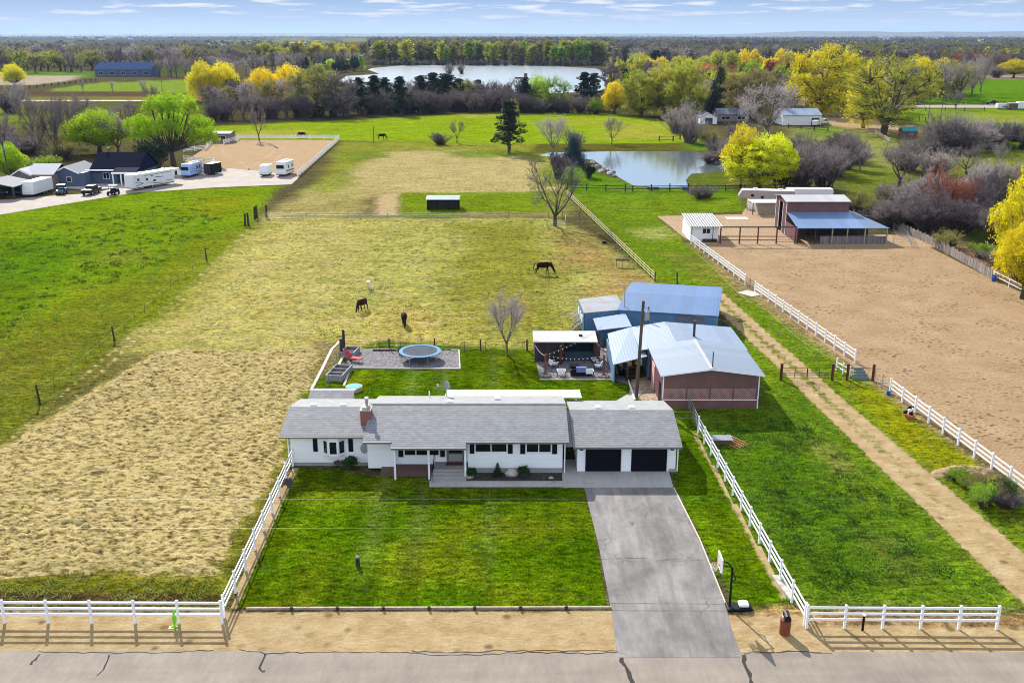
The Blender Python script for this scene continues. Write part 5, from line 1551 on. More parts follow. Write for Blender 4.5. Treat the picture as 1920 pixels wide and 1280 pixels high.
rail_fence('board_fence', 'brown post fence with pale rails climbing from the blue shed to the bare tree', 'fence', [(1228, 528), (1062, 366)], 2.6, 1.35, [.45, .85, 1.22], M['darkpost'], M['palewood'], pw=.17, rh=.13, round_=True, rail_side=.1, lean=.05)
rail_fence('split_rail_fence', 'dark split rail fence along the near shore of the pond', 'fence', [(1064, 356), (1172, 359), (1186, 359), (1360, 358), (1500, 356)], 4.2, 1.5, [.55, 1.1], M['darkpost'], M['darkpost'], pw=.28, rh=.16, rt=.1, round_=True, lean=.12)
rail_fence('wire_fence', 'thin wire fence crossing the pasture below the field shelter', 'fence', [(500, 412), (1028, 410)], 7.5, 1.2, [.4, .8, 1.15], M['darkpost'], M['galv'], pw=.07, rt=.01, wire=True, round_=True)
rail_fence('wire_fence', 'wire fence on dark posts behind the trampoline and patio', 'fence', [(643, 660), (730, 655), (815, 655), (901, 657), (988, 657), (1002, 655)], 20, 1.25, [.5, 1.1], M['darkpost'], M['galv'], pw=.17, rt=.008, wire=True, round_=True)
rail_fence('wire_fence', 'wire fence with thin steel stakes behind the trampoline', 'fence', [(672, 659.5), (990, 657.5)], 2.35, 1.05, [.3], M['steel'], M['galv'], pw=.05, rt=.008, wire=True, round_=True)
rail_fence('wire_fence', 'wire fence beside the raised garden beds at the straw field corner', 'fence', [(641, 660), (612, 735)], 2.0, 1.15, [.4, .8, 1.1], M['steel'], M['galv'], pw=.05, rt=.008, wire=True, round_=True)
rail_fence('wire_fence', 'sparse post fence dividing the bright green field from the pasture', 'fence', [(70, 757), (213, 638), (386, 487)], 3.6, 1.1, [.9], M['steel'], M['galv'], pw=.05, rt=.006, wire=True, round_=True, lean=.2)
for px, py, h, lab in ((75, 758, 1.9, 'thick leaning dark post nearest the lower left of the green field'), (215, 639, 1.7, 'lone dark post midway along the green field edge'), (388, 489, 1.9, 'dark post with a bent top on the green field edge'),
                       (1270, 532, 1.6, 'single dark post behind the blue shed beside the grass lane')):
    g = G(px, py); mb = MB(); mb.tube(g, g + Vector((-.12, 0, h)), .11, .09, 7)
    if 'bent' in lab: mb.tube(g + Vector((-.15, 0, h)), g + Vector((.5, 0, h - .05)), .07, .06, 6)
    tag(obj('fence_post', mb, M['darkpost']), lab, 'post')
for k, (px, py) in enumerate(((460, 424), (466, 423), (478, 411), (482, 409), (500, 408))):
    g = G(px, py); mb = MB(); mb.tube(g, g + Vector((.05 * (-1) ** k, 0, 2.3)), .2, .17, 7)
    tag(obj('fence_post', mb, M['darkpost']), 'stout dark post in the cluster at the top corner of the green field', 'post', 'dark posts at the green field corner')
rail_fence('pipe_fence', 'small pipe pen around the foot of the big bare tree', 'pen', [(1027, 428), (1060, 427), (1060, 414)], 4, 1.3, [.3, .6, .9, 1.2], M['galv'], M['galv'], pw=.06, rh=.04)
rail_fence('pipe_fence', 'dark pipe gate right of the big bare tree at the paddock corner', 'gate', [(1054, 408), (1087, 410)], 4, 1.3, [.3, .6, .9, 1.2], M['steel'], M['steel'], pw=.08, rh=.05)
# white fences round the neighbour's sand pen
WN = dict(gap=4.5, hp=1.5, rails=V3, pmat=M['vinyl'], rmat=M['vinyl'], pw=.2, rh=.2)
rail_fence('vinyl_fence', 'white fence along the far side of the neighbour sand pen', 'fence', [(448, 262), (635, 262)], **WN)
rail_fence('vinyl_fence', 'white fence down the right side of the neighbour sand pen', 'fence', [(636, 263), (558, 333)], **WN)
rail_fence('vinyl_fence', 'white fence climbing from the grey stable door to the sand pen corner', 'fence', [(420, 272), (448, 263)], **WN)
rail_fence('vinyl_fence', 'white corral fence behind the black cargo trailer', 'fence', [(368, 324), (392, 322), (402, 308), (345, 302)], **WN)
rail_fence('vinyl_fence', 'white corral fence left of the neighbour sand pen', 'fence', [(345, 286), (385, 282), (398, 270)], **WN)
rail_fence('post_fence', 'dark post fence beside the lane on the far right', 'fence', [(1662, 208), (1845, 208.5)], 9, 1.7, [.8, 1.3], M['darkpost'], M['darkpost'], pw=.25, rh=.12)
rail_fence('post_fence', 'dark post fence on the far side of the lane at the right', 'fence', [(1690, 197), (2150, 196)], 10, 1.7, [.8, 1.3], M['darkpost'], M['darkpost'], pw=.25, rh=.12)
rail_fence('post_fence', 'row of dark posts slanting down the far right pasture', 'fence', [(1668, 217), (1747, 232)], 5.5, 2.0, [1.5], M['darkpost'], M['darkpost'], pw=.28, rh=.05)
rail_fence('board_fence', 'weathered board fence below the gravel yard of the white garage', 'fence', [(1582, 250), (1625, 252), (1640, 252), (1668, 268)], 5, 1.5, [.5, .9, 1.3], M['timber'], M['timber'], pw=.25, rh=.2)
rail_fence('board_fence', 'dark board fence in front of the white farm garage', 'fence', [(1478, 241), (1552, 247)], 6, 1.5, [.5, 1.2], M['darkpost'], M['darkpost'], pw=.25, rh=.15)
rail_fence('post_fence', 'dark fence curving up the far left lane to the blue roofed hall', 'fence', [(55, 166), (110, 160), (180, 152)], 9, 1.8, [1.3], M['darkpost'], M['darkpost'], pw=.5, rh=.1)
rail_fence('post_fence', 'short dark rail fence at the far bank of the pond', 'fence', [(1236, 265), (1262, 265), (1275, 262)], 5, 1.7, [.5, 1.3], M['darkpost'], M['darkpost'], pw=.3, rh=.12)
# brown pole frame between tack shed and barn
def pipe_frame():
    a, b = G(1350, 457), G(1494, 458)
    t = thing('pole_frame_fence', 'brown pole frame with high top beam joining the tack shed to the horse barn', 'fence', a)
    for px in (1350, 1386, 1420, 1455, 1490):
        g = G(px, 457); mb = MB(); mb.box(g.x - .1, g.x + .1, g.y - .1, g.y + .1, 0, 2.6); obj('post', mb, M['brownwood'], t)
    mb = MB(); mb.box(a.x, b.x, a.y - .08, a.y + .08, 2.6, 2.78); obj('top_beam', mb, M['darkpost'], t)
    for z in (.55, 1.15):
        mb = MB(); mb.box(a.x, G(1455, 457).x, a.y - .16, a.y - .102, z, z + .14); obj('rail', mb, M['brownwood'], t)
    for z in (.3, .7, 1.1, 1.35):
        mb = MB(); mb.box(G(1455, 457).x, b.x, a.y - .15, a.y - .102, z, z + .05); obj('gate_rail', mb, M['steel'], t)
pipe_frame()
# grey board fence round the arena
def board_fence(label, pts, h=1.35):
    P = [G(*p) for p in pts]
    t = thing('board_fence', label, 'fence', P[0])
    for a, b in zip(P[:-1], P[1:]):
        d = b - a; L_ = d.length; R = Matrix.Translation(a) @ Matrix.Rotation(atan2(d.y, d.x), 4, 'Z')
        rr = random.Random(3); mb = MB(); x = 0
        while x < L_ - .2:
            wd = rr.uniform(.16, .24); mb.box(x, x + wd - .02, -.02 + rr.uniform(-.02, .02), .02, 0, h * rr.uniform(.86, 1.06), M=R); x += wd
        obj('panel', mb, M['greyplank_y'], t)
        n = max(1, int(L_ / 2.6))
        for k in range(n + 1):
            mb = MB(); mb.box(k * L_ / n - .06, k * L_ / n + .06, .03, .15, 0, h + .1, M=R); obj('post', mb, M['timber'], t)
board_fence('long weathered grey board fence down the right side of the riding arena', [(1668, 424), (1760, 466), (1860, 523)])
board_fence('dark board fence behind the horse barn at the scrub edge', [(1600, 413), (1650, 413)], 1.8)
rail_fence('pipe_fence', 'white pipe rail continuing the board fence past the blue barrel', 'fence', [(1862, 524), (1990, 590)], 4, 1.2, [.6, 1.15], M['white'], M['white'], pw=.08, rh=.08)
rail_fence('pipe_fence', 'pipe rail gate right of the horse barn lean-to', 'gate', [(1674, 459), (1708, 462), (1700, 446), (1675, 432)], 3, 1.2, [.3, .6, .9, 1.15], M['galv'], M['galv'], pw=.07, rh=.05)

# brown gate across the lane
def lane_gate():
    t = thing('lane_gate', 'dark pipe gate on rust brown posts closing the two-rut lane', 'gate', G(1510, 713))
    for px, py in ((1464, 712), (1560, 713), (1588, 713), (1636, 714)):
        g = G(px, py); mb = MB(); mb.tube(g, g + Vector((0, 0, 1.68)), .14, .14, 8); obj('post', mb, M['rustpost'], t)
    for x0, x1 in ((1466, 1512), (1513, 1558)):
        a, b = G(x0, 712.5), G(x1, 712.5); mb = MB()
        for z in (.25, .5, .75, 1.0, 1.25): mb.tube(a + Vector((0, 0, z)), b + Vector((0, 0, z)), .022, .022, 5)
        for p in (a, b, a.lerp(b, .5)): mb.tube(p + Vector((0, 0, .25)), p + Vector((0, 0, 1.25)), .03, .03, 5)
        obj('gate_leaf', mb, M['steel'], t)
    a, b = G(1562, 713), G(1635, 714)
    for z in (1.3,):
        mb = MB(); mb.tube(a + Vector((0, 0, z)), b + Vector((0, 0, z)), .03, .03, 5); obj('rail', mb, M['steel'], t)
    # mounting steps
    g = G(1616, 712)
    t = thing('mounting_steps', 'grey plastic mounting steps behind the rust brown gate posts', 'steps', g)
    for k in range(4):
        mb = MB(); mb.box(g.x - .9 + .12 * k, g.x + .7 - .1 * k, g.y + .3 * k, g.y + .3 + .3 * k - .01, 0, .25 + .22 * k); obj('step', mb, M['stepgrey'], t)
    g = G(1583, 700)
    t = thing('jump_stand', 'white jump standards stacked at the end of the white fence by the gate', 'jump stand', g)
    for k in range(3):
        a = G(1568 + 12 * k, 694 + 7 * k); mb = MB(); mb.box(a.x - .06, a.x + .06, a.y - .06, a.y + .06, 0, 1.3 - .1 * k); obj('post', mb, M['white'], t)
    for z in (.4, .85):
        a, b = G(1568, 694), G(1596, 710); mb = MB(); mb.tube(a + Vector((0, 0, z)), b + Vector((0, 0, z)), .06, .06, 6); obj('rail', mb, M['white'], t)
M['rustpost'] = plain('rust_brown_post', (0.10, 0.025, 0.015), .8, var=.3)
M['stepgrey'] = plain('grey_green_plastic', (0.16, 0.20, 0.19), .6)
lane_gate()

# ---- vehicles (local: +x forward)
def wheel(parent, x, y, r, w_=.22):
    mb = MB(); mb.tube((x, y - w_ / 2, r), (x, y + w_ / 2, r), r, r, 16)
    wh = obj('wheel', mb, M['rubber'], parent, world=False)
    s_ = 1 if y > 0 else -1
    mb = MB(); mb.tube((x, y + s_ * (w_ / 2 - .02), r), (x, y + s_ * (w_ / 2 + .012), r), r * .6, r * .55, 12)
    obj('rim', mb, M['rim'], wh, world=False)

def between(p, q):
    a, b = G(*p), G(*q)
    return (a + b) / 2, atan2(b.y - a.y, b.x - a.x), (b - a).length

def trailer(name, label, cat, loc, rz, L_, W_, H_, body, roof=None, front=.5, nose=False, stripes=None, wins=(), ac=0, backdoor=None, z0=.55, endwin=False):
    t = thing(name, label, cat, loc, rz)
    h = z0 + H_
    x0, x1 = -L_ / 2, L_ / 2
    pr = [(x0, z0), (x1 - (2.2 if nose else 0), z0), (x1 - (2.2 if nose else 0), z0 + (1.2 if nose else 0)), (x1 - .05, z0 + (1.2 if nose else .2)), (x1, z0 + (1.6 if nose else .5)), (x1 - front, h), (x0 + .15, h), (x0, h - .25)]
    seen = []
    for p in pr:
        if not seen or (abs(seen[-1][0] - p[0]) + abs(seen[-1][1] - p[1])) > .01: seen.append(p)
    mb = MB(); mb.prism([(x, W_ / 2, z) for x, z in seen], (0, -W_, 0))
    obj('body', mb, body, t, world=False, bevel=.06)
    if roof:
        mb = MB(); mb.box(x0 + .1, x1 - front, -W_ / 2 + .04, W_ / 2 - .04, h + .002, h + .05); obj('roof', mb, roof, t, world=False)
    for s_ in (-1, 1):
        y = s_ * W_ / 2
        for (a, b, za, zb) in wins:
            mb = MB(); mb.box(a * L_, b * L_, min(y, y + s_ * .03), max(y, y + s_ * .03), z0 + za, z0 + zb); obj('window', mb, M['glass'], t, world=False)
        if stripes:
            for (a, za, b, zb, th) in stripes[1]:
                mb = MB(); mb.prism([(a * L_, y, z0 + za), (b * L_, y, z0 + zb), (b * L_, y, z0 + zb + th), (a * L_, y, z0 + za + th)], (0, s_ * .012, 0)); obj('stripe', mb, stripes[0], t, world=False)
    if endwin:
        mb = MB(); mb.box(x1 - .02, x1 + .03, -W_ * .36, W_ * .36, z0 + H_ * .5, z0 + H_ * .8); obj('front_window', mb, M['glass'], t, world=False)
    if backdoor:
        mb = MB(); mb.box(x0 - .03, x0 - .001, -W_ * .42, W_ * .42, z0 + .1, h - .25); obj('rear_door', mb, backdoor, t, world=False)
    for k in range(ac):
        x = x0 + L_ * (.25 + .45 * k); mb = MB(); mb.box(x - .45, x + .45, -.35, .35, h + .052, h + .32); obj('roof_unit', mb, M['rv_white'], t, world=False, bevel=.05)
    wx = -L_ * .08
    for s_ in (-1, 1):
        for dx in ((-.5, .5) if L_ > 4.5 else (0,)):
            wheel(t, wx + dx, s_ * (W_ / 2 - .15), .36)
    mb = MB(); mb.tube((x1 - .3, .5, z0 - .05), (x1 + 1.1, 0, z0 - .05), .05, .05, 6); mb.tube((x1 - .3, -.5, z0 - .05), (x1 + 1.1, 0, z0 - .05), .05, .05, 6); mb.tube((x1 + .9, 0, z0), (x1 + .9, 0, 0), .04, .04, 6)
    if not nose: obj('hitch', mb, M['steel'], t, world=False)
    mb = MB(); mb.box(x0 + .2, x1 - (2.4 if nose else .3), -W_ / 2 + .1, W_ / 2 - .1, z0 - .18, z0 - .002); obj('chassis', mb, M['black'], t, world=False)
    return t

c, a, l = between((243, 358), (334, 342))
trailer('fifth_wheel_camper', 'long white fifth wheel camper with dark swirl stripes in front of the lime willow', 'camper', c, a, l, 2.5, 2.75, M['rv_white'], M['rv_white'], .5, True,
        (M['charcoal'], [(-.45, .3, -.3, .65, .13), (-.27, .1, -.258, 2.2, .05), (-.27, 2.2, .28, 2.3, .1), (-.1, .35, .1, .2, .12), (-.05, 1.6, .12, 1.45, .12), (.16, .5, .3, .5, .1), (-.22, .75, -.08, .5, .1), (.28, .4, .29, 2.3, .1), (-.46, 1.1, -.3, .8, .08), (-.44, 2.3, -.43, .2, .1)]),
        [(-.41, -.37, 1.4, 1.9), (-.24, -.20, 1.2, 1.7), (-.1, -.04, .8, 1.15), (.36, .41, 1.3, 2.3), (-.13, -.1, 1.9, 2.1)], 2, z0=.6)
c, a, l = between((372, 326), (347, 334))
trailer('travel_trailer', 'pale blue and white travel trailer with blue front mask behind the fifth wheel camper', 'camper', c, a, 7.0, 2.4, 2.5, M['rv_blue'], M['rv_white'], .9, False,
        (M['navycloth'], [(-.4, .4, .45, .8, .12), (-.1, 1.0, .48, 1.7, .12)]), [(-.35, -.22, 1.1, 1.9), (-.15, -.05, 1.1, 1.9)], 1, endwin=True)
c = G(400, 327)
trailer('cargo_trailer', 'black cargo trailer with white roof parked by the white corral fence', 'trailer', c, radians(70), 4.2, 2.1, 2.2, M['black'], M['rv_white'], .2, z0=.5, backdoor=M['charcoal'])
c, a, l = between((92, 358), (52, 370))
trailer('cargo_trailer', 'long plain white cargo trailer in front of the taupe house', 'trailer', c, a, 8.2, 2.4, 2.5, M['rv_white'], M['rv_white'], .35, z0=.5)
c = G(499, 329)
trailer('cargo_trailer', 'small white cargo trailer beside the sand pen entrance', 'trailer', c, radians(-92), 4.4, 2.1, 2.0, M['rv_white'], M['rv_white'], .5, z0=.5)
c = G(535, 328)
trailer('travel_trailer', 'white travel trailer with dark front panel at the end of the neighbour drive', 'camper', c, radians(-96), 6.8, 2.5, 2.7, M['rv_white'], M['rv_white'], .7, False,
        (M['charcoal'], [(-.4, .5, .4, .6, .25)]), [(-.3, -.18, 1.2, 1.9), (.1, .2, 1.2, 1.9)], 1, endwin=True)
c, a, l = between((1470, 389), (1400, 387))
trailer('travel_trailer', 'beige fifth wheel camper parked behind the maroon horse barn', 'camper', c, a, 10.5, 2.5, 2.7, M['rv_beige'], M['rv_white'], .6, True, (M['charcoal'], [(-.4, .6, .3, .6, .1)]), [(.22, .28, 1.5, 2.0), (.05, .1, 1.2, 1.7)], 2, z0=.6)
c = G(1512, 383)
trailer('horse_trailer', 'long pale trailer with rounded roof mostly hidden behind the horse barn', 'trailer', c, radians(178), 9.5, 2.3, 2.5, M['rv_white'], M['rv_white'], .8, z0=.6)
def stock_shed():
    g = G(1432, 402)
    t = thing('loafing_shed', 'narrow weathered shed with white roof left of the horse barn', 'shed', g)
    mb = MB(); mb.box(g.x - 1.0, g.x + 3.4, g.y, g.y + 3, 0, 2.1); obj('wall', mb, M['timber'], t)
    mb = MB(); mb.box(g.x - 2.4, g.x + 4.2, g.y - .6, g.y + 3.3, 2.2, 2.3); obj('roof', mb, M['rv_white'], t)
    for dx in (-2.2, 4.0):
        mb = MB(); mb.box(g.x + dx - .06, g.x + dx + .06, g.y - .5, g.y - .38, 0, 2.2); obj('post', mb, M['darkpost'], t)
    g = G(1414, 395)
    t = thing('steel_gate_stack', 'white pipe gates leaning together left of the loafing shed', 'gates', g)
    for k in range(4):
        mb = MB()
        for z in (.3, .6, .9, 1.2): mb.tube((g.x - 1.1 + .1 * k, g.y + .5 * k, z), (g.x + 1.2 + .1 * k, g.y - 1 + .5 * k, z), .05, .05, 5)
        for e in (0, 1): mb.tube((g.x - 1.1 + 2.3 * e + .1 * k, g.y - e + .5 * k, .1), (g.x - 1.1 + 2.3 * e + .1 * k, g.y - e + .5 * k, 1.3), .05, .05, 5)
        obj('gate', mb, M['rv_white'], t)
stock_shed()

def pickup(label, loc, rz, paint, bedcover=True, s=1.0):
    t = thing('pickup_truck', label, 'truck', loc, rz)
    W_ = 1.95
    pr = [(-2.9, .55), (-2.9, 1.15), (-1.0, 1.2), (-.95, 1.2), (2.75, 1.2), (2.9, 1.0), (2.9, .5)]
    mb = MB(); mb.prism([(x, W_ / 2, z) for x, z in pr], (0, -W_, 0)); obj('body', mb, paint, t, world=False, bevel=.07)
    mb = MB(); mb.prism([(-.95, W_ / 2 - .1, 1.2), (-.75, W_ / 2 - .18, 1.85), (1.0, W_ / 2 - .18, 1.88), (1.75, W_ / 2 - .1, 1.2)], (0, -W_ + .3, 0)); cb = obj('cab', mb, paint, t, world=False, bevel=.06)
    mb = MB(); mb.prism([(1.12, -W_ / 2 + .22, 1.8), (1.7, -W_ / 2 + .18, 1.26), (1.7, W_ / 2 - .18, 1.26), (1.12, W_ / 2 - .22, 1.8)], (.05, 0, .03)); obj('windscreen', mb, M['glass'], cb, world=False)
    for s_ in (-1, 1):
        mb = MB(); y = s_ * (W_ / 2 - .11); mb.prism([(-.75, y, 1.3), (-.62, y, 1.75), (.95, y, 1.78), (1.45, y, 1.3)], (0, s_ * .03, 0)); obj('side_window', mb, M['glass'], cb, world=False)
        for x in (-1.75, 1.75): wheel(t, x, s_ * (W_ / 2 - .1), .4, .26)
        mb = MB(); mb.box(2.86, 2.93, s_ * .75 - .18, s_ * .75 + .18, .85, 1.05); obj('headlight', mb, M['rim'], t, world=False)
    mb = MB(); mb.box(-2.82, -1.05, -.82, .82, 1.2, 1.235); obj('bed_cover' if bedcover else 'bed', mb, M['rim'] if bedcover else M['black'], t, world=False)
    t.scale = (s, s, s)
    return t
c, a, l = between((158, 369), (186, 359))
pickup('black pickup truck with silver bed cover parked in front of the blue grey house', c, a, M['truck'])
c = G(1860, 196); pickup('dark pickup truck driving on the lane at the far right', c, 0, M['truckgreen'])
c = G(1682, 199); pickup('black pickup truck half hidden behind the pale budding tree', c, pi, M['truck'])
c = G(32, 362); pickup('dark pickup truck parked under the grey carport', c, radians(20), M['truck'], False)
def van(label, loc, rz, paint, L_=5.2):
    t = thing('van', label, 'van', loc, rz)
    pr = [(-L_ / 2, .4), (-L_ / 2, 1.9), (-L_ / 2 + .2, 2.05), (L_ / 2 - 1.5, 2.05), (L_ / 2 - .8, 1.2), (L_ / 2, 1.05), (L_ / 2, .4)]
    mb = MB(); mb.prism([(x, .95, z) for x, z in pr], (0, -1.9, 0)); obj('body', mb, paint, t, world=False, bevel=.08)
    for s_ in (-1, 1):
        mb = MB(); y = s_ * .95; mb.prism([(L_ / 2 - 2.4, y, 1.25), (L_ / 2 - 2.4, y, 1.8), (L_ / 2 - 1.5, y, 1.8), (L_ / 2 - 1.0, y, 1.25)], (0, s_ * .02, 0)); obj('side_window', mb, M['glass'], t, world=False)
        for x in (-L_ / 2 + 1, L_ / 2 - 1): wheel(t, x, s_ * .86, .36)
    mb = MB(); mb.prism([(L_ / 2 - 1.44, -.8, 1.97), (L_ / 2 - .84, -.85, 1.26), (L_ / 2 - .84, .85, 1.26), (L_ / 2 - 1.44, .8, 1.97)], (.04, 0, .03)); obj('windscreen', mb, M['glass'], t, world=False)
van('white van parked in front of the white farm garage', G(1542, 233), radians(15), M['rv_white'])
van('white utility truck at the edge of the gravel yard', G(1530, 236), radians(60), M['rv_white'], 4.5)
trailer('horse_trailer', 'short white horse trailer on the verge of the far right lane', 'trailer', G(1879, 205), 0, 5.5, 2.3, 2.0, M['rv_white'], M['rv_white'], .5, stripes=(M['navycloth'], [(-.1, .3, .4, .5, .5)]))
trailer('stock_trailer', 'brown stock trailer on the verge of the far right lane', 'trailer', G(1900, 206), 0, 5.5, 2.3, 2.3, M['brownwall'], M['rv_white'], .3)
trailer('cargo_trailer', 'tall white trailer cut by the right edge of the picture', 'trailer', G(1918, 206), 0, 6, 2.4, 2.8, M['rv_white'], M['rv_white'], .9)
def utv(label, loc, rz, paint, roofm):
    t = thing('utility_buggy', label, 'buggy', loc, rz)
    mb = MB(); mb.prism([(-1.5, .75, .5), (-1.5, .75, 1.1), (-.6, .75, 1.1), (-.5, .75, .7), (.6, .75, .7), (.7, .75, 1.05), (1.5, .75, .85), (1.5, .75, .5)], (0, -1.5, 0)); obj('body', mb, paint, t, world=False, bevel=.05)
    mb = MB()
    for s_ in (-.68, .68):
        mb.path([(-.7, s_, 1.1), (-.6, s_, 1.9), (.4, s_, 1.9), (.9, s_, 1.05)], .04)
    mb.tube((-.6, -.68, 1.9), (-.6, .68, 1.9), .04); obj('roll_cage', mb, M['black'], t, world=False)
    mb = MB(); mb.box(-.75, .5, -.8, .8, 1.92, 2.0); obj('roof', mb, roofm, t, world=False)
    mb = MB(); mb.box(-.45, -.2, -.6, .6, .72, 1.3); mb.box(-.2, .25, -.6, .6, .72, .85); obj('seat', mb, M['black'], t, world=False)
    for x in (-1.05, 1.05):
        for y in (-.75, .75): wheel(t, x, y, .36, .28)
utv('blue utility buggy with black roof next to the long white cargo trailer', G(116, 364), radians(-80), M['utv_blue'], M['rv_white'])
utv('black utility buggy parked left of the fifth wheel camper', G(213, 365), radians(-88), M['black'], M['rv_white'])

# ---- horses
def horse(label, loc, rz, mat, white_socks=False, s=1.0, headup=False):
    t = thing('horse', label, 'horse', loc, rz)
    nk = [(.72, 0, 1.32, .25), (1.0, 0, 1.0, .17), (1.22, 0, .62, .12), (1.34, 0, .38, .115), (1.46, 0, .13, .07)]
    if headup: nk = [(.72, 0, 1.35, .25), (1.0, 0, 1.6, .17), (1.2, 0, 1.85, .13), (1.4, 0, 1.78, .11), (1.62, 0, 1.58, .075)]
    pts = [(-.58, 0, 1.25, .33), (-.86, 0, 1.26, .24), (-.1, 0, 1.15, .36), (.42, 0, 1.18, .34)] + nk
    E = [(0, 1), (0, 2), (2, 3), (3, 4), (4, 5), (5, 6), (6, 7), (7, 8)]
    st = {}
    for s_, dx in ((-1, .0), (1, .22)):
        b = len(pts)
        pts += [(-.66 - dx * .2, .17 * s_, .98, .17), (-.56 - dx * .4, .17 * s_, .80, .12), (-.84 - dx, .16 * s_, .50, .07), (-.80 - dx, .16 * s_, .18, .045), (-.74 - dx, .16 * s_, .035, .06)]
        E += [(0, b), (b, b + 1), (b + 1, b + 2), (b + 2, b + 3), (b + 3, b + 4)]
        b = len(pts)
        dx2 = -dx if s_ > 0 else .12
        pts += [(.48, .15 * s_, .88, .12), (.50 + dx2 * .5, .15 * s_, .50, .065), (.50 + dx2, .15 * s_, .17, .045), (.55 + dx2, .15 * s_, .035, .058)]
        E += [(3, b), (b, b + 1), (b + 1, b + 2), (b + 2, b + 3)]
    me = bpy.data.meshes.new('body'); me.from_pydata([p[:3] for p in pts], E, [])
    me.materials.append(mat)
    o = bpy.data.objects.new('body', me); COL.objects.link(o); o.parent = t
    sk = o.modifiers.new('skin', 'SKIN'); sk.use_smooth_shade = True
    if not me.skin_vertices: me.attributes.new
    bm = bmesh.new(); bm.from_mesh(me); ly = bm.verts.layers.skin.verify(); bm.verts.ensure_lookup_table()
    for v, p in zip(bm.verts, pts):
        v[ly].radius = (p[3] * (1.08 if p[3] > .2 else .95), p[3] * (1.12 if p[3] > .2 else 1)); v[ly].use_root = (v.index == 0)
    bm.to_mesh(me); bm.free()
    sb = o.modifiers.new('sub', 'SUBSURF'); sb.levels = 1; sb.render_levels = 1
    mb = MB(); mb.tube((-.98, 0, 1.36), (-1.15, 0, 1.1), .05, .08, 7); mb.tube((-1.15, 0, 1.1), (-1.22, 0, .55), .08, .03, 7); obj('tail', mb, M['mane'] if mat is not M['horse_pale'] else mat, t, world=False, smooth=True)
    mb = MB()
    for (x0, _, z0, r0), (x1, _, z1, r1) in zip(nk[:-2], nk[1:-1]):
        mb.prism([(x0 + r0 * .2, -.03, z0 + r0 * .85), (x1 + r1 * .4, -.03, z1 + r1 * .8), (x1 + r1 * .9, -.03, z1 + r1 * 1.25), (x0 + r0 * .5, -.03, z0 + r0 * 1.25)], (0, .06, 0))
    obj('mane', mb, M['mane'] if mat is not M['horse_pale'] else mat, t, world=False)
    pe = nk[2]
    for s_ in (-1, 1):
        mb = MB(); mb.tube((pe[0], .06 * s_, pe[2] + pe[3] * .7), (pe[0] + .05, .09 * s_, pe[2] + pe[3] + .14), .045, .005, 6); obj('ear', mb, mat, t, world=False)
    t.scale = (s, s, s)
    return t
horse('dark horse grazing side-on in the pasture left of the blue shed', G(1019, 514), radians(-4), M['horse_dark'], s=1.15)
horse('bay horse grazing between the small pale pony and the trampoline', G(679, 583), radians(-112), M['horse_bay'])
horse('dark horse seen end-on, closest to the trampoline', G(758, 610), radians(-82), M['horse_dark'])
horse('small cream coloured pony behind the two dark horses', G(692, 541), radians(-70), M['horse_pale'], s=.72)
horse('dark horse grazing beyond the upper paddock fence beside a pole', G(716, 262), radians(-8), M['horse_dark'], s=1.25)
horse('dark horse behind the far white fence of the sand pen', G(567, 259), radians(175), M['horse_dark'], s=1.25)

# ---- utility poles and wires
def pole(label, px, py, h, w_=.17, arms=False, xfmr=True, lean=.3):
    g = G(px, py)
    t = thing('utility_pole', label, 'pole', g)
    mb = MB(); mb.tube(g, g + Vector((lean, 0, h)), w_, w_ * .75, 12); obj('mast', mb, M['pole'], t)
    if xfmr:
        c = g + Vector((lean + .36, -.1, h * .86)); mb = MB(); mb.tube(c - Vector((0, 0, .45)), c + Vector((0, 0, .35)), .22, .22, 12); mb.tube(c + Vector((0, 0, .35)), c + Vector((0, 0, .48)), .1, .05, 8); obj('transformer', mb, M['galv'], t)
        mb = MB(); mb.tube(g + Vector((lean - .6, 0, h * .74)), g + Vector((lean + .2, 0, h * .75)), .04); mb.tube(g + Vector((lean, 0, h * .95)), g + Vector((lean + .7, 0, h * .9)), .04); obj('bracket', mb, M['galv'], t)
    if arms:
        mb = MB(); mb.box(g.x + lean - 1.2, g.x + lean + 1.2, g.y - .06, g.y + .06, h - .5, h - .38); obj('crossarm', mb, M['pole'], t)
    return t
pole('tall dark utility pole with transformer standing beside the maroon workshop', 1193, 745, 9.2)
pole('utility pole with pale transformer at the left edge behind the carport', 22, 352, 10, .2, lean=-.6)
for px, py, h, lab in ((1764, 222, 11, 'thin dark utility pole in front of the far right lane'), (497, 197, 12, 'thin pale pole in front of the golden willows'), (305, 175, 9, 'thin pole at the right end of the far green field'), (357, 178, 10, 'thin pole beside the golden weeping willow'),
                       (1739, 234, 8, 'short dark pole at the corner of the slanting post row'), (701, 268, 5, 'short post with a cap beside the far grazing horse')):
    pole(lab, px, py, h, .13, xfmr=False, lean=0)
def sag(a, b, s_, n=16):
    return [a.lerp(b, i / n) - Vector((0, 0, s_ * 4 * (i / n) * (1 - i / n))) for i in range(n + 1)]
ptop = G(1193, 745) + Vector((.3, 0, 8.9))
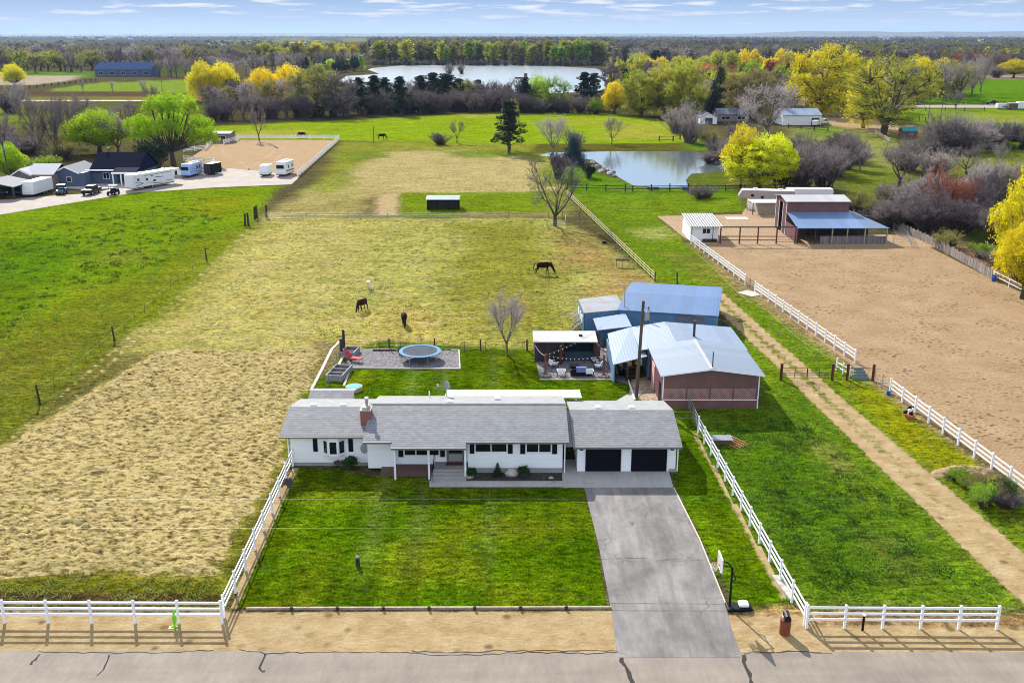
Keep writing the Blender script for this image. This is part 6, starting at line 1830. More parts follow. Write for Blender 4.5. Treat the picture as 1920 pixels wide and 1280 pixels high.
for k, (a, b, s_, lab) in enumerate([(ptop, Vector((66, 62, 9.5)), 1.8, 'pale service wire running from the tall utility pole over the lane'), (ptop - Vector((0, 0, 1.4)), Vector((70, 56, 7.5)), 1.6, 'lower pale wire running from the tall utility pole to the right'),
                                     (ptop - Vector((0, 0, 1.8)), Vector((17.7, 82.3, 4.6)), .2, 'short service wire from the utility pole to the maroon workshop'),
                                     (Vector((-90, 46.2, 9.0)), Vector((90, 46.2, 9.0)), .0, 'thin overhead wire crossing above the front lawn, nearer the house'), (Vector((-90, 44.2, 8.4)), Vector((90, 44.2, 8.4)), .0, 'thin overhead wire crossing above the middle of the front lawn')]):
    mb = MB(); mb.path(sag(a, b, s_, 24), .0014 if k > 2 else .006, 4); tag(obj('overhead_wire', mb, M['galv']), lab, 'wire')

# ---- things in the yard
def trampoline():
    c = G(787.5, 674); c = Vector((c.x, G(787, 678).y + .6, 0))
    c = G(787.5, 658.3, .9); c.z = 0
    t = thing('trampoline', 'round trampoline with blue pad ring on the gravel bed', 'trampoline', c)
    n = 48; R0, R1 = 1.78, 2.16
    mb = MB()
    for k in range(n):
        a, b = 2 * pi * k / n, 2 * pi * (k + 1) / n
        q = [(R0 * cos(a), R0 * sin(a), .9), (R1 * cos(a), R1 * sin(a), .9), (R1 * cos(b), R1 * sin(b), .9), (R0 * cos(b), R0 * sin(b), .9)]
        mb.prism(q, (0, 0, .06))
    obj('pad_ring', mb, M['bluepad'], t, world=False)
    mb = MB(); mb.tube((0, 0, .90), (0, 0, .915), R0 - .01, R0 - .01, n); obj('jumping_mat', mb, M['net'], t, world=False)
    for k in range(4):
        a0 = pi / 4 + k * pi / 2
        mb = MB(); p = [(1.95 * cos(a0 + d), 1.95 * sin(a0 + d)) for d in (-.3, .3)]
        mb.path([(p[0][0], p[0][1], .88), (p[0][0] * 1.02, p[0][1] * 1.02, .04), (p[1][0] * 1.02, p[1][1] * 1.02, .04), (p[1][0], p[1][1], .88)], .03)
        obj('leg', mb, M['galv'], t, world=False)
trampoline()
def lounger():
    t = thing('sun_lounger', 'red cushioned sun lounger with raised back on the gravel', 'lounger', G(660, 677), radians(-22))
    mb = MB(); mb.box(-.2, 1.15, -.33, .33, .36, .46); obj('seat_cushion', mb, M['red'], t, world=False, bevel=.03)
    mb = MB(); mb.prism([(-.2, -.33, .38), (-.75, -.33, 1.05), (-.68, -.33, 1.12), (-.13, -.33, .47)], (0, .66, 0)); obj('back_cushion', mb, M['red'], t, world=False, bevel=.03)
    for x in (-.3, 1.0):
        for y in (-.3, .3):
            mb = MB(); mb.tube((x, y, 0), (x, y, .36), .03); obj('leg', mb, M['black'], t, world=False)
lounger()
def raised_bed(label, loc, rz, sx, sy, h, n):
    t = thing('raised_bed', label, 'planter', loc, rz)
    th = .12
    mb = MB(); mb.box(-sx, sx, -sy, -sy + th, 0, h); mb.box(-sx, sx, sy - th, sy, 0, h); mb.box(-sx, -sx + th, -sy + th, sy - th, 0, h); mb.box(sx - th, sx, -sy + th, sy - th, 0, h)
    for k in range(1, n):
        y = -sy + 2 * sy * k / n; mb.box(-sx + th, sx - th, y - .04, y + .04, 0, h - .05)
    obj('frame', mb, M['bedwood'], t, world=False)
    mb = MB(); mb.box(-sx + th, sx - th, -sy + th, sy - th, .05, h * .6); obj('soil', mb, M['mulch'], t, world=False)
M['bedwood'] = plain('grey_bed_boards', (0.22, 0.22, 0.24), .8, var=.2)
raised_bed('long grey raised bed with three compartments near the small rear roof', G(632, 712) + Vector((0, 1.3, 0)), radians(-8), .85, 1.7, .6, 3)
raised_bed('small grey raised bed behind the red sun lounger', G(655, 668) + Vector((0, .6, 0)), radians(-8), .75, 1.1, .6, 1)
for px, py, h, lab in ((640.5, 668, 1.9, 'shorter of the two thick dark posts by the red sun lounger'), (645.5, 661, 2.5, 'taller of the two thick dark posts by the red sun lounger')):
    g = G(px, py); mb = MB(); mb.tube(g, g + Vector((0, 0, h)), .16, .15, 8); tag(obj('gate_post', mb, M['darkpost']), lab, 'post')
def edging(label, pts, w_=.12, h=.12, mat='timber', name='timber_edging'):
    P = [G(*p) for p in pts]; mb = MB()
    for a, b in zip(P[:-1], P[1:]):
        d = b - a; R = Matrix.Translation(a) @ Matrix.Rotation(atan2(d.y, d.x), 4, 'Z'); mb.box(0, d.length, -w_ / 2, w_ / 2, 0, h, M=R)
    return tag(obj(name, mb, M[mat]), label, 'edging')
edging('pale timber edging around the trampoline gravel bed', [(650, 690.5), (862.5, 692), (860.5, 657), (845, 657)], mat='palewood2')
edging('pale board edging left of the trampoline gravel bed', [(643, 670), (632, 691)], .25, mat='palewood2')
edging('dark timber edging behind the trampoline', [(699, 657), (743, 657)], .25, .2, 'brownwood')
edging('white board beside the long raised bed', [(654, 700), (645, 724)], .2, mat='palewood2')
edging('pale edging strip along the straw field side of the back yard', [(637, 640), (622, 655), (605, 690), (583, 732)], .3, .06, 'stone', 'stone_edging')
edging('stone edging along the right side of the patio gravel', [(1135, 655), (1146, 672), (1158, 700)], .25, .15, 'palewood2', 'stone_edging')
edging('dark edging in front of the patio furniture', [(1012, 712), (1143, 712)], .1, .1, 'palewood2')
edging('white edging between the pebble bed and the back path', [(1178, 713), (1190, 750)], .12, .1, 'white')
edging('thin pale concrete edge along the right side of the driveway', [(1263.5, 914.5), (1311.5, 1010), (1362.5, 1137)], .08, .05, 'palewood2', 'concrete_edging')
edging('timber border in front of the shrub bed', [(869, 902), (1053, 902)], .1, .14, 'darkpost')
def lawn_border():
    a, b = G(462, 1142), G(1147, 1140)
    t = thing('timber_border', 'weathered timber border with short dark stub posts between front lawn and dirt verge', 'border', a)
    n = 8
    for k in range(n):
        p, q = a.lerp(b, k / n), a.lerp(b, (k + 1) / n); mb = MB()
        mb.prism([(p.x, p.y - .07, 0), (q.x - .04, q.y - .07, 0), (q.x - .04, q.y + .07, 0), (p.x, p.y + .07, 0)], (0, 0, .14)); obj('plank', mb, M['timber'], t)
        if k:
            mb = MB(); mb.tube((p.x, p.y - .14, 0), (p.x, p.y - .14, .26), .09, .09, 8); obj('stub_post', mb, M['darkpost'], t)
lawn_border()
M['palewood2'] = M['palewood2'] if 'palewood2' in M else plain('pale_edging', (0.50, 0.44, 0.34), .85)

def patio():
    def post(px, py, top, lab):
        g = G(px, py); z = ztop(py, top)
        mb = MB(); mb.tube(g, g + Vector((0, 0, z)), .11, .1, 10); tag(obj('light_post', mb, M['brownpole']), lab, 'post')
        rr = random.Random(px)
        t = thing('rock_ring', 'ring of rocks at the foot of the ' + ('left' if px < 1100 else 'right') + ' patio light post', 'rocks', g)
        for k in range(8):
            a = k * pi / 4; mb = MB(); r = rr.uniform(.14, .22); mb.ball((g.x + .42 * cos(a), g.y + .42 * sin(a), r * .7), (r, r * .9, r * .8), 8, 5, 0, .15, k); obj('rock', mb, M['rock'], t, smooth=False)
        return g + Vector((0, 0, z))
    A = post(1022.5, 705, 664, 'wooden light post at the left front corner of the patio')
    B = post(1131.5, 707, 665, 'wooden light post at the right front corner of the patio')
    shed = Vector((2.3, 95.1, 2.1))
    for a, b, s_, lab in ((shed, A, .25, 'string of patio lights from the brown shed corner to the left light post'), (A, Vector((9.5, 99.0, 2.8)), .3, 'string of patio lights crossing over the patio to the lean-to'), (A, B, .35, 'string of patio lights hung between the two light posts')):
        t = thing('string_lights', lab, 'string lights', a)
        P = sag(a - Vector((0, 0, .06)), b - Vector((0, 0, .06)), s_, 14); mb = MB(); mb.path(P, .012, 4); obj('cable', mb, M['charcoal'], t)
        for p in P[1:-1]:
            mb = MB(); mb.ball(p - Vector((0, 0, .08)), .045, 8, 5); obj('bulb', mb, M['white'], t)
    # sofa
    g = G(1090, 706)
    t = thing('outdoor_sofa', 'black outdoor sofa with blue back cushion, seen from behind in the middle of the patio', 'sofa', g)
    def bx_(n, x0, x1, y0, y1, z0, z1, m): mb = MB(); mb.box(g.x + x0, g.x + x1, g.y + y0, g.y + y1, z0, z1); obj(n, mb, m, t, bevel=.02)
    bx_('seat', -.95, .95, .1, .75, .25, .42, M['black']); bx_('backrest', -.95, .95, 0, .09, .1, .8, M['black']); bx_('cushion', -.5, .5, -.02, .25, .42 + .4, .95, M['navycloth']); bx_('throw', -.5, .5, -.05, -.021, .45, .9, M['navycloth'])
    bx_('armrest', -1.05, -.951, 0, .75, .1, .62, M['black']); bx_('armrest', .951, 1.05, 0, .75, .1, .62, M['black'])
    def chair(px, py, rz, lab, name='patio_chair'):
        t = thing(name, lab, 'chair', G(px, py), rz, 'pale patio chairs around the fire pit')
        for n, b in (('seat', (-.35, .35, -.3, .35, .32, .45)), ('backrest', (-.35, .35, -.38, -.301, .3, .85))):
            mb = MB(); mb.box(*b); obj(n, mb, M['white'] if n == 'backrest' else M['cushion'], t, world=False, bevel=.02)
        for s_ in (-1, 1):
            mb = MB(); mb.box(min(s_ * .36, s_ * .42), max(s_ * .36, s_ * .42), -.38, .35, .55, .61); obj('armrest', mb, M['white'], t, world=False)
            for y in (-.34, .3):
                mb = MB(); mb.box(s_ * .39 - .03, s_ * .39 + .03, y - .03, y + .03, 0, .55); obj('leg', mb, M['charcoal'], t, world=False)
    chair(1052, 704, radians(0), 'pale patio chair left of the sofa with its back to the lawn')
    chair(1103 + 1.5, 704, radians(0), 'pale patio chair right of the sofa with its back to the lawn')
    chair(1038, 688, radians(-60), 'striped patio chair at the left side of the fire pit')
    chair(1122, 692, radians(70), 'striped patio chair at the right side of the fire pit')
    chair(1118, 682, radians(110), 'striped patio chair at the back right of the patio')
    g = G(1077, 690)
    t = thing('fire_pit', 'dark round fire pit in the middle of the patio', 'fire pit', g)
    mb = MB(); mb.tube(g, g + Vector((0, 0, .32)), .4, .5, 16); obj('bowl', mb, M['black'], t)
    mb = MB(); mb.tube(g + Vector((0, 0, .32)), g + Vector((0, 0, .36)), .56, .56, 16); obj('rim', mb, M['charcoal'], t)
    g = G(1098, 676); mb = MB(); mb.box(g.x - .5, g.x + .5, g.y, g.y + .5, .02, .06); tag(obj('doormat', mb, M['stone']), 'pale mat in front of the open half of the brown patio shed', 'mat')
    mb = MB(); g = G(1166, 702); mb.tube(g, g + Vector((0, 0, .5)), .32, .4, 12); tag(obj('planter_pot', mb, M['black']), 'black planter tub at the right corner of the patio gravel', 'planter')
    # wooden side gate and fence by the pebble bed
    rail_fence('garden_fence', 'grey panel fence along the right side of the patio ending in a wooden gate', 'fence', [(1152, 668), (1176, 708)], 2, 1.3, [.4, .8, 1.2], M['timber'], M['wall_blue_y'], pw=.12, rh=.3)
    rail_fence('garden_gate', 'brown wooden gate beside the utility pole', 'gate', [(1177, 710), (1192, 709)], 1.9, 1.3, [.3, .7, 1.15], M['brownwood'], M['brownwood'], pw=.1, rh=.09)
M['brownpole'] = plain('stained_post', (0.20, 0.06, 0.03), .8)
M['cushion'] = plain('grey_white_cushion', (0.5, 0.5, 0.52), .8)
patio()

def hoop():
    g = G(1366, 1140)
    t = thing('basketball_hoop', 'portable basketball hoop with black pole and base leaning over the driveway edge', 'basketball hoop', g)
    mb = MB(); mb.prism([(g.x - .15, g.y - .45, 0), (g.x + 1.35, g.y - .35, 0), (g.x + 1.35, g.y + .35, 0), (g.x - .15, g.y + .45, 0)], (0, 0, .2)); obj('base', mb, M['black'], t, bevel=.08)
    mb = MB(); mb.box(g.x + .55, g.x + 1.15, g.y - .28, g.y + .28, .2, .42); obj('sandbag', mb, M['white'], t, bevel=.1)
    mb = MB(); mb.tube(g + Vector((.05, 0, .15)), g + Vector((.05, 0, 2.75)), .07, .06, 8); mb.path([g + Vector((.05, 0, 2.6)), g + Vector((-.2, 0, 3.0)), g + Vector((-.62, 0, 3.05))], .045)
    mb.path([g + Vector((.3, 0, 1.9)), g + Vector((-.05, 0, 2.75)), g + Vector((-.62, 0, 2.85))], .035); mb.tube(g + Vector((.05, 0, 1.7)), g + Vector((.3, 0, 1.95)), .03); obj('pole', mb, M['black'], t)
    mb = MB(); mb.box(g.x - .7, g.x - .64, g.y - .55, g.y + .55, 2.65, 3.45); bb = obj('backboard', mb, M['board_glass'], t)
    mb = MB(); y0, y1, z0, z1 = g.y - .56, g.y + .56, 2.64, 3.46
    for b in ((y0, y1, z0 - .03, z0 + .02), (y0, y1, z1 - .02, z1 + .03), (y0, y0 + .04, z0, z1), (y1 - .04, y1, z0, z1)): mb.box(g.x - .715, g.x - .63, *b)
    obj('frame', mb, M['white'], bb)
    mb = MB(); c = Vector((g.x - .98, g.y, 2.9)); n = 20
    for k in range(n):
        a, b = 2 * pi * k / n, 2 * pi * (k + 1) / n
        mb.tube(c + Vector((.23 * cos(a), .23 * sin(a), 0)), c + Vector((.23 * cos(b), .23 * sin(b), 0)), .018, .018, 5, 0, False)
    mb.tube((g.x - .76, g.y, 2.9), (g.x - .7, g.y, 2.85), .04); obj('rim', mb, M['orange'], t)
    mb = MB()
    for k in range(12):
        a = 2 * pi * k / 12
        for s_ in (-.5, .5): mb.tube(c + Vector((.22 * cos(a), .22 * sin(a), 0)), c + Vector((.12 * cos(a + s_), .12 * sin(a + s_), -.4)), .01, .01, 3, 0, False)
    obj('net', mb, M['white'], t)
M['board_glass'] = plain('backboard_panel', (0.55, 0.56, 0.56), .2)
hoop()
def mailbox():
    g = G(1471, 1187)
    t = thing('mailbox', 'black mailbox on a stout round rust brown wooden stump by the road', 'mailbox', g)
    mb = MB(); mb.tube(g, g + Vector((0, 0, .95)), .30, .31, 14); obj('stump', mb, M['rustwood'], t)
    mb = MB(); n = 9; R = .17; pr = [(g.x - R, g.y - .35, .96), (g.x + R, g.y - .35, .96)] + [(g.x + R * cos(pi * k / n), g.y - .35, 1.16 + R * sin(pi * k / n)) for k in range(n + 1)]
    mb.prism(pr, (.06, .65, 0)); bx0 = obj('box', mb, M['truck'], t)
    mb = MB(); mb.box(g.x - .19, g.x - .175, g.y - .1, g.y + .1, 1.02, 1.16); obj('label_plate', mb, M['white'], bx0)
M['rustwood'] = plain('rust_brown_wood', (0.20, 0.055, 0.02), .85, var=.3)
mailbox()
g = G(1617, 1181); mb = MB(); mb.tube(g, g + Vector((0, 0, .95)), .07, .07, 10)
t = thing('marker_post', 'black marker post with white cap in front of the short road fence', 'post', g); obj('shaft', mb, M['black'], t)
mb = MB(); mb.tube(g + Vector((0, 0, .95)), g + Vector((0, 0, 1.02)), .09, .09, 10); obj('cap', mb, M['white'], t)
g = G(671, 1060); t = thing('yard_hydrant', 'short dark stump with grey cap standing in the front lawn', 'stump', g)
mb = MB(); mb.tube(g, g + Vector((0, 0, .6)), .14, .13, 10); obj('stump', mb, M['darkpost'], t); mb = MB(); mb.tube(g + Vector((0, 0, .6)), g + Vector((0, 0, .68)), .15, .1, 10); obj('cap', mb, M['rock'], t)
def green_figure():
    g = G(327, 1176)
    t = thing('warning_figure', 'lime green plastic slow-down figure leaning on the white road fence', 'safety sign', g)
    mb = MB(); mb.prism([(g.x - .22, g.y, 0), (g.x + .18, g.y, 0), (g.x + .2, g.y, .05), (g.x + .04, g.y, .1), (g.x + .16, g.y, .5), (g.x + .1, g.y, .8), (g.x - .02, g.y, .84), (g.x - .08, g.y, .5), (g.x - .02, g.y, .12), (g.x - .2, g.y, .06)], (0, .07, 0)); obj('body', mb, M['lime'], t)
    mb = MB(); mb.ball((g.x + .04, g.y + .035, .95), (.1, .06, .12), 10, 7); obj('head', mb, M['lime'], t)
    mb = MB(); mb.box(g.x - .3, g.x + .05, g.y - .12, g.y + .12, 0, .03); obj('foot_plate', mb, M['lime'], t)
green_figure()
def misc():
    def blk(name, label, cat, px, py, d, mat, z=0, rz=0, bevel=0.02):
        g = G(px, py); mb = MB(); mb.cbox((g.x, g.y, z + d[2] / 2), d, rz=rz); return tag(obj(name, mb, M[mat], bevel=bevel), label, cat)
    def drum(name, label, cat, px, py, r, h, mat):
        g = G(px, py); mb = MB(); mb.tube(g, g + Vector((0, 0, h)), r, r, 16); mb.tube(g + Vector((0, 0, h * .3)), g + Vector((0, 0, h * .34)), r * 1.04, r * 1.04, 16); mb.tube(g + Vector((0, 0, h * .66)), g + Vector((0, 0, h * .7)), r * 1.04, r * 1.04, 16)
        return tag(obj(name, mb, M[mat]), label, cat)
    drum('barrel', 'blue plastic barrel at the end of the grey board fence', 'barrel', 1863, 527, .3, .9, 'barrel')
    drum('bucket', 'blue bucket hanging low on the first post of the near arena fence', 'bucket', 1665.5, 740, .18, .4, 'barrel')
    drum('trough', 'small blue trough at the water edge behind the split rail fence', 'trough', 1284, 356, .6, .7, 'barrel')
    drum('feed_tub', 'black feed tub lying by the brown post fence', 'tub', 1133, 456, .35, .35, 'black')
    g = G(1705, 783); t = thing('flower_pot', 'terracotta pot with black and white ornament beside the near arena fence', 'planter', g)
    mb = MB(); mb.tube(g, g + Vector((0, 0, .3)), .38, .48, 16); obj('pot', mb, M['terracotta'], t)
    rr = random.Random(5)
    for k in range(7):
        mb = MB(); p = g + Vector((rr.uniform(-.4, .4), rr.uniform(-.1, .5), rr.uniform(.4, .9))); mb.ball(p, rr.uniform(.1, .2), 7, 5, 0, .2, k); obj('ornament', mb, M['white' if k % 2 else 'black'], t)
    blk('concrete_pad', 'white concrete pad beside the gap in the arena fence', 'slab', 1406, 551, (2.1, 2.6, .1), 'stone', 0, radians(35))
    edging('long pale concrete block under the white fence near the mailbox', [(1453, 1080), (1486, 1124)], .4, .12, 'stone', 'concrete_step')
    blk('concrete_pad', 'pale concrete pad with two posts in the barn yard', 'slab', 1382, 410, (4, 3, .08), 'stone')
    g = G(1355, 836); t = thing('hay_feeder', 'low grey lidded box lying among orange boards beside the white fence', 'box', g)
    mb = MB(); mb.cbox((g.x, g.y + .5, .28), (1.5, .9, .4)); obj('crate', mb, M['brownwall'], t); mb = MB(); mb.cbox((g.x, g.y + .5, .52), (1.65, 1.1, .05)); obj('lid', mb, M['galv'], t)
    for k in range(5):
        p = G(1372 + 5 * k, 838 - 2 * k); mb = MB(); mb.tube(p + Vector((.4, -.5, .06)), p + Vector((-.7, 1.2, .1)), .06, .06, 4); tag(obj('loose_board', mb, M['orangewood']), 'orange brown loose board fanned out beside the grey lidded box', 'board', 'loose boards by the white fence')
    g = G(1167, 500); t = thing('feeder_table', 'black topped feeding table on thin legs by the brown post fence', 'table', g)
    mb = MB(); mb.box(g.x - 1, g.x + 1, g.y - .4, g.y + .5, .95, 1.1); obj('top', mb, M['black'], t)
    for dx in (-.9, 0, .9):
        mb = MB(); mb.tube((g.x + dx, g.y - .3, 0), (g.x + dx, g.y - .3, .95), .035); obj('leg', mb, M['steel'], t)
    # garden hose
    mb = MB(); H = [(1300, 470), (1335, 500), (1362, 528), (1385, 550), (1405, 566), (1432, 580), (1450, 592), (1470, 612), (1495, 633), (1522, 652), (1545, 665), (1570, 676)]
    mb.path([G(*p) + Vector((0, 0, .03)) for p in H], .022, 5); tag(obj('garden_hose', mb, M['hose']), 'pale yellow hose snaking through the grass beside the white arena fence', 'hose')
    # heap of bare soil beside the weeds
    g = G(1806, 886); mb = MB(); nx, ny = 44, 20
    for j in range(ny + 1):
        for i in range(nx + 1):
            u, v = i / nx * 2 - 1, j / ny * 2 - 1
            x, y = g.x + u * 2.6, g.y + v * 1.1 + .3 * u
            hh = max(0, 1 - u * u - v * v) ** .7 * (.18 + .55 * float(fbm(np.array([x / .7]), np.array([y / .5]), 4, 4)[0])) - .02
            mb.v.append((x, y, hh))
    for j in range(ny):
        for i in range(nx):
            q = j * (nx + 1) + i; mb.f.append((q, q + 1, q + nx + 2, q + nx + 1)); mb.m.append(0)
    tag(obj('dirt_mound', mb, M['moundsoil']), 'low heap of reddish bare soil beside the weeds by the two-rut lane', 'soil heap')
    # bench chairs by the pond, rocks
    blk('pond_bench', 'small blue bench at the pond edge behind the split rail fence', 'bench', 1224, 355, (2.6, .5, .5), 'barrel')
    rr = random.Random(9)
    for k in range(26):
        u = rr.random(); px, py = 1080 + 90 * u + rr.uniform(-8, 8), 300 + 38 * u + rr.uniform(-6, 4); g = G(px, py); mb = MB(); r = rr.uniform(.3, .8); mb.ball((g.x, g.y, r * .3), (r, r, r * .6), 8, 5, 0, .2, k)
        tag(obj('rock', mb, M['stone' if k % 3 else 'rock']), 'pale rock on the left bank of the pond', 'rock', 'rocks on the left bank of the pond')
    # flower bed rocks by the house
    for px, py, r, lab in ((878, 896, .35, 'white boulder at the left end of the shrub bed'), (960, 891, .42, 'flat tan boulder in the middle of the shrub bed'), (1033, 897, .14, 'small white stone at the right end of the shrub bed')):
        g = G(px, py); mb = MB(); mb.ball((g.x, g.y, r * .45), (r * 1.3, r, r * .8), 10, 6, 0, .12, int(px)); tag(obj('rock', mb, M['stone']), lab, 'rock')
    g = G(686, 874); t = thing('garden_bench', 'small wrought iron bench against the white wall beside the round shrub', 'bench', g)
    for b in ((-.5, .5, .1, .5, .38, .42), (-.5, .5, .48, .52, .42, .8)):
        mb = MB(); mb.box(g.x - .3 + b[0], g.x - .3 + b[1], g.y + b[2], g.y + b[3], b[4], b[5]); obj('seat' if b[4] < .4 else 'backrest', mb, M['rock'], t)
    for dx in (-.45, .45):
        mb = MB(); mb.box(g.x - .3 + dx - .03, g.x - .3 + dx + .03, g.y + .1, g.y + .5, 0, .38); obj('leg', mb, M['rock'], t)
    # boat on the lake
    g = G(980, 148); t = thing('pontoon_boat', 'tiny dark pontoon boat on the lake', 'boat', g)
    mb = MB(); mb.box(g.x - 6, g.x + 4, g.y - 1.5, g.y + 1.5, .2, 1.2); obj('deck', mb, M['charcoal'], t); mb = MB(); mb.box(g.x + 1, g.x + 3.5, g.y - 1, g.y + 1, 1.2, 4); obj('cabin', mb, M['brownwall'], t)
    # hot tub behind the rear wing
    g = G(664, 731); t = thing('wading_pool', 'small wood framed pool with turquoise water behind the rear wing', 'pool', g)
    mb = MB(); mb.tube(g, g + Vector((0, 0, .4)), .8, .8, 20); obj('tub', mb, M['timber'], t); mb = MB(); mb.tube(g + Vector((0, 0, .4)), g + Vector((0, 0, .42)), .66, .66, 20); obj('pool_water', mb, M['turq'], t)
M['moundsoil'] = plain('reddish_soil', (0.30, 0.19, 0.11), .95, var=.3, scale=3, bump=.6)
M['terracotta'] = plain('terracotta', (0.42, 0.14, 0.05), .8)
M['orangewood'] = plain('orange_boards', (0.45, 0.20, 0.10), .8, var=.3)
M['hose'] = plain('yellow_hose', (0.36, 0.38, 0.12), .8, spec=.1)
M['turq'] = plain('turquoise_water', (0.15, 0.45, 0.42), .1)
misc()
# ------------------------------------------------------------------ trees and bushes
def tubes_np(segs, n=5):
    S = np.array(segs, float)            # p(3) q(3) r0 r1
    P, Q, r0, r1 = S[:, :3], S[:, 3:6], S[:, 6], S[:, 7]
    d = Q - P; d /= np.maximum(np.linalg.norm(d, axis=1, keepdims=True), 1e-9)
    up = np.where(np.abs(d[:, 2:3]) > .9, np.array([[1., 0, 0]]), np.array([[0, 0, 1.]]))
    u = np.cross(d, up); u /= np.linalg.norm(u, axis=1, keepdims=True)
    v = np.cross(d, u)
    a = 2 * pi * np.arange(n) / n
    ring = u[:, None] * np.cos(a)[None, :, None] + v[:, None] * np.sin(a)[None, :, None]
    A = P[:, None] + ring * r0[:, None, None]; B = Q[:, None] + ring * r1[:, None, None]
    V = np.concatenate([A, B], 1).reshape(-1, 3)
    k = np.arange(n); k2 = (k + 1) % n
    f = np.stack([k, k2, k2 + n, k + n], -1)
    F = (f[None] + (np.arange(len(S)) * 2 * n)[:, None, None]).reshape(-1, 4)
    return V, F

def rdir(g, n):
    v = g.normal(size=(n, 3)); return v / np.linalg.norm(v, axis=1, keepdims=True)

def blades_np(P, D, L_, w_, g):
    n = len(P)
    s = np.cross(D, rdir(g, n)); s /= np.maximum(np.linalg.norm(s, axis=1, keepdims=True), 1e-6)
    w_ = np.broadcast_to(w_, n)[:, None]; L_ = np.broadcast_to(L_, n)[:, None]
    V = np.stack([P - s * w_ / 2, P + s * w_ / 2, P + D * L_], 1).reshape(-1, 3)
    return V, np.arange(3 * n).reshape(-1, 3)

def leaves_np(P, size, g, droop=0.0):
    n = len(P)
    a = rdir(g, n)
    if droop: a[:, 2] -= droop; a /= np.linalg.norm(a, axis=1, keepdims=True)
    b = np.cross(a, rdir(g, n)); b /= np.maximum(np.linalg.norm(b, axis=1, keepdims=True), 1e-6)
    s = size * g.uniform(.6, 1.4, n)[:, None]
    V = np.stack([P - a * s * .5 - b * s * .32, P - a * s * .5 + b * s * .32, P + a * s * .6], 1).reshape(-1, 3)
    return V, np.arange(3 * n).reshape(-1, 3)

def cat(parts):
    Vs, Fs, o = [], [], 0
    for V, F in parts:
        Vs.append(V); Fs.append(F + o); o += len(V)
    return np.concatenate(Vs), np.concatenate(Fs)

def skeleton(g, H, r, fork, nl, spread, lv, curve=.25, up=.12, wob=.12):
    """returns branch segments and twig anchors (point, direction)"""
    segs, tips = [], []
    def branch(p, d, L_, r, l):
        n = 4 if l < 2 else 3
        pts = [p]
        for i in range(n):
            d = d + g.normal(size=3) * wob; d[2] += up; d = d / np.linalg.norm(d)
            q = p + d * L_ / n
            ra, rb = r * (1 - .6 * i / n), r * (1 - .6 * (i + 1) / n)
            segs.append([*p, *q, ra, rb]); p = q; pts.append(q)
            if l >= lv - 1: tips.append((q, d.copy()))
        if l < lv:
            k = int(g.integers(2, 4)) + (1 if l == 0 else 0)
            for j in range(k + 2):
                t = g.uniform(.35, 1) if j >= k else 1.0
                b = pts[min(n, max(1, int(round(t * n))))]
                s = rdir(g, 1)[0]; nd = d + s * g.uniform(.45, .85) * (.9 if j < k else 1.1); nd /= np.linalg.norm(nd)
                branch(b, nd, L_ * g.uniform(.55, .78), r * (.42 if j < k else .3), l + 1)
    th = H * fork
    p = np.zeros(3)
    base = np.array([g.normal() * .04, g.normal() * .04, 1.0])
    for i in range(3):
        q = p + base * th / 3; segs.append([*p, *q, r * (1.25 - .12 * i), r * (1.13 - .12 * i)]); p = q
        base = base + g.normal(size=3) * .05; base[2] = 1
    for j in range(nl):
        a = 2 * pi * (j + g.uniform(-.3, .3)) / nl
        e = spread * g.uniform(.6, 1.15)
        d = np.array([cos(a) * sin(e), sin(a) * sin(e), cos(e)])
        branch(p - np.array([0, 0, g.uniform(0, th * .2)]), d, (H - th) * g.uniform(.42, .55), r * g.uniform(.45, .6), 1)
    return segs, tips

PROTO = {}
def proto(key, trunk, crown, tn=5):
    """normalise to height 1 and width 1 and store as meshes"""
    tV, tF = trunk; cV, cF = crown
    h = np.percentile(cV[:, 2], 99.5)
    w_ = np.percentile(np.abs(cV[:, :2]), 98) * 2
    s = np.array([1 / w_, 1 / w_, 1 / h])
    PROTO.setdefault(key, []).append((fast_mesh('trunk', tV * s, tF, M['bark'], smooth=True), fast_mesh('crown', cV * s, cF, M['twig'])))

def make_bare(seed, key='bare', twn=9, spread=.75, fork=.25, nl=5, lv=3, tl=1.0, leaf=0, tw=.035, up=.12, lsize=.22, tr=.32):
    g = np.random.default_rng(seed)
    segs, tips = skeleton(g, 10, tr, fork, nl, spread, lv, up=up)
    P = np.array([t[0] for t in tips]); D = np.array([t[1] for t in tips])
    idx = g.integers(0, len(P), len(P) * twn)
    dd = D[idx] * .6 + rdir(g, len(idx)) * .75; dd[:, 2] += .15; dd /= np.linalg.norm(dd, axis=1, keepdims=True)
    LL = g.uniform(.4, 1.0, len(idx)) * tl
    parts = [blades_np(P[idx], dd, LL, tw, g)]
    i2 = g.integers(0, len(idx), len(idx) * 2)
    p2 = P[idx][i2] + dd[i2] * (LL[i2] * g.uniform(.2, .9, len(i2)))[:, None]
    d2 = dd[i2] + rdir(g, len(i2)) * .7; d2 /= np.linalg.norm(d2, axis=1, keepdims=True)
    parts.append(blades_np(p2, d2, g.uniform(.2, .5, len(i2)) * tl, tw * .8, g))
    if leaf:
        i3 = g.integers(0, len(p2), leaf)
        pz = p2[i3] + d2[i3] * .3 + g.normal(size=(leaf, 3)) * .12
        parts.append(leaves_np(pz, lsize, g))
    proto(key, tubes_np(segs), cat(parts))

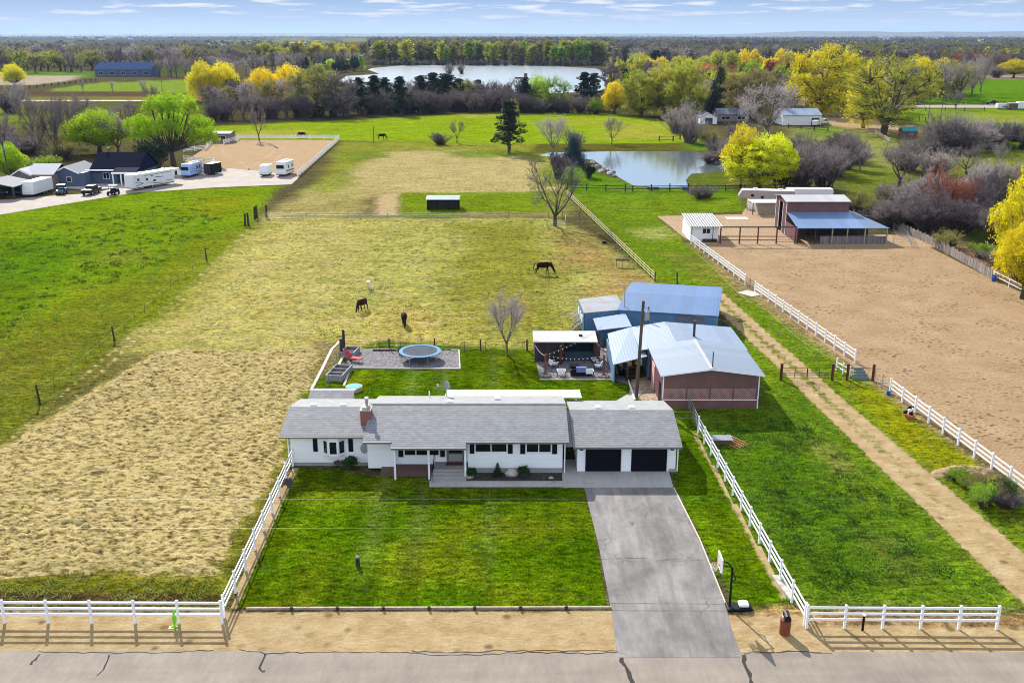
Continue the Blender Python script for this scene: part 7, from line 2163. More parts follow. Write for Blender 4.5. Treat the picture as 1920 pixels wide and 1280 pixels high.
def make_bush(seed, key='bush', n=150, twn=34, tw=.04, leaf=0, flat=1.0, lsize=.25):
    g = np.random.default_rng(seed)
    segs, P, D = [], [], []
    lob = [(g.uniform(-2.6, 2.6), g.uniform(-2, 2), g.uniform(1.6, 3.0), g.uniform(1.5, 2.7)) for _ in range(8)]
    for i in range(n):
        cx, cy, cz, r = lob[i % len(lob)]
        p = np.array([cx * .35 + g.normal() * .25, cy * .35 + g.normal() * .25, 0.])
        e = rdir(g, 1)[0]; e[2] = abs(e[2])
        q = np.array([cx, cy, cz * flat]) + e * r * np.array([1, 1, .9 * flat]) * g.uniform(.5, 1)
        m = (p + q) / 2 + g.normal(size=3) * .3 + np.array([0, 0, .3])
        segs += [[*p, *m, .07, .045], [*m, *q, .045, .015]]
        for t in (.25, .5, .75, 1.0):
            P.append(m + (q - m) * t); D.append((q - m) / np.linalg.norm(q - m))
    P, D = np.array(P), np.array(D)
    idx = g.integers(0, len(P), n * twn)
    dd = D[idx] * .6 + rdir(g, len(idx)) * .8; dd[:, 2] += .2; dd /= np.linalg.norm(dd, axis=1, keepdims=True)
    parts = [blades_np(P[idx], dd, g.uniform(.3, 1.0, len(idx)), tw, g)]
    if leaf:
        i3 = g.integers(0, len(idx), leaf); parts.append(leaves_np(P[idx][i3] + dd[i3] * .6, lsize, g))
    proto(key, tubes_np(segs, 4), cat(parts))

def make_lobed(seed, key, lobes, n, lsize, hang=.5, trunk_r=.3, fork=.15, inner=.25, noise=.22, tw=900, droop=.6, shell=.8):
    """crown made of many leaf faces spread over domed clumps, carried by limbs"""
    g = np.random.default_rng(seed)
    segs = []
    fz = 10 * fork
    top = np.array([g.normal() * .15, g.normal() * .15, fz])
    segs.append([0, 0, 0, *(top * .5), trunk_r * 1.25, trunk_r]); segs.append([*(top * .5), *top, trunk_r, trunk_r * .85])
    P, Tp = [], []
    vol = np.array([l[3] * l[4] * l[5] for l in lobes]) ** .67; vol /= vol.sum()
    for (cx, cy, cz, rx, ry, rz), fr in zip(lobes, vol):
        c = np.array([cx, cy, cz]); R = np.array([rx, ry, rz])
        m = int(n * fr)
        u = rdir(g, m)
        low = u[:, 2] < -.15
        u[low, 2] *= -g.uniform(0, 1, low.sum()) ; u /= np.linalg.norm(u, axis=1, keepdims=True)
        ph = g.uniform(0, 6, 6)
        lump = 1 + noise * (np.sin(u[:, 0] * 5 + ph[0]) * np.sin(u[:, 1] * 5 + ph[1]) + .6 * np.sin(u[:, 2] * 9 + ph[2] + u[:, 0] * 7))
        rad = np.where(g.random(m) < inner, g.uniform(.3, 1, m), shell + (1 - shell) * g.random(m) ** .5) * lump
        pts = c + u * R * rad[:, None]
        pts[:, 2] -= g.exponential(hang, m) * (1 - .5 * np.clip(u[:, 2], 0, 1))
        P.append(pts)
        # limbs reaching into the clump
        for k in range(4 + int(fr * 10)):
            e = rdir(g, 1)[0]; e[2] = abs(e[2]) * .6
            q = c + e * R * g.uniform(.45, .8)
            mid = top * .5 + q * .5 + np.array([0, 0, -.15 * abs(q[2] - fz)]) + g.normal(size=3) * .2
            rr_ = trunk_r * g.uniform(.22, .4)
            segs.append([*top, *mid, rr_ * 1.3, rr_]); segs.append([*mid, *q, rr_, rr_ * .3])
            for t in range(3):
                e2 = q + rdir(g, 1)[0] * R * .4; segs.append([*(mid + (q - mid) * g.uniform(.3, .9)), *e2, rr_ * .4, rr_ * .1]); Tp.append(e2)
            Tp.append(q)
    P = np.concatenate(P); P[:, 2] = np.maximum(P[:, 2], .25)
    parts = [leaves_np(P, lsize, g, droop)]
    if tw:
        T = np.array(Tp); i = g.integers(0, len(T), tw); d = rdir(g, tw); parts.append(blades_np(T[i], d, g.uniform(.4, 1.2, tw), .03, g))
    proto(key, tubes_np(segs), cat(parts))

def lobes_dome(g, n=6, r=2.2, h=6.8, w_=2.6, fl=.8):
    L_ = [(0, 0, h, r * 1.25, r * 1.25, r * 1.1)]
    for k in range(5):
        a = 2 * pi * (k + .5) / 5
        L_.append((cos(a) * w_ * .85, sin(a) * w_ * .85, h - g.uniform(2.8, 3.8), r * .8, r * .8, r * .8))
    for k in range(n):
        a = 2 * pi * k / n + g.uniform(-.3, .3); q = g.uniform(.75, 1.15)
        L_.append((cos(a) * w_ * q, sin(a) * w_ * q, h - g.uniform(.6, 2.4), r * g.uniform(.7, 1), r * g.uniform(.7, 1), r * g.uniform(.6, .9) * fl))
    return L_
def make_conifer(seed, key, spruce, n=9000, ns=.26):
    g = np.random.default_rng(seed)
    segs = [[0, 0, 0, 0, 0, 5, .24, .15], [0, 0, 5, 0, 0, 9.8, .15, .02]]
    P = []
    if spruce:
        for k in range(26):
            z = .8 + 9 * (k / 26); R = 2.7 * (1 - (z - .6) / 9.6) ** .85 + .12
            nb = max(5, int(13 * (1 - k / 30)))
            for j in range(nb):
                a = 2 * pi * (j + g.random()) / nb; rr_ = R * g.uniform(.8, 1.12)
                e = np.array([cos(a) * rr_, sin(a) * rr_, z - .22 * rr_])
                segs.append([0, 0, z, *e, .035, .01])
                m = max(6, int(n / 300 * rr_)); t = g.uniform(.15, 1.05, m)
                P.append(np.array([0, 0, z]) + (e - np.array([0, 0, z])) * t[:, None] + g.normal(size=(m, 3)) * np.array([.16, .16, .09]) * (1 + t[:, None] * .5))
    else:
        for k in range(62):
            z = 1.6 + 8.0 * (k / 62) ** .9; a = g.uniform(0, 2 * pi); rr_ = g.uniform(.3, 2.5) * (1 - .8 * max(0, (z - 3)) / 7)
            c = np.array([cos(a) * rr_, sin(a) * rr_, z + .3])
            segs.append([0, 0, z - .4, *c, .08, .03])
            m = n // 85; u = rdir(g, m) * g.uniform(.3, 1, m)[:, None] ** .5
            P.append(c + u * np.array([.8, .8, .4]) * g.uniform(.6, 1.3))
    proto(key, tubes_np(segs), leaves_np(np.concatenate(P), ns, g))

def upright(seed, key, n, ls, wd=1.5, stems=26):
    g = np.random.default_rng(seed)
    segs = [[0, 0, 0, 0, 0, 3, .25, .2], [0, 0, 3, 0, 0, 9, .2, .04]]; P, D = [], []
    for k in range(stems * 3):
        z = g.uniform(.8, 7.5); a = g.uniform(0, 2 * pi); r = wd * g.uniform(.4, 1) * (1 - abs(z - 3.4) / 8)
        q = np.array([cos(a) * r, sin(a) * r, z + g.uniform(1.2, 2.8)]); p = np.array([0, 0, z])
        segs.append([*p, *q, .05, .015])
        for t in (.3, .5, .7, .85, 1): P.append(p + (q - p) * t); D.append((q - p) / np.linalg.norm(q - p))
    P, D = np.array(P), np.array(D)
    i = g.integers(0, len(P), n); d = D[i] * .9 + rdir(g, n) * .45; d[:, 2] += .35; d /= np.linalg.norm(d, axis=1, keepdims=True)
    L_ = g.uniform(.4, 1.1, n)
    parts = [blades_np(P[i], d, L_, .04, g), leaves_np(P[i] + d * (L_ * g.uniform(.3, 1, n))[:, None], ls, g)]
    proto(key, tubes_np(segs), cat(parts))

def make_fan(seed, key, n=190, twn=36, leaf=15000, lsize=.17, tw=.03, low=.05, rx=3.3, open_=.5):
    """broad oval crown of fine upright branches reaching nearly to the ground"""
    g = np.random.default_rng(seed)
    segs = [[0, 0, 0, .1, 0, 1.0, .3, .26]]; P, D = [], []
    limbs = []
    for k in range(7):
        a = 2 * pi * k / 7 + g.uniform(-.3, .3); e = g.uniform(.15, .5)
        d = np.array([cos(a) * sin(e), sin(a) * sin(e), cos(e)]); p = np.array([.1, 0, .9])
        for j in range(4):
            q = p + d * g.uniform(1.2, 1.7); segs.append([*p, *q, .16 * (1 - j * .2), .16 * (1 - (j + 1) * .2)]); limbs.append(q); p = q; d = d + g.normal(size=3) * .14; d /= np.linalg.norm(d)
    limbs = np.array(limbs)
    u = rdir(g, n); lum = 1 + .14 * np.sin(u[:, 0] * 4 + 1) * np.sin(u[:, 1] * 5)
    E = np.array([0, 0, 5.2 + low]) + u * np.array([rx, rx, 4.8]) * (g.uniform(.6, 1, n) * lum)[:, None]
    for q in E:
        dd_ = np.linalg.norm((limbs - q) * np.array([1, 1, .8]) + np.array([0, 0, 1.2]) * 0, axis=1) + np.maximum(0, limbs[:, 2] - q[2] + .5) * 1.5
        b = limbs[int(np.argmin(dd_))]; m = (b + q) / 2 + g.normal(size=3) * .2 + np.array([0, 0, -.15])
        segs += [[*b, *m, .05, .032], [*m, *q, .032, .008]]
        for t in np.linspace(.15, 1, 7): P.append(m + (q - m) * t if t > .4 else b + (m - b) * t * 2); D.append((q - b) / np.linalg.norm(q - b))
    P, D = np.array(P), np.array(D)
    i = g.integers(0, len(P), n * twn); d = D[i] * .9 + rdir(g, len(i)) * .55; d[:, 2] += .3; d /= np.linalg.norm(d, axis=1, keepdims=True)
    L_ = g.uniform(.4, 1.2, len(i)); parts = [blades_np(P[i], d, L_, tw, g)]
    if leaf:
        i3 = g.integers(0, len(i), leaf); pts = P[i][i3] + d[i3] * (L_[i3] * g.uniform(.4, 1.1, leaf))[:, None] + g.normal(size=(leaf, 3)) * .1
        r_ = np.linalg.norm((pts - np.array([0, 0, 5.2])) / np.array([rx, rx, 4.8]), axis=1)
        pts = pts[g.random(leaf) < np.clip((r_ - open_ + .35) * 2, .12, 1)]
        parts.append(leaves_np(pts, lsize, g))
    proto(key, tubes_np(segs), cat(parts))

G_ = np.random.default_rng(5)
for s in range(3): make_fan(110 + s, 'fan')
for s in range(3): make_fan(115 + s, 'fan_bare', leaf=2500, open_=.3)
for s in range(3): make_fan(120 + s, 'fan_far', 45, 18, 2200, .42, .09)
for s in range(2): make_bare(125 + s, 'bare_open', 3, .85, .16, 6, 3, 1.2, tw=.045, up=.06, tr=.34)
for s in range(4): make_bare(10 + s, 'bare', 8, .62 + .08 * s, .2, 5)
for s in range(2): make_bare(20 + s, 'bare_fine', 6, .75, .22, 8, 3, 1.0, tw=.026, up=.2, tr=.2)
for s in range(2): make_bare(30 + s, 'bare_gnarled', 5, 1.0, .18, 6, 3, 1.1, tw=.05, up=.02, tr=.45)
for s in range(3): make_bare(40 + s, 'budding', 8, .7, .16, 6, 3, 1.1, leaf=9000, lsize=.2, up=.18)
for s in range(3): make_bare(50 + s, 'bare_far', 4, .6, .2, 5, 2, 1.6, tw=.12, tr=.3)
for s in range(3): make_bare(55 + s, 'budding_far', 4, .6, .2, 5, 2, 1.5, tw=.12, leaf=1500, lsize=.5, tr=.3)
for s in range(3): make_bush(60 + s, 'bush')
for s in range(2): make_bush(65 + s, 'bush_far', 70, 16, .12)
for s in range(2): make_bush(68 + s, 'leafy_bush', 90, 20, .04, 5000)
make_lobed(70, 'willow_big', [(-.9, .3, 7.9, 2.2, 2.3, 1.6), (1.5, -.3, 7.7, 2.3, 2.2, 1.8), (-3.9, 0, 5.4, 1.9, 1.9, 1.3), (-2.9, -1.8, 4.3, 1.5, 1.6, 1.0), (4.4, -.4, 3.7, 2.0, 2.0, 1.6), (3.0, 2, 5.3, 1.9, 1.9, 1.3), (-.8, 2.8, 5.6, 1.9, 2.0, 1.4), (.5, -2.4, 5.2, 1.7, 1.8, 1.2)], 22000, .17, .28, .34, .18, .06, .2, 2500)
make_lobed(71, 'willow_dome', lobes_dome(np.random.default_rng(1)), 17000, .22, .5)
make_lobed(72, 'willow_dome', lobes_dome(np.random.default_rng(2), 7, 2.0, 6.6, 2.9), 17000, .22, .6)
make_lobed(73, 'willow_dome', lobes_dome(np.random.default_rng(3), 5, 2.4, 6.4, 2.3), 17000, .22, .35)
make_lobed(74, 'willow_weep', lobes_dome(np.random.default_rng(4), 7, 1.9, 7.2, 2.9), 22000, .2, 2.3, inner=.1, droop=2.4)
make_lobed(75, 'willow_weep', lobes_dome(np.random.default_rng(6), 6, 2.1, 7.0, 2.6), 22000, .2, 2.0, inner=.1, droop=2.4)
for s in range(3): make_lobed(76 + s, 'dome_far', lobes_dome(np.random.default_rng(7 + s), 5, 2.2, 6.4, 2.4), 2600, .55, .7, tw=120)
for s in range(2): make_lobed(80 + s, 'shrub', [(0, 0, 5, 4, 4, 4.2), (1.5, 1, 6, 2.5, 2.5, 3), (-1.6, -.6, 4.4, 2.6, 2.6, 3.2)], 5000, .7, .1, .2, .1, .4, .25, 0, .1, .6)
for s in range(2): make_conifer(85 + s, 'pine', False)
for s in range(2): make_conifer(88 + s, 'spruce', True, 12000, .2)
make_conifer(90, 'pine_far', False, 2400, .5); make_conifer(91, 'spruce_far', True, 2600, .45)
for s in range(2): upright(92 + s, 'poplar', 4500, .22)
for s in range(3): upright(95 + s, 'poplar_far', 900, .5)

LM = [(232, 138, 'the blue roofed hall'), (325, 300, 'the long fifth wheel camper'), (85, 330, 'the taupe house'), (180, 330, 'the blue grey house'), (500, 290, 'the neighbour sand pen'), (650, 230, 'the left end of the far pasture'), (800, 225, 'the middle of the far pasture'),
      (831, 380, 'the field shelter'), (1200, 310, 'the pond'), (1110, 220, 'the right end of the far pasture'), (1330, 225, 'the small white garage'), (1503, 222, 'the white farm garage'), (1706, 252, 'the green roofed shed'), (1530, 400, 'the maroon horse barn'), (1780, 470, 'the grey arena fence'), (1850, 198, 'the far right lane'),
      (900, 145, 'the lake'), (1850, 170, 'the far right field'), (640, 150, 'the left shore of the lake'), (1150, 140, 'the right shore of the lake'), (120, 160, 'the far left lane'), (800, 700, 'the white house'), (1250, 640, 'the workshops'), (1140, 680, 'the patio')]
used_labels = {}
def place_tree(key, mat, px, py, top, width, desc, cat_='tree', name=None, group=None, label=None, bark='bark', rz=None, depth=1.0, vari=None):
    g = G(px, py)
    D = g.y
    h = ztop(py, top)
    w_ = width * KX * CAMH / (py - HOR)
    ps = PROTO[key]; tm, cm = ps[(vari if vari is not None else rnd.randrange(len(ps)))]
    if label is None:
        lm = min(LM, key=lambda l: (l[0] - px) ** 2 + ((l[1] - py) * 2) ** 2)
        dx = px - lm[0]; dy = py - lm[1]
        rel = 'right beside' if abs(dx) < 25 and abs(dy) < 12 else ('behind' if dy < -abs(dx) * .4 else ('in front of' if dy > abs(dx) * .4 else ('left of' if dx < 0 else 'right of')))
        label = f'{desc} {rel} {lm[2]}'
        if group is None:
            used_labels.setdefault(label, []).append(None)
    t = thing(name or key.split('_')[0] + '_tree', label, cat_, g, rnd.uniform(0, 2 * pi) if rz is None else rz, group)
    for nm, me, m in (('trunk', tm, M[bark]), ('crown', cm, M[mat])):
        o = bpy.data.objects.new(nm, me); COL.objects.link(o); o.parent = t
        o.material_slots[0].link = 'OBJECT'; o.material_slots[0].material = m
    t.scale = (w_, w_ * depth, h)
    t['_px'] = px
    used_labels.setdefault('objs', []).append(t)
    return t

TREES = [
 # key, crown material, px, base, top, width, description, name
 ('willow_big', 'leaf_lime', 325, 309, 177, 153, 'big lime green willow with domed clumps standing over the long fifth wheel camper', 'willow_tree', 0),
 ('willow_dome', 'leaf_lime', 188, 288, 207, 112, 'lime green willow with a low left clump behind the blue grey house', 'willow_tree', 1),
 ('willow_dome', 'leaf_lime', 22, 340, 270, 52, 'small lime green willow behind the grey carport', 'willow_tree', 1),
 ('bare', 'twig', 222, 290, 215, 60, 'bare brown tree between the two lime green willows', 'bare_tree', 0),
 ('leafy_bush', 'needle', 285, 322, 262, 62, 'dark juniper mass between the blue grey house and the long camper', 'juniper_tree', 0),
 ('leafy_bush', 'leaf_green', 90, 322, 292, 50, 'green bush behind the taupe house', 'bush', 0),
 ('bare', 'twig_dark', 107, 297, 203, 50, 'dark bare tree with one straight trunk behind the taupe house', 'bare_tree', 0),
 ('bare', 'twig', 75, 297, 215, 46, 'slender bare tree left of the dark straight trunked tree', 'bare_tree', 0),
 ('bare', 'twig', 130, 285, 178, 46, 'tall bare tree behind the dark straight trunked tree', 'bare_tree', 0),
 ('bare', 'twig', 150, 272, 182, 40, 'bare tree next to the lower left clump of the lime willow', 'bare_tree', 0),
 ('bare', 'twig', 62, 262, 176, 60, 'wide bare tree in the left scrub', 'bare_tree', 0),
 ('bare', 'twig_pale', 38, 225, 150, 40, 'pale trunked bare tree at the far left', 'bare_tree', 0),
 ('bush', 'twig_dark', 18, 212, 160, 60, 'dark bush cluster at the left edge under the yellow willow', 'bush', 0),
 ('bush', 'twig', 45, 290, 250, 90, 'brown scrub behind the carport', 'bush', 0),
 ('bush', 'twig_olive', 120, 300, 262, 60, 'olive scrub behind the taupe house roof', 'bush', 0),
 ('bush', 'twig', 150, 262, 225, 70, 'brown scrub behind the lower left lime willow clump', 'bush', 0),
 ('bare', 'twig', 5, 300, 205, 40, 'bare tree cut by the left edge', 'bare_tree', 0),
 ('bare', 'twig', 285, 196, 158, 28, 'bare grey tree just behind the top of the big lime willow', 'bare_tree', 0),
 ('bare_far', 'twig_pale', 156, 172, 150, 10, 'small pale roadside tree at the left of the far green field', 'bare_tree', 0),
 ('bare_far', 'twig_pale', 211, 171, 152, 11, 'small pale roadside tree at the middle of the far green field', 'bare_tree', 0),
 ('bare_far', 'twig_pale', 268, 173, 150, 14, 'small pale roadside tree at the right of the far green field', 'bare_tree', 0),
 ('willow_dome', 'leaf_yellow', 28, 164, 121, 39, 'yellow willow left of the blue roofed hall', 'willow_tree', 2),
 ('willow_weep', 'leaf_yellow', 382, 190, 117, 52, 'yellow weeping willow with long hanging strands right of the far green field', 'willow_tree', 0),
 ('willow_weep', 'leaf_yellow', 422, 188, 119, 60, 'yellow weeping willow leaning right, joined to the longer stranded one', 'willow_tree', 1),
 ('willow_weep', 'leaf_gold', 494, 192, 130, 60, 'golden weeping willow beside the thin pale pole', 'willow_tree', 1),
 ('willow_weep', 'leaf_gold', 543, 190, 124, 66, 'golden weeping willow right of the thin pale pole', 'willow_tree', 0),
 ('leafy_bush', 'needle', 440, 190, 148, 40, 'dark evergreen under the leaning yellow willow', 'evergreen_tree', 0),
 ('leafy_bush', 'needle', 466, 188, 150, 40, 'dark evergreen left of the thin pale pole', 'evergreen_tree', 1),
 ('leafy_bush', 'needle', 500, 190, 152, 40, 'dark evergreen below the golden willow crown', 'evergreen_tree', 1),
 ('leafy_bush', 'needle', 535, 188, 140, 34, 'dark evergreen between the golden willow strands', 'evergreen_tree', 0),
 ('fan', 'twig_olive', 592, 218, 122, 86, 'big olive brown budding tree left of the lake', 'budding_tree', 0),
 ('fan_bare', 'twig', 640, 220, 138, 70, 'brown bare tree in front of the left tip of the lake', 'bare_tree', 1),
 ('bare', 'twig', 486, 265, 196, 30, 'bare tree with forked leaning trunk at the far fence of the sand pen', 'bare_tree', 2),
 ('pine', 'needle', 676, 214, 146, 40, 'dark pine, leftmost in front of the lake', 'pine_tree', 0),
 ('pine', 'needle', 704, 210, 142, 43, 'dark pine beside the leftmost pine', 'pine_tree', 1),
 ('pine', 'needle', 722, 206, 146, 40, 'dark bushy pine at the left third of the lake', 'pine_tree', 0),
 ('pine', 'needle', 752, 216, 144, 40, 'open pine with visible trunk in front of the lake', 'pine_tree', 1),
 ('pine', 'needle', 790, 205, 142, 45, 'dark pine under the lake island', 'pine_tree', 0),
 ('pine', 'needle', 812, 203, 137, 48, 'tallest dark pine of the centre clump before the lake', 'pine_tree', 1),
 ('pine', 'needle', 838, 203, 139, 59, 'broad dark pine of the centre clump before the lake', 'pine_tree', 0),
 ('pine', 'needle', 860, 203, 148, 43, 'rightmost dark pine of the centre clump before the lake', 'pine_tree', 1),
 ('willow_dome', 'leaf_green', 876, 200, 152, 28, 'small bright green tree right of the centre pine clump', 'green_tree', 0),
 ('pine', 'needle', 897, 200, 150, 32, 'short dark pine right of the small bright green tree', 'pine_tree', 1),
 ('spruce', 'needle', 940, 200, 160, 8, 'thin dark columnar tree against the lake', 'conifer', 0),
 ('pine', 'needle', 984, 205, 147, 35, 'leaning dark pine left of the lime tree by the lake', 'pine_tree', 0),
 ('willow_dome', 'leaf_lime', 1008, 200, 142, 42, 'lime yellow tree in front of the lake', 'willow_tree', 2),
 ('fan_bare', 'leaf_green', 1042, 210, 144, 60, 'pale green budding tree with open branches in front of the lake', 'budding_tree', 1),
 ('pine', 'needle', 1094, 206, 136, 40, 'dark pine left of the golden tree', 'pine_tree', 1),
 ('pine', 'needle', 1112, 206, 138, 35, 'dark pine next to the golden tree', 'pine_tree', 0),
 ('leafy_bush', 'leaf_green', 1115, 214, 184, 42, 'spring green shrub at the foot of the golden tree', 'bush', 1),
 ('willow_dome', 'leaf_gold', 1152, 214, 154, 46, 'golden leafed tree at the right end of the far pasture', 'golden_tree', 0),
 ('fan', 'leaf_olive', 1202, 218, 138, 74, 'olive green willow right of the golden tree', 'willow_tree', 0),
 ('fan', 'leaf_olive', 1243, 218, 122, 78, 'tall olive green willow in the middle of the right tree group', 'willow_tree', 1),
 ('fan', 'leaf_olive', 1282, 222, 112, 74, 'tall olive willow with yellow top left of the dark pointed spruce', 'willow_tree', 1),
 ('willow_dome', 'leaf_olive', 1305, 214, 160, 30, 'short olive tree at the left foot of the dark pointed spruce', 'willow_tree', 2),
 ('willow_dome', 'leaf_yellow', 1160, 146, 115, 18, 'small yellow tree on the right lake shore', 'willow_tree', 0),
 ('willow_dome', 'leaf_yellow', 1153, 168, 130, 24, 'slim yellow willow at the right tip of the lake', 'willow_tree', 1),
 ('pine', 'needle', 1172, 178, 130, 24, 'dark pine beside the beach at the right lake tip', 'pine_tree', 0),
 ('spruce', 'needle', 1336, 214, 154, 32, 'dark pointed spruce behind the small white garage', 'spruce_tree', 0),
 ('spruce', 'needle', 1348, 205, 128, 46, 'broad dark conifer behind the pointed spruce', 'spruce_tree', 1),
 ('pine', 'needle', 1325, 190, 138, 34, 'blue green pine left of the broad conifer', 'pine_tree', 0),
 ('bush', 'twig_pale', 1270, 250, 188, 56, 'grey fuzzy tree left of the small white garage', 'bare_tree', 0),
 ('bush', 'twig_pale', 1294, 268, 205, 50, 'grey fuzzy tree in front of the small white garage', 'bare_tree', 1),
 ('bare', 'twig_dark', 1287, 268, 235, 20, 'thin dark leaning snag at the far bank of the pond', 'bare_tree', 3),
 ('fan', 'twig_olive', 1405, 224, 132, 96, 'broad olive budding tree behind the big bare grey tree', 'budding_tree', 0),
 ('bare_gnarled', 'twig_pale', 1437, 256, 156, 124, 'big bare grey gnarled tree left of the white farm garage', 'bare_tree', 0),
 ('fan', 'leaf_yellow', 1540, 218, 86, 116, 'huge yellow budding tree behind the white farm garage', 'budding_tree', 0),
 ('fan', 'leaf_olive', 1585, 216, 100, 76, 'olive budding tree right of the huge yellow one', 'budding_tree', 1),
 ('fan_bare', 'leaf_olive', 1655, 252, 103, 154, 'huge pale budding tree with bare limbs above the gravel yard', 'budding_tree', 2),
 ('fan', 'leaf_yellow', 1618, 240, 120, 70, 'yellow budding tree at the left side of the huge pale one', 'budding_tree', 1),
 ('willow_dome', 'leaf_yellow', 1720, 178, 108, 56, 'yellow willow behind the huge pale budding tree', 'willow_tree', 0),
 ('willow_dome', 'leaf_gold', 1760, 176, 112, 50, 'golden yellow willow left of the grey bare row', 'willow_tree', 1),
 ('bare', 'twig_pale', 1775, 190, 112, 46, 'pale bare tree, first of the row left of the far right field', 'bare_tree', 0),
 ('bare', 'twig_pale', 1800, 186, 104, 50, 'pale bare tree, second of the row left of the far right field', 'bare_tree', 1),
 ('bare', 'twig_pale', 1822, 180, 102, 48, 'pale bare tree, third of the row left of the far right field', 'bare_tree', 2),
 ('bare', 'twig_pale', 1838, 174, 100, 42, 'pale bare tree, last of the row left of the far right field', 'bare_tree', 3),
 ('bare_fine', 'twig', 1792, 206, 170, 34, 'single round grey tree beside the far right lane', 'bare_tree', 0),
 ('willow_dome', 'leaf_yellow', 1900, 146, 112, 52, 'yellow willow at the right edge beyond the far right field', 'willow_tree', 2),
 ('bush', 'twig', 1868, 146, 122, 35, 'brown bush left of the yellow willow at the right edge', 'bush', 0),
 ('bare_fine', 'twig_pale', 1037, 292, 214, 64, 'tall bare shrub with upright pale stems left of the pond', 'bare_tree', 0),
 ('bush', 'twig', 1078, 280, 238, 42, 'grey brown bush behind the blue spruce', 'bush', 0),
 ('spruce', 'needle_blue', 1074, 308, 258, 48, 'squat blue spruce at the left bank of the pond', 'spruce_tree', 1),
 ('leafy_bush', 'needle', 1103, 334, 308, 32, 'low dark juniper on the left bank of the pond', 'juniper_bush', 0),
 ('leafy_bush', 'twig_dark', 1045, 335, 285, 40, 'dark shrub behind the big bare pasture tree', 'bush', 0),
 ('pine', 'needle', 954, 287, 190, 56, 'lone dark pine with bare lower trunk at the upper paddock edge', 'pine_tree', 1),
 ('bare_fine', 'twig_olive', 957, 280, 186, 40, 'thin budding tree mingled with the lone dark pine', 'budding_tree', 1),
 ('bush', 'twig_dark', 828, 271, 246, 46, 'low dark bush at the far fence of the upper paddock', 'bush', 1),
 ('bare', 'twig_dark', 857, 268, 222, 32, 'small round bare tree next to the low dark bush', 'bare_tree', 1),
 ('bare_fine', 'twig', 1147, 270, 217, 38, 'lone bare tree on the far bank of the pond', 'bare_tree', 1),
 ('bare_open', 'twig_dark', 1041, 424, 296, 122, 'big bare dark tree at the corner of the pasture fence', 'bare_tree', 2),
 ('bare_fine', 'twig_pale', 951, 666, 544, 76, 'upright bare young tree between the trampoline and the patio', 'bare_tree', 0),
 ('fan', 'leaf_lemon', 1425, 358, 256, 118, 'bright yellow willow at the right end of the pond', 'willow_tree', 2),
 ('willow_dome', 'leaf_yellow', 1388, 352, 238, 66, 'golden side tree overhanging the right end of the pond', 'willow_tree', 0),
 ('willow_dome', 'leaf_lemon', 1452, 352, 254, 72, 'lime green willow mingled with the bright yellow one by the pond', 'willow_tree', 1),
 ('willow_dome', 'leaf_yellow', 1914, 520, 318, 112, 'bright yellow tree cut by the right edge behind the arena fence', 'willow_tree', 0),
 ('willow_dome', 'leaf_yellow', 1916, 560, 410, 104, 'lower golden tree at the right edge next to the arena fence', 'willow_tree', 2),
 ('bush', 'twig_red', 1790, 424, 314, 99, 'rust red twiggy bush in the scrub behind the arena', 'bush', 0),
 ('bush_far', 'blossom', 1893, 268, 240, 12, 'white blossoming small tree at the right edge scrub', 'blossom_tree', 0),
 ('leafy_bush', 'leaf_lime', 1875, 280, 262, 48, 'low yellow green bush under the white blossoming tree', 'bush', 0),
 ('bare', 'twig', 1505, 300, 240, 44, 'bare tree in front of the white farm garage yard', 'bare_tree', 1),
 ('bush', 'twig_dark', 1490, 300, 261, 77, 'dark brown bush in front of the white farm garage', 'bush', 1),
 ('bush', 'twig', 1500, 352, 270, 82, 'large grey bush behind the horse barn', 'bush', 0),
 ('bush', 'twig', 1545, 352, 267, 75, 'large grey bush right of the yellow pond willow', 'bush', 1),
 ('bush', 'twig_dark', 1470, 345, 291, 59, 'dark bush at the foot of the yellow pond willow', 'bush', 2),
 ('bare', 'twig', 1572, 335, 276, 50, 'bare spreading tree right of the large grey bushes', 'bare_tree', 1),
 ('bush', 'twig_dark', 1590, 300, 261, 59, 'dark thicket left of the open scrub clearing', 'bush', 2),
 ('bare', 'twig_pale', 1612, 318, 262, 36, 'thin pale bare tree at the clearing', 'bare_tree', 2),
 ('bush', 'twig', 1700, 320, 250, 89, 'large brown grey bush below the green roofed shed', 'bush', 0),
 ('bare', 'twig', 1685, 350, 270, 84, 'spreading grey bare tree left of the rust red bush', 'bare_tree', 0),
 ('bush', 'twig_pale', 1752, 330, 276, 75, 'pale grey bush above the rust red bush', 'bush', 1),
 ('bush', 'twig_dark', 1735, 290, 259, 51, 'dark bush right of the green roofed shed', 'bush', 1),
 ('bush', 'twig', 1775, 282, 209, 77, 'grey brown bush below the thin dark utility pole', 'bush', 2),
 ('bush', 'twig_pale', 1810, 285, 216, 70, 'pale twiggy bush right of the thin dark utility pole', 'bush', 0),
 ('bush', 'twig_dark', 1850, 280, 232, 77, 'dark thicket left of the white blossoming tree', 'bush', 1),
 ('bush', 'twig_dark', 1915, 280, 232, 59, 'dark thicket at the right edge beside the white blossoming tree', 'bush', 1),
 ('bare', 'twig', 1812, 328, 268, 76, 'round bare tree above the rust red bush', 'bare_tree', 3),
 ('bare', 'twig_pale', 1872, 322, 262, 40, 'thin pale tree right of the round bare tree', 'bare_tree', 1),
 ('bush', 'twig_pale', 1858, 352, 301, 77, 'pale silvery bush below the round bare tree', 'bush', 2),
 ('bush', 'twig_pale', 1722, 402, 315, 87, 'pale silvery bush left of the rust red bush', 'bush', 0),
 ('bare', 'twig', 1660, 392, 345, 60, 'thin bare tree above the arena fence start', 'bare_tree', 2),
 ('bush', 'twig', 1690, 424, 361, 82, 'grey bush behind the first part of the grey arena fence', 'bush', 1),
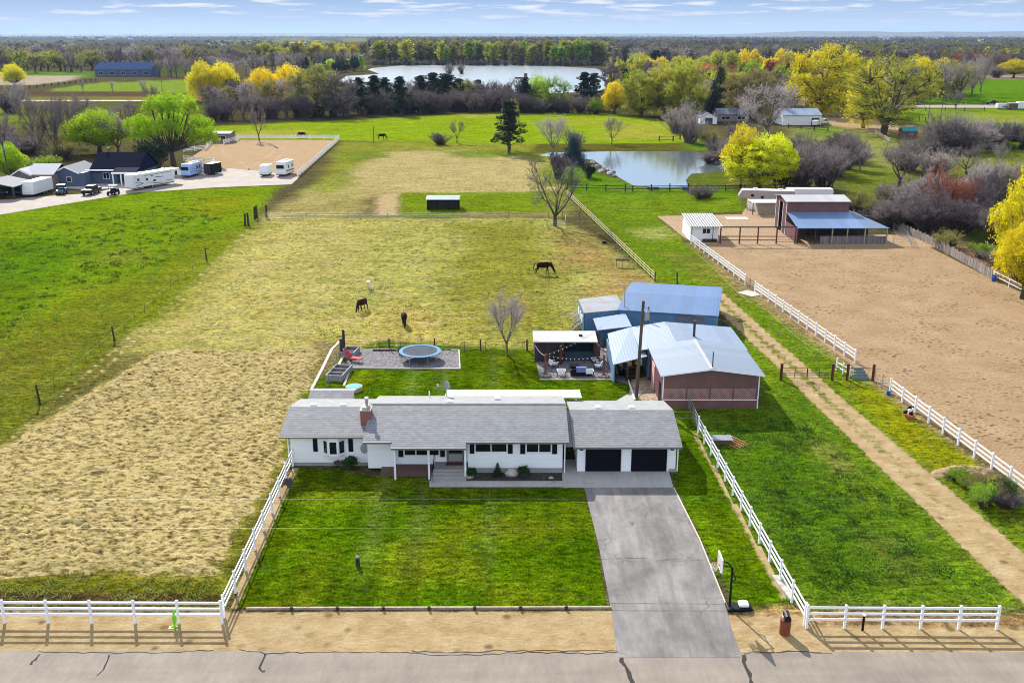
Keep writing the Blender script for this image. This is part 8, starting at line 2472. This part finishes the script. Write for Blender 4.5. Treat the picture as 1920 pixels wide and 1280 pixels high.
 ('bush', 'twig_dark', 1740, 436, 368, 99, 'dark bush behind the grey arena fence', 'bush', 2),
 ('bush', 'twig_dark', 1800, 440, 358, 108, 'darkest bush below the rust red one', 'bush', 0),
 ('bush', 'twig_dark', 1845, 425, 336, 101, 'dark bush left of the bright yellow edge tree', 'bush', 1),
 ('bush', 'twig', 1870, 455, 382, 82, 'brown grey bush at the foot of the yellow edge tree', 'bush', 2),
 ('bush', 'twig_olive', 1785, 466, 432, 70, 'low olive brown shrub just behind the grey arena fence', 'bush', 1),
 ('leafy_bush', 'leaf_green', 1838, 482, 456, 60, 'low bright green shrub behind the grey arena fence', 'bush', 0),
 ('bush', 'twig_pale', 1872, 500, 468, 60, 'pale dry brush behind the end of the grey arena fence', 'bush', 0),
 ('bush', 'twig_olive', 1640, 410, 371, 59, 'low dry brush behind the dark board fence', 'bush', 2),
 ('bush', 'twig', 1345, 300, 254, 47, 'grey bush on the right bank of the pond', 'bush', 1),
 ('bush', 'twig_pale', 1375, 318, 257, 54, 'pale grey bush between the pond and the golden willow', 'bush', 2),
 ('bush', 'twig', 1330, 306, 280, 47, 'low brown bush at the right pond shore', 'bush', 0),
 ('bush', 'twig', 1385, 270, 229, 70, 'brown bush below the taupe roofed house', 'bush', 0),
 ('bush', 'twig_olive', 1340, 272, 241, 59, 'olive scrub under the small white garage', 'bush', 1),
 ('bush', 'twig_pale', 1408, 290, 251, 59, 'pale brush behind the golden pond willow', 'bush', 2),
 ('bush', 'twig_dark', 1322, 372, 348, 66, 'pile of cut brush lying on the green field before the pond', 'brush_pile', 1),
 ('bush', 'twig_olive', 1860, 932, 894, 84, 'weedy thicket beside the lower end of the two-rut lane', 'bush', 2),
 ('leafy_bush', 'leaf_green', 1810, 905, 884, 60, 'green weed clump by the dirt mound', 'bush', 0),
 ('leafy_bush', 'leaf_green', 1845, 950, 906, 70, 'larger green weed clump beside the two-rut lane', 'bush', 1),
 ('leafy_bush', 'shrub', 1882, 936, 896, 62, 'dark green weeds at the right end of the soil heap', 'bush', 1),
 ('bush', 'twig_dark', 1890, 952, 916, 66, 'dark dry weeds lowest on the right of the soil heap', 'bush', 0),
 ('leafy_bush', 'leaf_green', 1790, 898, 880, 40, 'low green weeds at the left end of the soil heap', 'bush', 1),
 ('shrub', 'shrub', 657, 880, 857, 26, 'round evergreen shrub against the white wall left of the porch', 'shrub', 0),
 ('shrub', 'shrub', 884, 898, 877, 20, 'evergreen shrub beside the front steps', 'shrub', 1),
 ('spruce', 'needle', 933, 893, 868, 17, 'pointed dwarf conifer in the shrub bed', 'shrub', 1),
 ('shrub', 'shrub', 982, 895, 874, 21, 'rounded evergreen shrub at the right of the shrub bed', 'shrub', 0),
 ('shrub', 'twig_dark', 542, 917, 896, 18, 'dark round shrub beside the white side fence', 'shrub', 0),
 ('shrub', 'twig_dark', 634, 874, 862, 14, 'small dark shrub near the bay window corner', 'shrub', 1),
 ('leafy_bush', 'shrub', 1143, 662, 634, 30, 'green bush beside the brown patio shed', 'shrub', 0),
 ('leafy_bush', 'shrub', 1188, 682, 666, 16, 'small green bush beside the wooden garden gate', 'shrub', 1),
 ('leafy_bush', 'shrub', 750, 664, 652, 12, 'small green weed behind the gravel bed', 'shrub', 1),
 ('bush_far', 'twig', 842, 139, 119, 22, 'grey island bush left of the other on the lake', 'bush', 0),
 ('bush_far', 'twig', 867, 139, 119, 22, 'grey island bush right of the other on the lake', 'bush', 1),
]
for k, (key, mat, px, py, top, wd, desc, name, v) in enumerate(TREES):
    place_tree(key, mat, px, py, top, wd, '', 'bush' if ('bush' in name or name in ('shrub', 'brush_pile')) else 'tree', name, None, desc, 'bark_grey' if mat == 'twig_pale' else 'bark', vari=v % len(PROTO[key]), rz=0 if key == 'willow_big' else None)

ONES = 'zeroth first second third fourth fifth sixth seventh eighth ninth tenth eleventh twelfth thirteenth fourteenth fifteenth sixteenth seventeenth eighteenth nineteenth'.split()
TENS = {2: 'twent', 3: 'thirt', 4: 'fort', 5: 'fift', 6: 'sixt', 7: 'sevent'}
def ordinal(n):
    return ONES[n] if n < 20 else (TENS[n // 10] + 'ieth' if n % 10 == 0 else TENS[n // 10] + 'y-' + ONES[n % 10])
MATN = {'twig': 'grey brown', 'twig_dark': 'dark grey', 'twig_pale': 'pale grey', 'twig_olive': 'olive', 'twig_red': 'red brown', 'leaf_olive': 'olive green', 'leaf_green': 'fresh green', 'leaf_yellow': 'yellow', 'leaf_gold': 'golden', 'leaf_lime': 'lime', 'leaf_orange': 'orange', 'needle': 'dark green'}
def row(keys, mats, x0, x1, n, by0, by1, ty0, ty1, w0, w1, name, cat_, group, label, jx=8, jy=2):
    made = []
    for k in range(n):
        t = (k + .5) / n
        px = x0 + (x1 - x0) * t + rnd.uniform(-jx, jx); by = by0 + (by1 - by0) * t + rnd.uniform(-jy, jy); ty = ty0 + (ty1 - ty0) * t + rnd.uniform(-max(jy * 1.6, (by - ty0) * .16), max(jy * 1.6, (by - ty0) * .16))
        i = rnd.randrange(len(keys)); m = mats[rnd.randrange(len(mats))]
        made.append((px, m, place_tree(keys[i], m, px, by, min(ty, by - 3), rnd.uniform(w0, w1), '', cat_, name, group, label, 'bark_grey' if m == 'twig_pale' else 'bark')))
    for k, (px, m, o) in enumerate(sorted(made, key=lambda q: q[0])):
        o['label'] = f"{MATN[m]}, {ordinal(k + 1)} from the left, {group}"
# dark grey thicket along the back of the far pasture
row(['bush', 'bush', 'bare'], ['twig_dark', 'twig', 'twig_dark'], 400, 660, 17, 226, 216, 184, 178, 34, 48, 'bush', 'bush', 'bushes behind the left half of the far pasture', 'grey bare bush in the thicket behind the left end of the far pasture', 6)
row(['bush', 'bush', 'bare'], ['twig_dark', 'twig', 'twig_dark'], 660, 980, 24, 214, 208, 172, 168, 34, 50, 'bush', 'bush', 'bushes between the far pasture and the lake', 'grey bare bush in the thicket between the far pasture and the lake', 6)
row(['bush', 'bare'], ['twig_dark', 'twig'], 960, 1130, 13, 210, 212, 178, 180, 34, 48, 'bush', 'bush', 'bushes right of the lone dark pine', 'grey bare bush in the thicket below the lime and pale green trees', 6)
row(['bare', 'bare', 'bush'], ['twig_dark', 'twig'], 640, 950, 16, 205, 200, 152, 150, 26, 36, 'bare_tree', 'tree', 'bare trees rising from the lake thicket', 'bare grey tree rising among the pines before the lake', 8)
row(['spruce'], ['needle'], 944, 974, 4, 196, 196, 166, 165, 9, 11, 'spruce_tree', 'tree', 'small spruces against the lake', 'small dark spruce in the short row against the lake', 1, 1)
row(['fan_bare', 'fan_bare', 'bare'], ['twig', 'twig_dark', 'twig_olive'], 655, 1000, 15, 204, 202, 152, 156, 34, 50, 'bare_tree', 'tree', 'leafless trees filling gaps between the lake pines', '', 8)
# far lake shore
row(['poplar_far'], ['leaf_olive', 'twig_olive', 'leaf_green', 'twig_olive'], 698, 1132, 66, 121, 122.5, 81, 80, 15, 26, 'poplar_tree', 'tree', 'poplars on the far lake shore', 'olive budding poplar in the dense row on the far lake shore', 5, 1.6)
row(['bush_far'], ['twig_dark'], 700, 1130, 30, 122.5, 123.5, 113, 113, 16, 24, 'bush', 'bush', 'dark bushes on the far lake shore', 'dark waterside bush under the poplars on the far lake shore', 5, .6)
row(['poplar_far', 'budding_far'], ['twig_olive', 'leaf_olive', 'leaf_yellow'], 480, 690, 22, 124, 118, 84, 82, 16, 26, 'budding_tree', 'tree', 'budding trees left of the lake', 'olive yellow budding tree in the wood left of the lake', 6, 2)
row(['bare_far'], ['twig', 'twig_pale'], 480, 690, 18, 134, 128, 100, 98, 18, 26, 'bare_tree', 'tree', 'bare trees left of the lake', 'bare grey tree in the wood left of the lake', 6, 2)
row(['dome_far', 'pine_far', 'dome_far'], ['leaf_yellow', 'needle', 'leaf_lime'], 600, 678, 9, 140, 131, 116, 106, 14, 22, 'willow_tree', 'tree', 'yellow and dark trees at the left lake shore', 'small rounded tree at the left shore of the lake', 4, 2)
row(['pine_far', 'spruce_far'], ['needle'], 560, 640, 6, 140, 132, 112, 108, 9, 14, 'conifer', 'tree', 'dark conifers left of the lake', 'small dark conifer in front of the wood left of the lake', 4, 2)
# left background
row(['bare_far', 'budding_far', 'bare_far'], ['twig', 'twig_pale', 'twig_olive'], -20, 370, 34, 128, 124, 88, 86, 24, 40, 'bare_tree', 'tree', 'trees behind the blue roofed hall', 'grey olive tree in the belt behind the blue roofed hall', 8, 3)
row(['budding_far', 'bare_far'], ['twig_olive', 'leaf_olive', 'twig'], 0, 175, 12, 134, 134, 100, 100, 24, 40, 'budding_tree', 'tree', 'olive trees left of the blue roofed hall', 'olive tree standing left of the blue roofed hall', 6, 3)
row(['bare_far'], ['twig', 'twig_pale'], 290, 480, 14, 146, 142, 106, 106, 22, 34, 'bare_tree', 'tree', 'bare trees above the yellow weeping willows', 'bare tree standing behind the yellow weeping willows', 7, 3)
row(['bush', 'bare'], ['twig', 'twig_dark', 'twig_olive'], 0, 110, 9, 268, 290, 235, 250, 40, 60, 'bush', 'bush', 'scrub bushes left of the blue grey house', 'brown scrub bush in the thicket behind the carport', 8, 6)
row(['bare'], ['twig', 'twig_pale'], 60, 260, 9, 232, 234, 180, 190, 30, 44, 'bare_tree', 'tree', 'bare trees between the far lane and the lime willows', 'slender bare tree between the far lane and the lime willows', 10, 8)
# right background
row(['dome_far'], ['leaf_yellow', 'leaf_gold', 'leaf_olive'], 1180, 1500, 22, 140, 142, 108, 100, 22, 36, 'willow_tree', 'tree', 'yellow willows of the right hand wood', 'yellow domed willow in the wood right of the lake', 10, 7)
row(['dome_far', 'budding_far'], ['leaf_orange', 'twig_red', 'leaf_olive'], 1230, 1480, 8, 150, 150, 118, 116, 24, 34, 'budding_tree', 'tree', 'orange budding trees of the right hand wood', 'orange brown budding tree in the wood right of the lake', 10, 5)
row(['pine_far', 'bare_far', 'bare_far'], ['needle', 'twig', 'twig_pale'], 1130, 1520, 22, 126, 124, 92, 92, 20, 34, 'bare_tree', 'tree', 'mixed trees of the right hand wood', 'grey or dark tree in the wood right of the lake', 8, 5)
row(['budding', 'bare', 'budding'], ['twig_olive', 'twig', 'leaf_olive'], 1360, 1500, 6, 190, 190, 140, 136, 40, 60, 'budding_tree', 'tree', 'olive trees behind the taupe roofed house', 'olive budding tree behind the taupe roofed house', 8, 6)
row(['budding_far', 'bare_far'], ['twig_olive', 'twig', 'leaf_gold'], 1600, 1780, 12, 172, 176, 116, 118, 34, 50, 'budding_tree', 'tree', 'trees behind the huge budding trees', 'budding tree behind the huge pale budding tree', 8, 5)
row(['bare_far'], ['twig', 'twig_dark', 'twig_red'], 1780, 1930, 10, 142, 134, 98, 100, 26, 40, 'bare_tree', 'tree', 'bare trees beyond the far right field', 'brown bare tree beyond the far right field', 8, 4)
row(['bush', 'bush', 'leafy_bush'], ['twig', 'twig_olive', 'twig_pale'], 1580, 1910, 14, 398, 350, 372, 322, 34, 60, 'bush', 'bush', 'scrub bushes below the green roofed shed', 'low scrub bush in the rough ground behind the arena', 16, 12)
row(['bush'], ['twig', 'twig_dark'], 1440, 1600, 7, 288, 282, 258, 256, 40, 60, 'bush', 'bush', 'scrub bushes below the white farm garage', 'low scrub bush below the white farm garage yard', 10, 8)

row(['fan_far', 'fan_far', 'bare_far'], ['twig_olive', 'leaf_olive', 'twig', 'leaf_green'], 1130, 1500, 24, 172, 190, 118, 126, 34, 52, 'budding_tree', 'tree', 'olive trees in the middle of the right hand wood', 'olive budding tree in the middle of the wood left of the white farm garage', 10, 10)
row(['fan_far', 'bare_far'], ['twig', 'twig_pale', 'twig_olive'], 1300, 1680, 16, 196, 206, 150, 152, 30, 46, 'bare_tree', 'tree', 'brown trees behind the taupe roofed house', 'brown tree filling the wood behind the taupe roofed house', 10, 6)
row(['fan_far', 'bare_far'], ['twig', 'twig_olive', 'leaf_olive'], 1560, 1800, 14, 186, 186, 122, 118, 34, 50, 'budding_tree', 'tree', 'trees left of the far right field', 'olive brown tree filling the wood left of the far right field', 10, 5)
row(['bush', 'bush', 'fan_bare'], ['twig', 'twig_dark', 'twig_pale', 'twig_olive'], 1660, 1915, 22, 420, 380, 374, 318, 50, 84, 'bush', 'bush', 'tall scrub bushes behind the riding arena', 'tall grey brown scrub bush behind the riding arena', 14, 18)
row(['bush', 'fan_bare'], ['twig', 'twig_pale'], 1470, 1610, 10, 330, 318, 284, 270, 46, 70, 'bush', 'bush', 'tall scrub bushes behind the horse barn', 'tall grey scrub bush behind the maroon horse barn', 10, 14)
row(['bush', 'fan_bare'], ['twig', 'twig_dark', 'twig_pale'], 1740, 1920, 11, 285, 272, 240, 228, 44, 66, 'bush', 'bush', 'scrub bushes below the far right pasture', 'grey scrub bush at the foot of the far right pasture', 10, 8)
row(['fan_bare', 'bare_far'], ['twig', 'twig_pale', 'twig_olive'], 380, 640, 16, 200, 196, 160, 150, 30, 46, 'bare_tree', 'tree', 'trees below the golden weeping willows', 'bare grey tree standing below the golden weeping willows', 8, 6)
# far woods: too many to count, one mass
def tint_mat():
    m = NT('far_wood_foliage')
    a = m.n('Attribute', attribute_name='tint').outputs['Color']
    m.col(a); m.set(.9, 0, .05)
    tr = m.n('BsdfTranslucent'); m.l(a, tr.inputs[0]); ms_ = m.n('MixShader'); ms_.inputs[0].default_value = .25
    m.l(m.p.outputs[0], ms_.inputs[1]); m.l(tr.outputs[0], ms_.inputs[2]); m.l(ms_.outputs[0], m.out.inputs[0])
    return m.mat
M['tint'] = tint_mat()
def far_woods(name, bands, seed):
    g = np.random.default_rng(seed)
    Vs, Cs = [], []
    for (x0, x1, y0, y1, n, h0, h1, pal, q) in bands:
        D0, D1 = G(960, y1).y, G(960, y0).y
        t = g.random(n); D = D0 * (D1 / D0) ** t
        py = HOR + KA / (D / CAMH + KC)
        px = x0 + (x1 - x0) * g.random(n)
        X = (px - 960) * KX * CAMH / (py - HOR)
        keep = fbm(X / 260 + 7, D / 500, seed, 3) > .40
        X, D = X[keep], D[keep]; n = len(X)
        H = g.uniform(h0, h1, n); R = H * g.uniform(.28, .48, n)
        pal_ = np.array([p[:3] for p in pal]); pr = np.array([p[3] for p in pal], float); pr /= pr.sum()
        zone = fbm(X / 150, D / 300, seed + 3, 2)
        ci = (np.clip(zone + g.normal(size=n) * .12, 0, .999)[:, None] > np.cumsum(pr)[None, :]).sum(1).clip(0, len(pal) - 1)
        C = pal_[ci] * g.uniform(.75, 1.25, n)[:, None]
        u = rdir(g, n * q); u[:, 2] = np.abs(u[:, 2]) * 1.1 - .25
        idx = np.repeat(np.arange(n), q)
        P = np.stack([X[idx] + u[:, 0] * R[idx], D[idx] + u[:, 1] * R[idx], H[idx] * .58 + u[:, 2] * H[idx] * .40], 1)
        sz = R[idx] * .55
        a = rdir(g, len(P)); b = np.cross(a, rdir(g, len(P))); b /= np.linalg.norm(b, axis=1, keepdims=True)
        Vs.append(np.stack([P - a * sz[:, None] * .6 - b * sz[:, None] * .6, P + b * sz[:, None] * .8 - a * sz[:, None] * .3, P + a * sz[:, None]], 1).reshape(-1, 3))
        cc = C[idx] * g.uniform(.8, 1.2, len(P))[:, None]
        Cs.append(np.repeat(cc, 3, axis=0))
    V, C = np.concatenate(Vs), np.concatenate(Cs)
    V[:, 2] = np.maximum(V[:, 2], .05)
    me = fast_mesh(name, V, np.arange(len(V)).reshape(-1, 3), M['tint'], cols={'tint': ('FLOAT_COLOR', np.c_[C, np.ones(len(C))])})
    o = link_mesh(name, me); struct(o, 'stuff'); return o
BR, GR, OL, DK, YL, RD = (.115, .082, .062), (.16, .14, .12), (.185, .185, .045), (.020, .034, .030), (.45, .42, .04), (.20, .085, .045)
far_woods('far_woods', [
    (1120, 2500, 76, 118, 5000, 9, 15, [(*DK, 1), (*BR, 4), (*GR, 2), (*OL, 4), (*YL, .8), (*RD, 1)], 22),
    (700, 2500, 72, 82, 2400, 10, 16, [(*BR, 5), (*GR, 2), (*OL, 2), (*DK, 2)], 12),
    (690, 1150, 76, 113, 1700, 14, 21, [(*OL, 5), (*BR, 3), (*GR, 2), (*DK, 1)], 22),
    (-500, 500, 80, 124, 1700, 8, 13, [(*GR, 4), (*BR, 3), (*OL, 4), (*DK, 1), (*YL, .4)], 22),
    (470, 700, 84, 114, 520, 9, 14, [(*OL, 5), (*GR, 3), (*YL, 1)], 22),
    (-500, 2500, 68.6, 76, 2600, 9, 17, [(*BR, 3), (*DK, 4), (*GR, 2), (*OL, 1)], 8),
    (-500, 2500, 66.6, 69, 1500, 14, 26, [(*DK, 4), (*BR, 2)], 6),
], 3)

# loose grass and straw tufts near the camera: uncountable
def tufts(name, poly, dens, h0, h1, mat, seed, clump=.5, blades=6, spread=.12, thr=.0):
    g = np.random.default_rng(seed)
    W = np.array(GP(*poly)); lo, hi = W.min(0), W.max(0)
    n = int(dens * np.prod(hi - lo))
    X, Y = g.uniform(lo[0], hi[0], n), g.uniform(lo[1], hi[1], n)
    k = (poly_sdf(X, Y, W) > .1) & (fbm(X / 1.6, Y / 1.6, seed, 3) + g.normal(size=n) * .08 > thr)
    k &= line_dist(X, Y, TRW) > 2.1
    X, Y = X[k], Y[k]; n = len(X)
    i = np.repeat(np.arange(n), blades)
    P = np.stack([X[i] + g.normal(size=len(i)) * spread, Y[i] + g.normal(size=len(i)) * spread, np.zeros(len(i))], 1)
    d = rdir(g, len(i)) * .75; d[:, 2] = np.abs(d[:, 2]) + .35; d /= np.linalg.norm(d, axis=1, keepdims=True)
    sc = g.uniform(h0, h1, n)[i]
    V, F = blades_np(P, d, sc, sc * .28, g)
    me = fast_mesh(name, V, F, M[mat]); return struct(link_mesh(name, me), 'stuff')
tufts('field_grass', [(1310, 780), (1500, 705), (1640, 830), (1760, 950), (1865, 1075), (1880, 1130), (1530, 1130), (1330, 870)], 9, .10, .26, 'tuft_green', 5, thr=.46)
tufts('straw_litter', STRAWP[1:4] + STRAWP[4:6] + [(-250, 1084), (-120, 880), (0, 838), (298, 655)], 5, .12, .30, 'tuft_straw', 6, thr=.42)
tufts('pasture_grass', [(505, 412), (1030, 412), (1080, 450), (1100, 600), (1000, 650), (606, 653), (230, 653), (385, 488)], 1.6, .12, .28, 'tuft_olive', 7, thr=.48)
tufts('field_grass', [(0, 480), (380, 400), (440, 420), (300, 585), (215, 640), (75, 752), (0, 820)], 1.5, .15, .34, 'tuft_green', 8, thr=.5)
tufts('field_grass', [(1420, 590), (1460, 600), (1600, 720), (1850, 900), (1900, 960), (1800, 950), (1560, 735)], 5, .1, .24, 'tuft_olive', 9, thr=.5)
tufts('field_grass', [(1240, 420), (1290, 465), (1560, 680), (1500, 670), (1240, 500), (1110, 400)], 3, .1, .22, 'tuft_green', 10, thr=.5)
tufts('verge_grass', [(-100, 1085), (400, 1085), (415, 1140), (-100, 1140)], 9, .12, .3, 'tuft_olive', 11, thr=.45)

tufts('field_weeds', [(0, 440), (200, 400), (380, 370), (420, 420), (300, 500), (120, 560), (0, 640)], .5, .2, .45, 'tuft_dark', 12, blades=14, spread=.3, thr=.52)
tufts('field_weeds', [(1310, 800), (1500, 780), (1700, 950), (1800, 1080), (1540, 1120), (1340, 880)], 5, .12, .28, 'tuft_dark', 13, blades=12, spread=.22, thr=.5)
tufts('pasture_weeds', [(700, 412), (1030, 412), (1080, 450), (1150, 560), (1000, 650), (606, 653), (560, 560)], .5, .12, .24, 'tuft_dark', 14, blades=10, spread=.2, thr=.5)

# give each member of the small groups its own place in the label
def number(prefix, fmt):
    os_ = [o for o in COL.objects if o.parent is None and str(o.get('label', '')).startswith(prefix)]
    for o in os_:
        if o.type == 'MESH' and o.location.length < 1e-6:      # find where it stands
            v = o.data.vertices[0].co; o['_k'] = v.x / (v.y + 10)
        else:
            o['_k'] = o.location.x / (o.location.y + 10)
    for k, o in enumerate(sorted(os_, key=lambda q: q['_k'])):
        o['label'] = fmt % ordinal(k + 1)
number('pale rock on the left bank', '%s pale rock from the left on the left bank of the pond')
number('stout dark post in the cluster', '%s stout dark post from the left in the cluster at the green field corner')
number('tiny pale house', '%s tiny pale house from the left among those scattered near the horizon')
number('tiny dark roofed house', '%s tiny dark roofed house from the left near the horizon')
number('orange brown loose board', '%s orange brown loose board from the left beside the grey lidded box')
# ------------------------------------------------------------------ the air between the camera and the horizon
def haze():
    m = bpy.data.materials.new('haze_air'); m.use_nodes = True
    t = m.node_tree; t.nodes.clear()
    o = t.nodes.new('ShaderNodeOutputMaterial'); v = t.nodes.new('ShaderNodeVolumePrincipled')
    v.inputs['Color'].default_value = (0.38, 0.58, 1.0, 1)
    v.inputs['Density'].default_value = 3.0e-5
    v.inputs['Anisotropy'].default_value = 0.2
    t.links.new(v.outputs[0], o.inputs['Volume'])
    mb = MB(); mb.box(-30000, 30000, -1500, 27500, -2.5, 130)
    b = obj('haze', mb, m); b['kind'] = 'stuff'
haze()
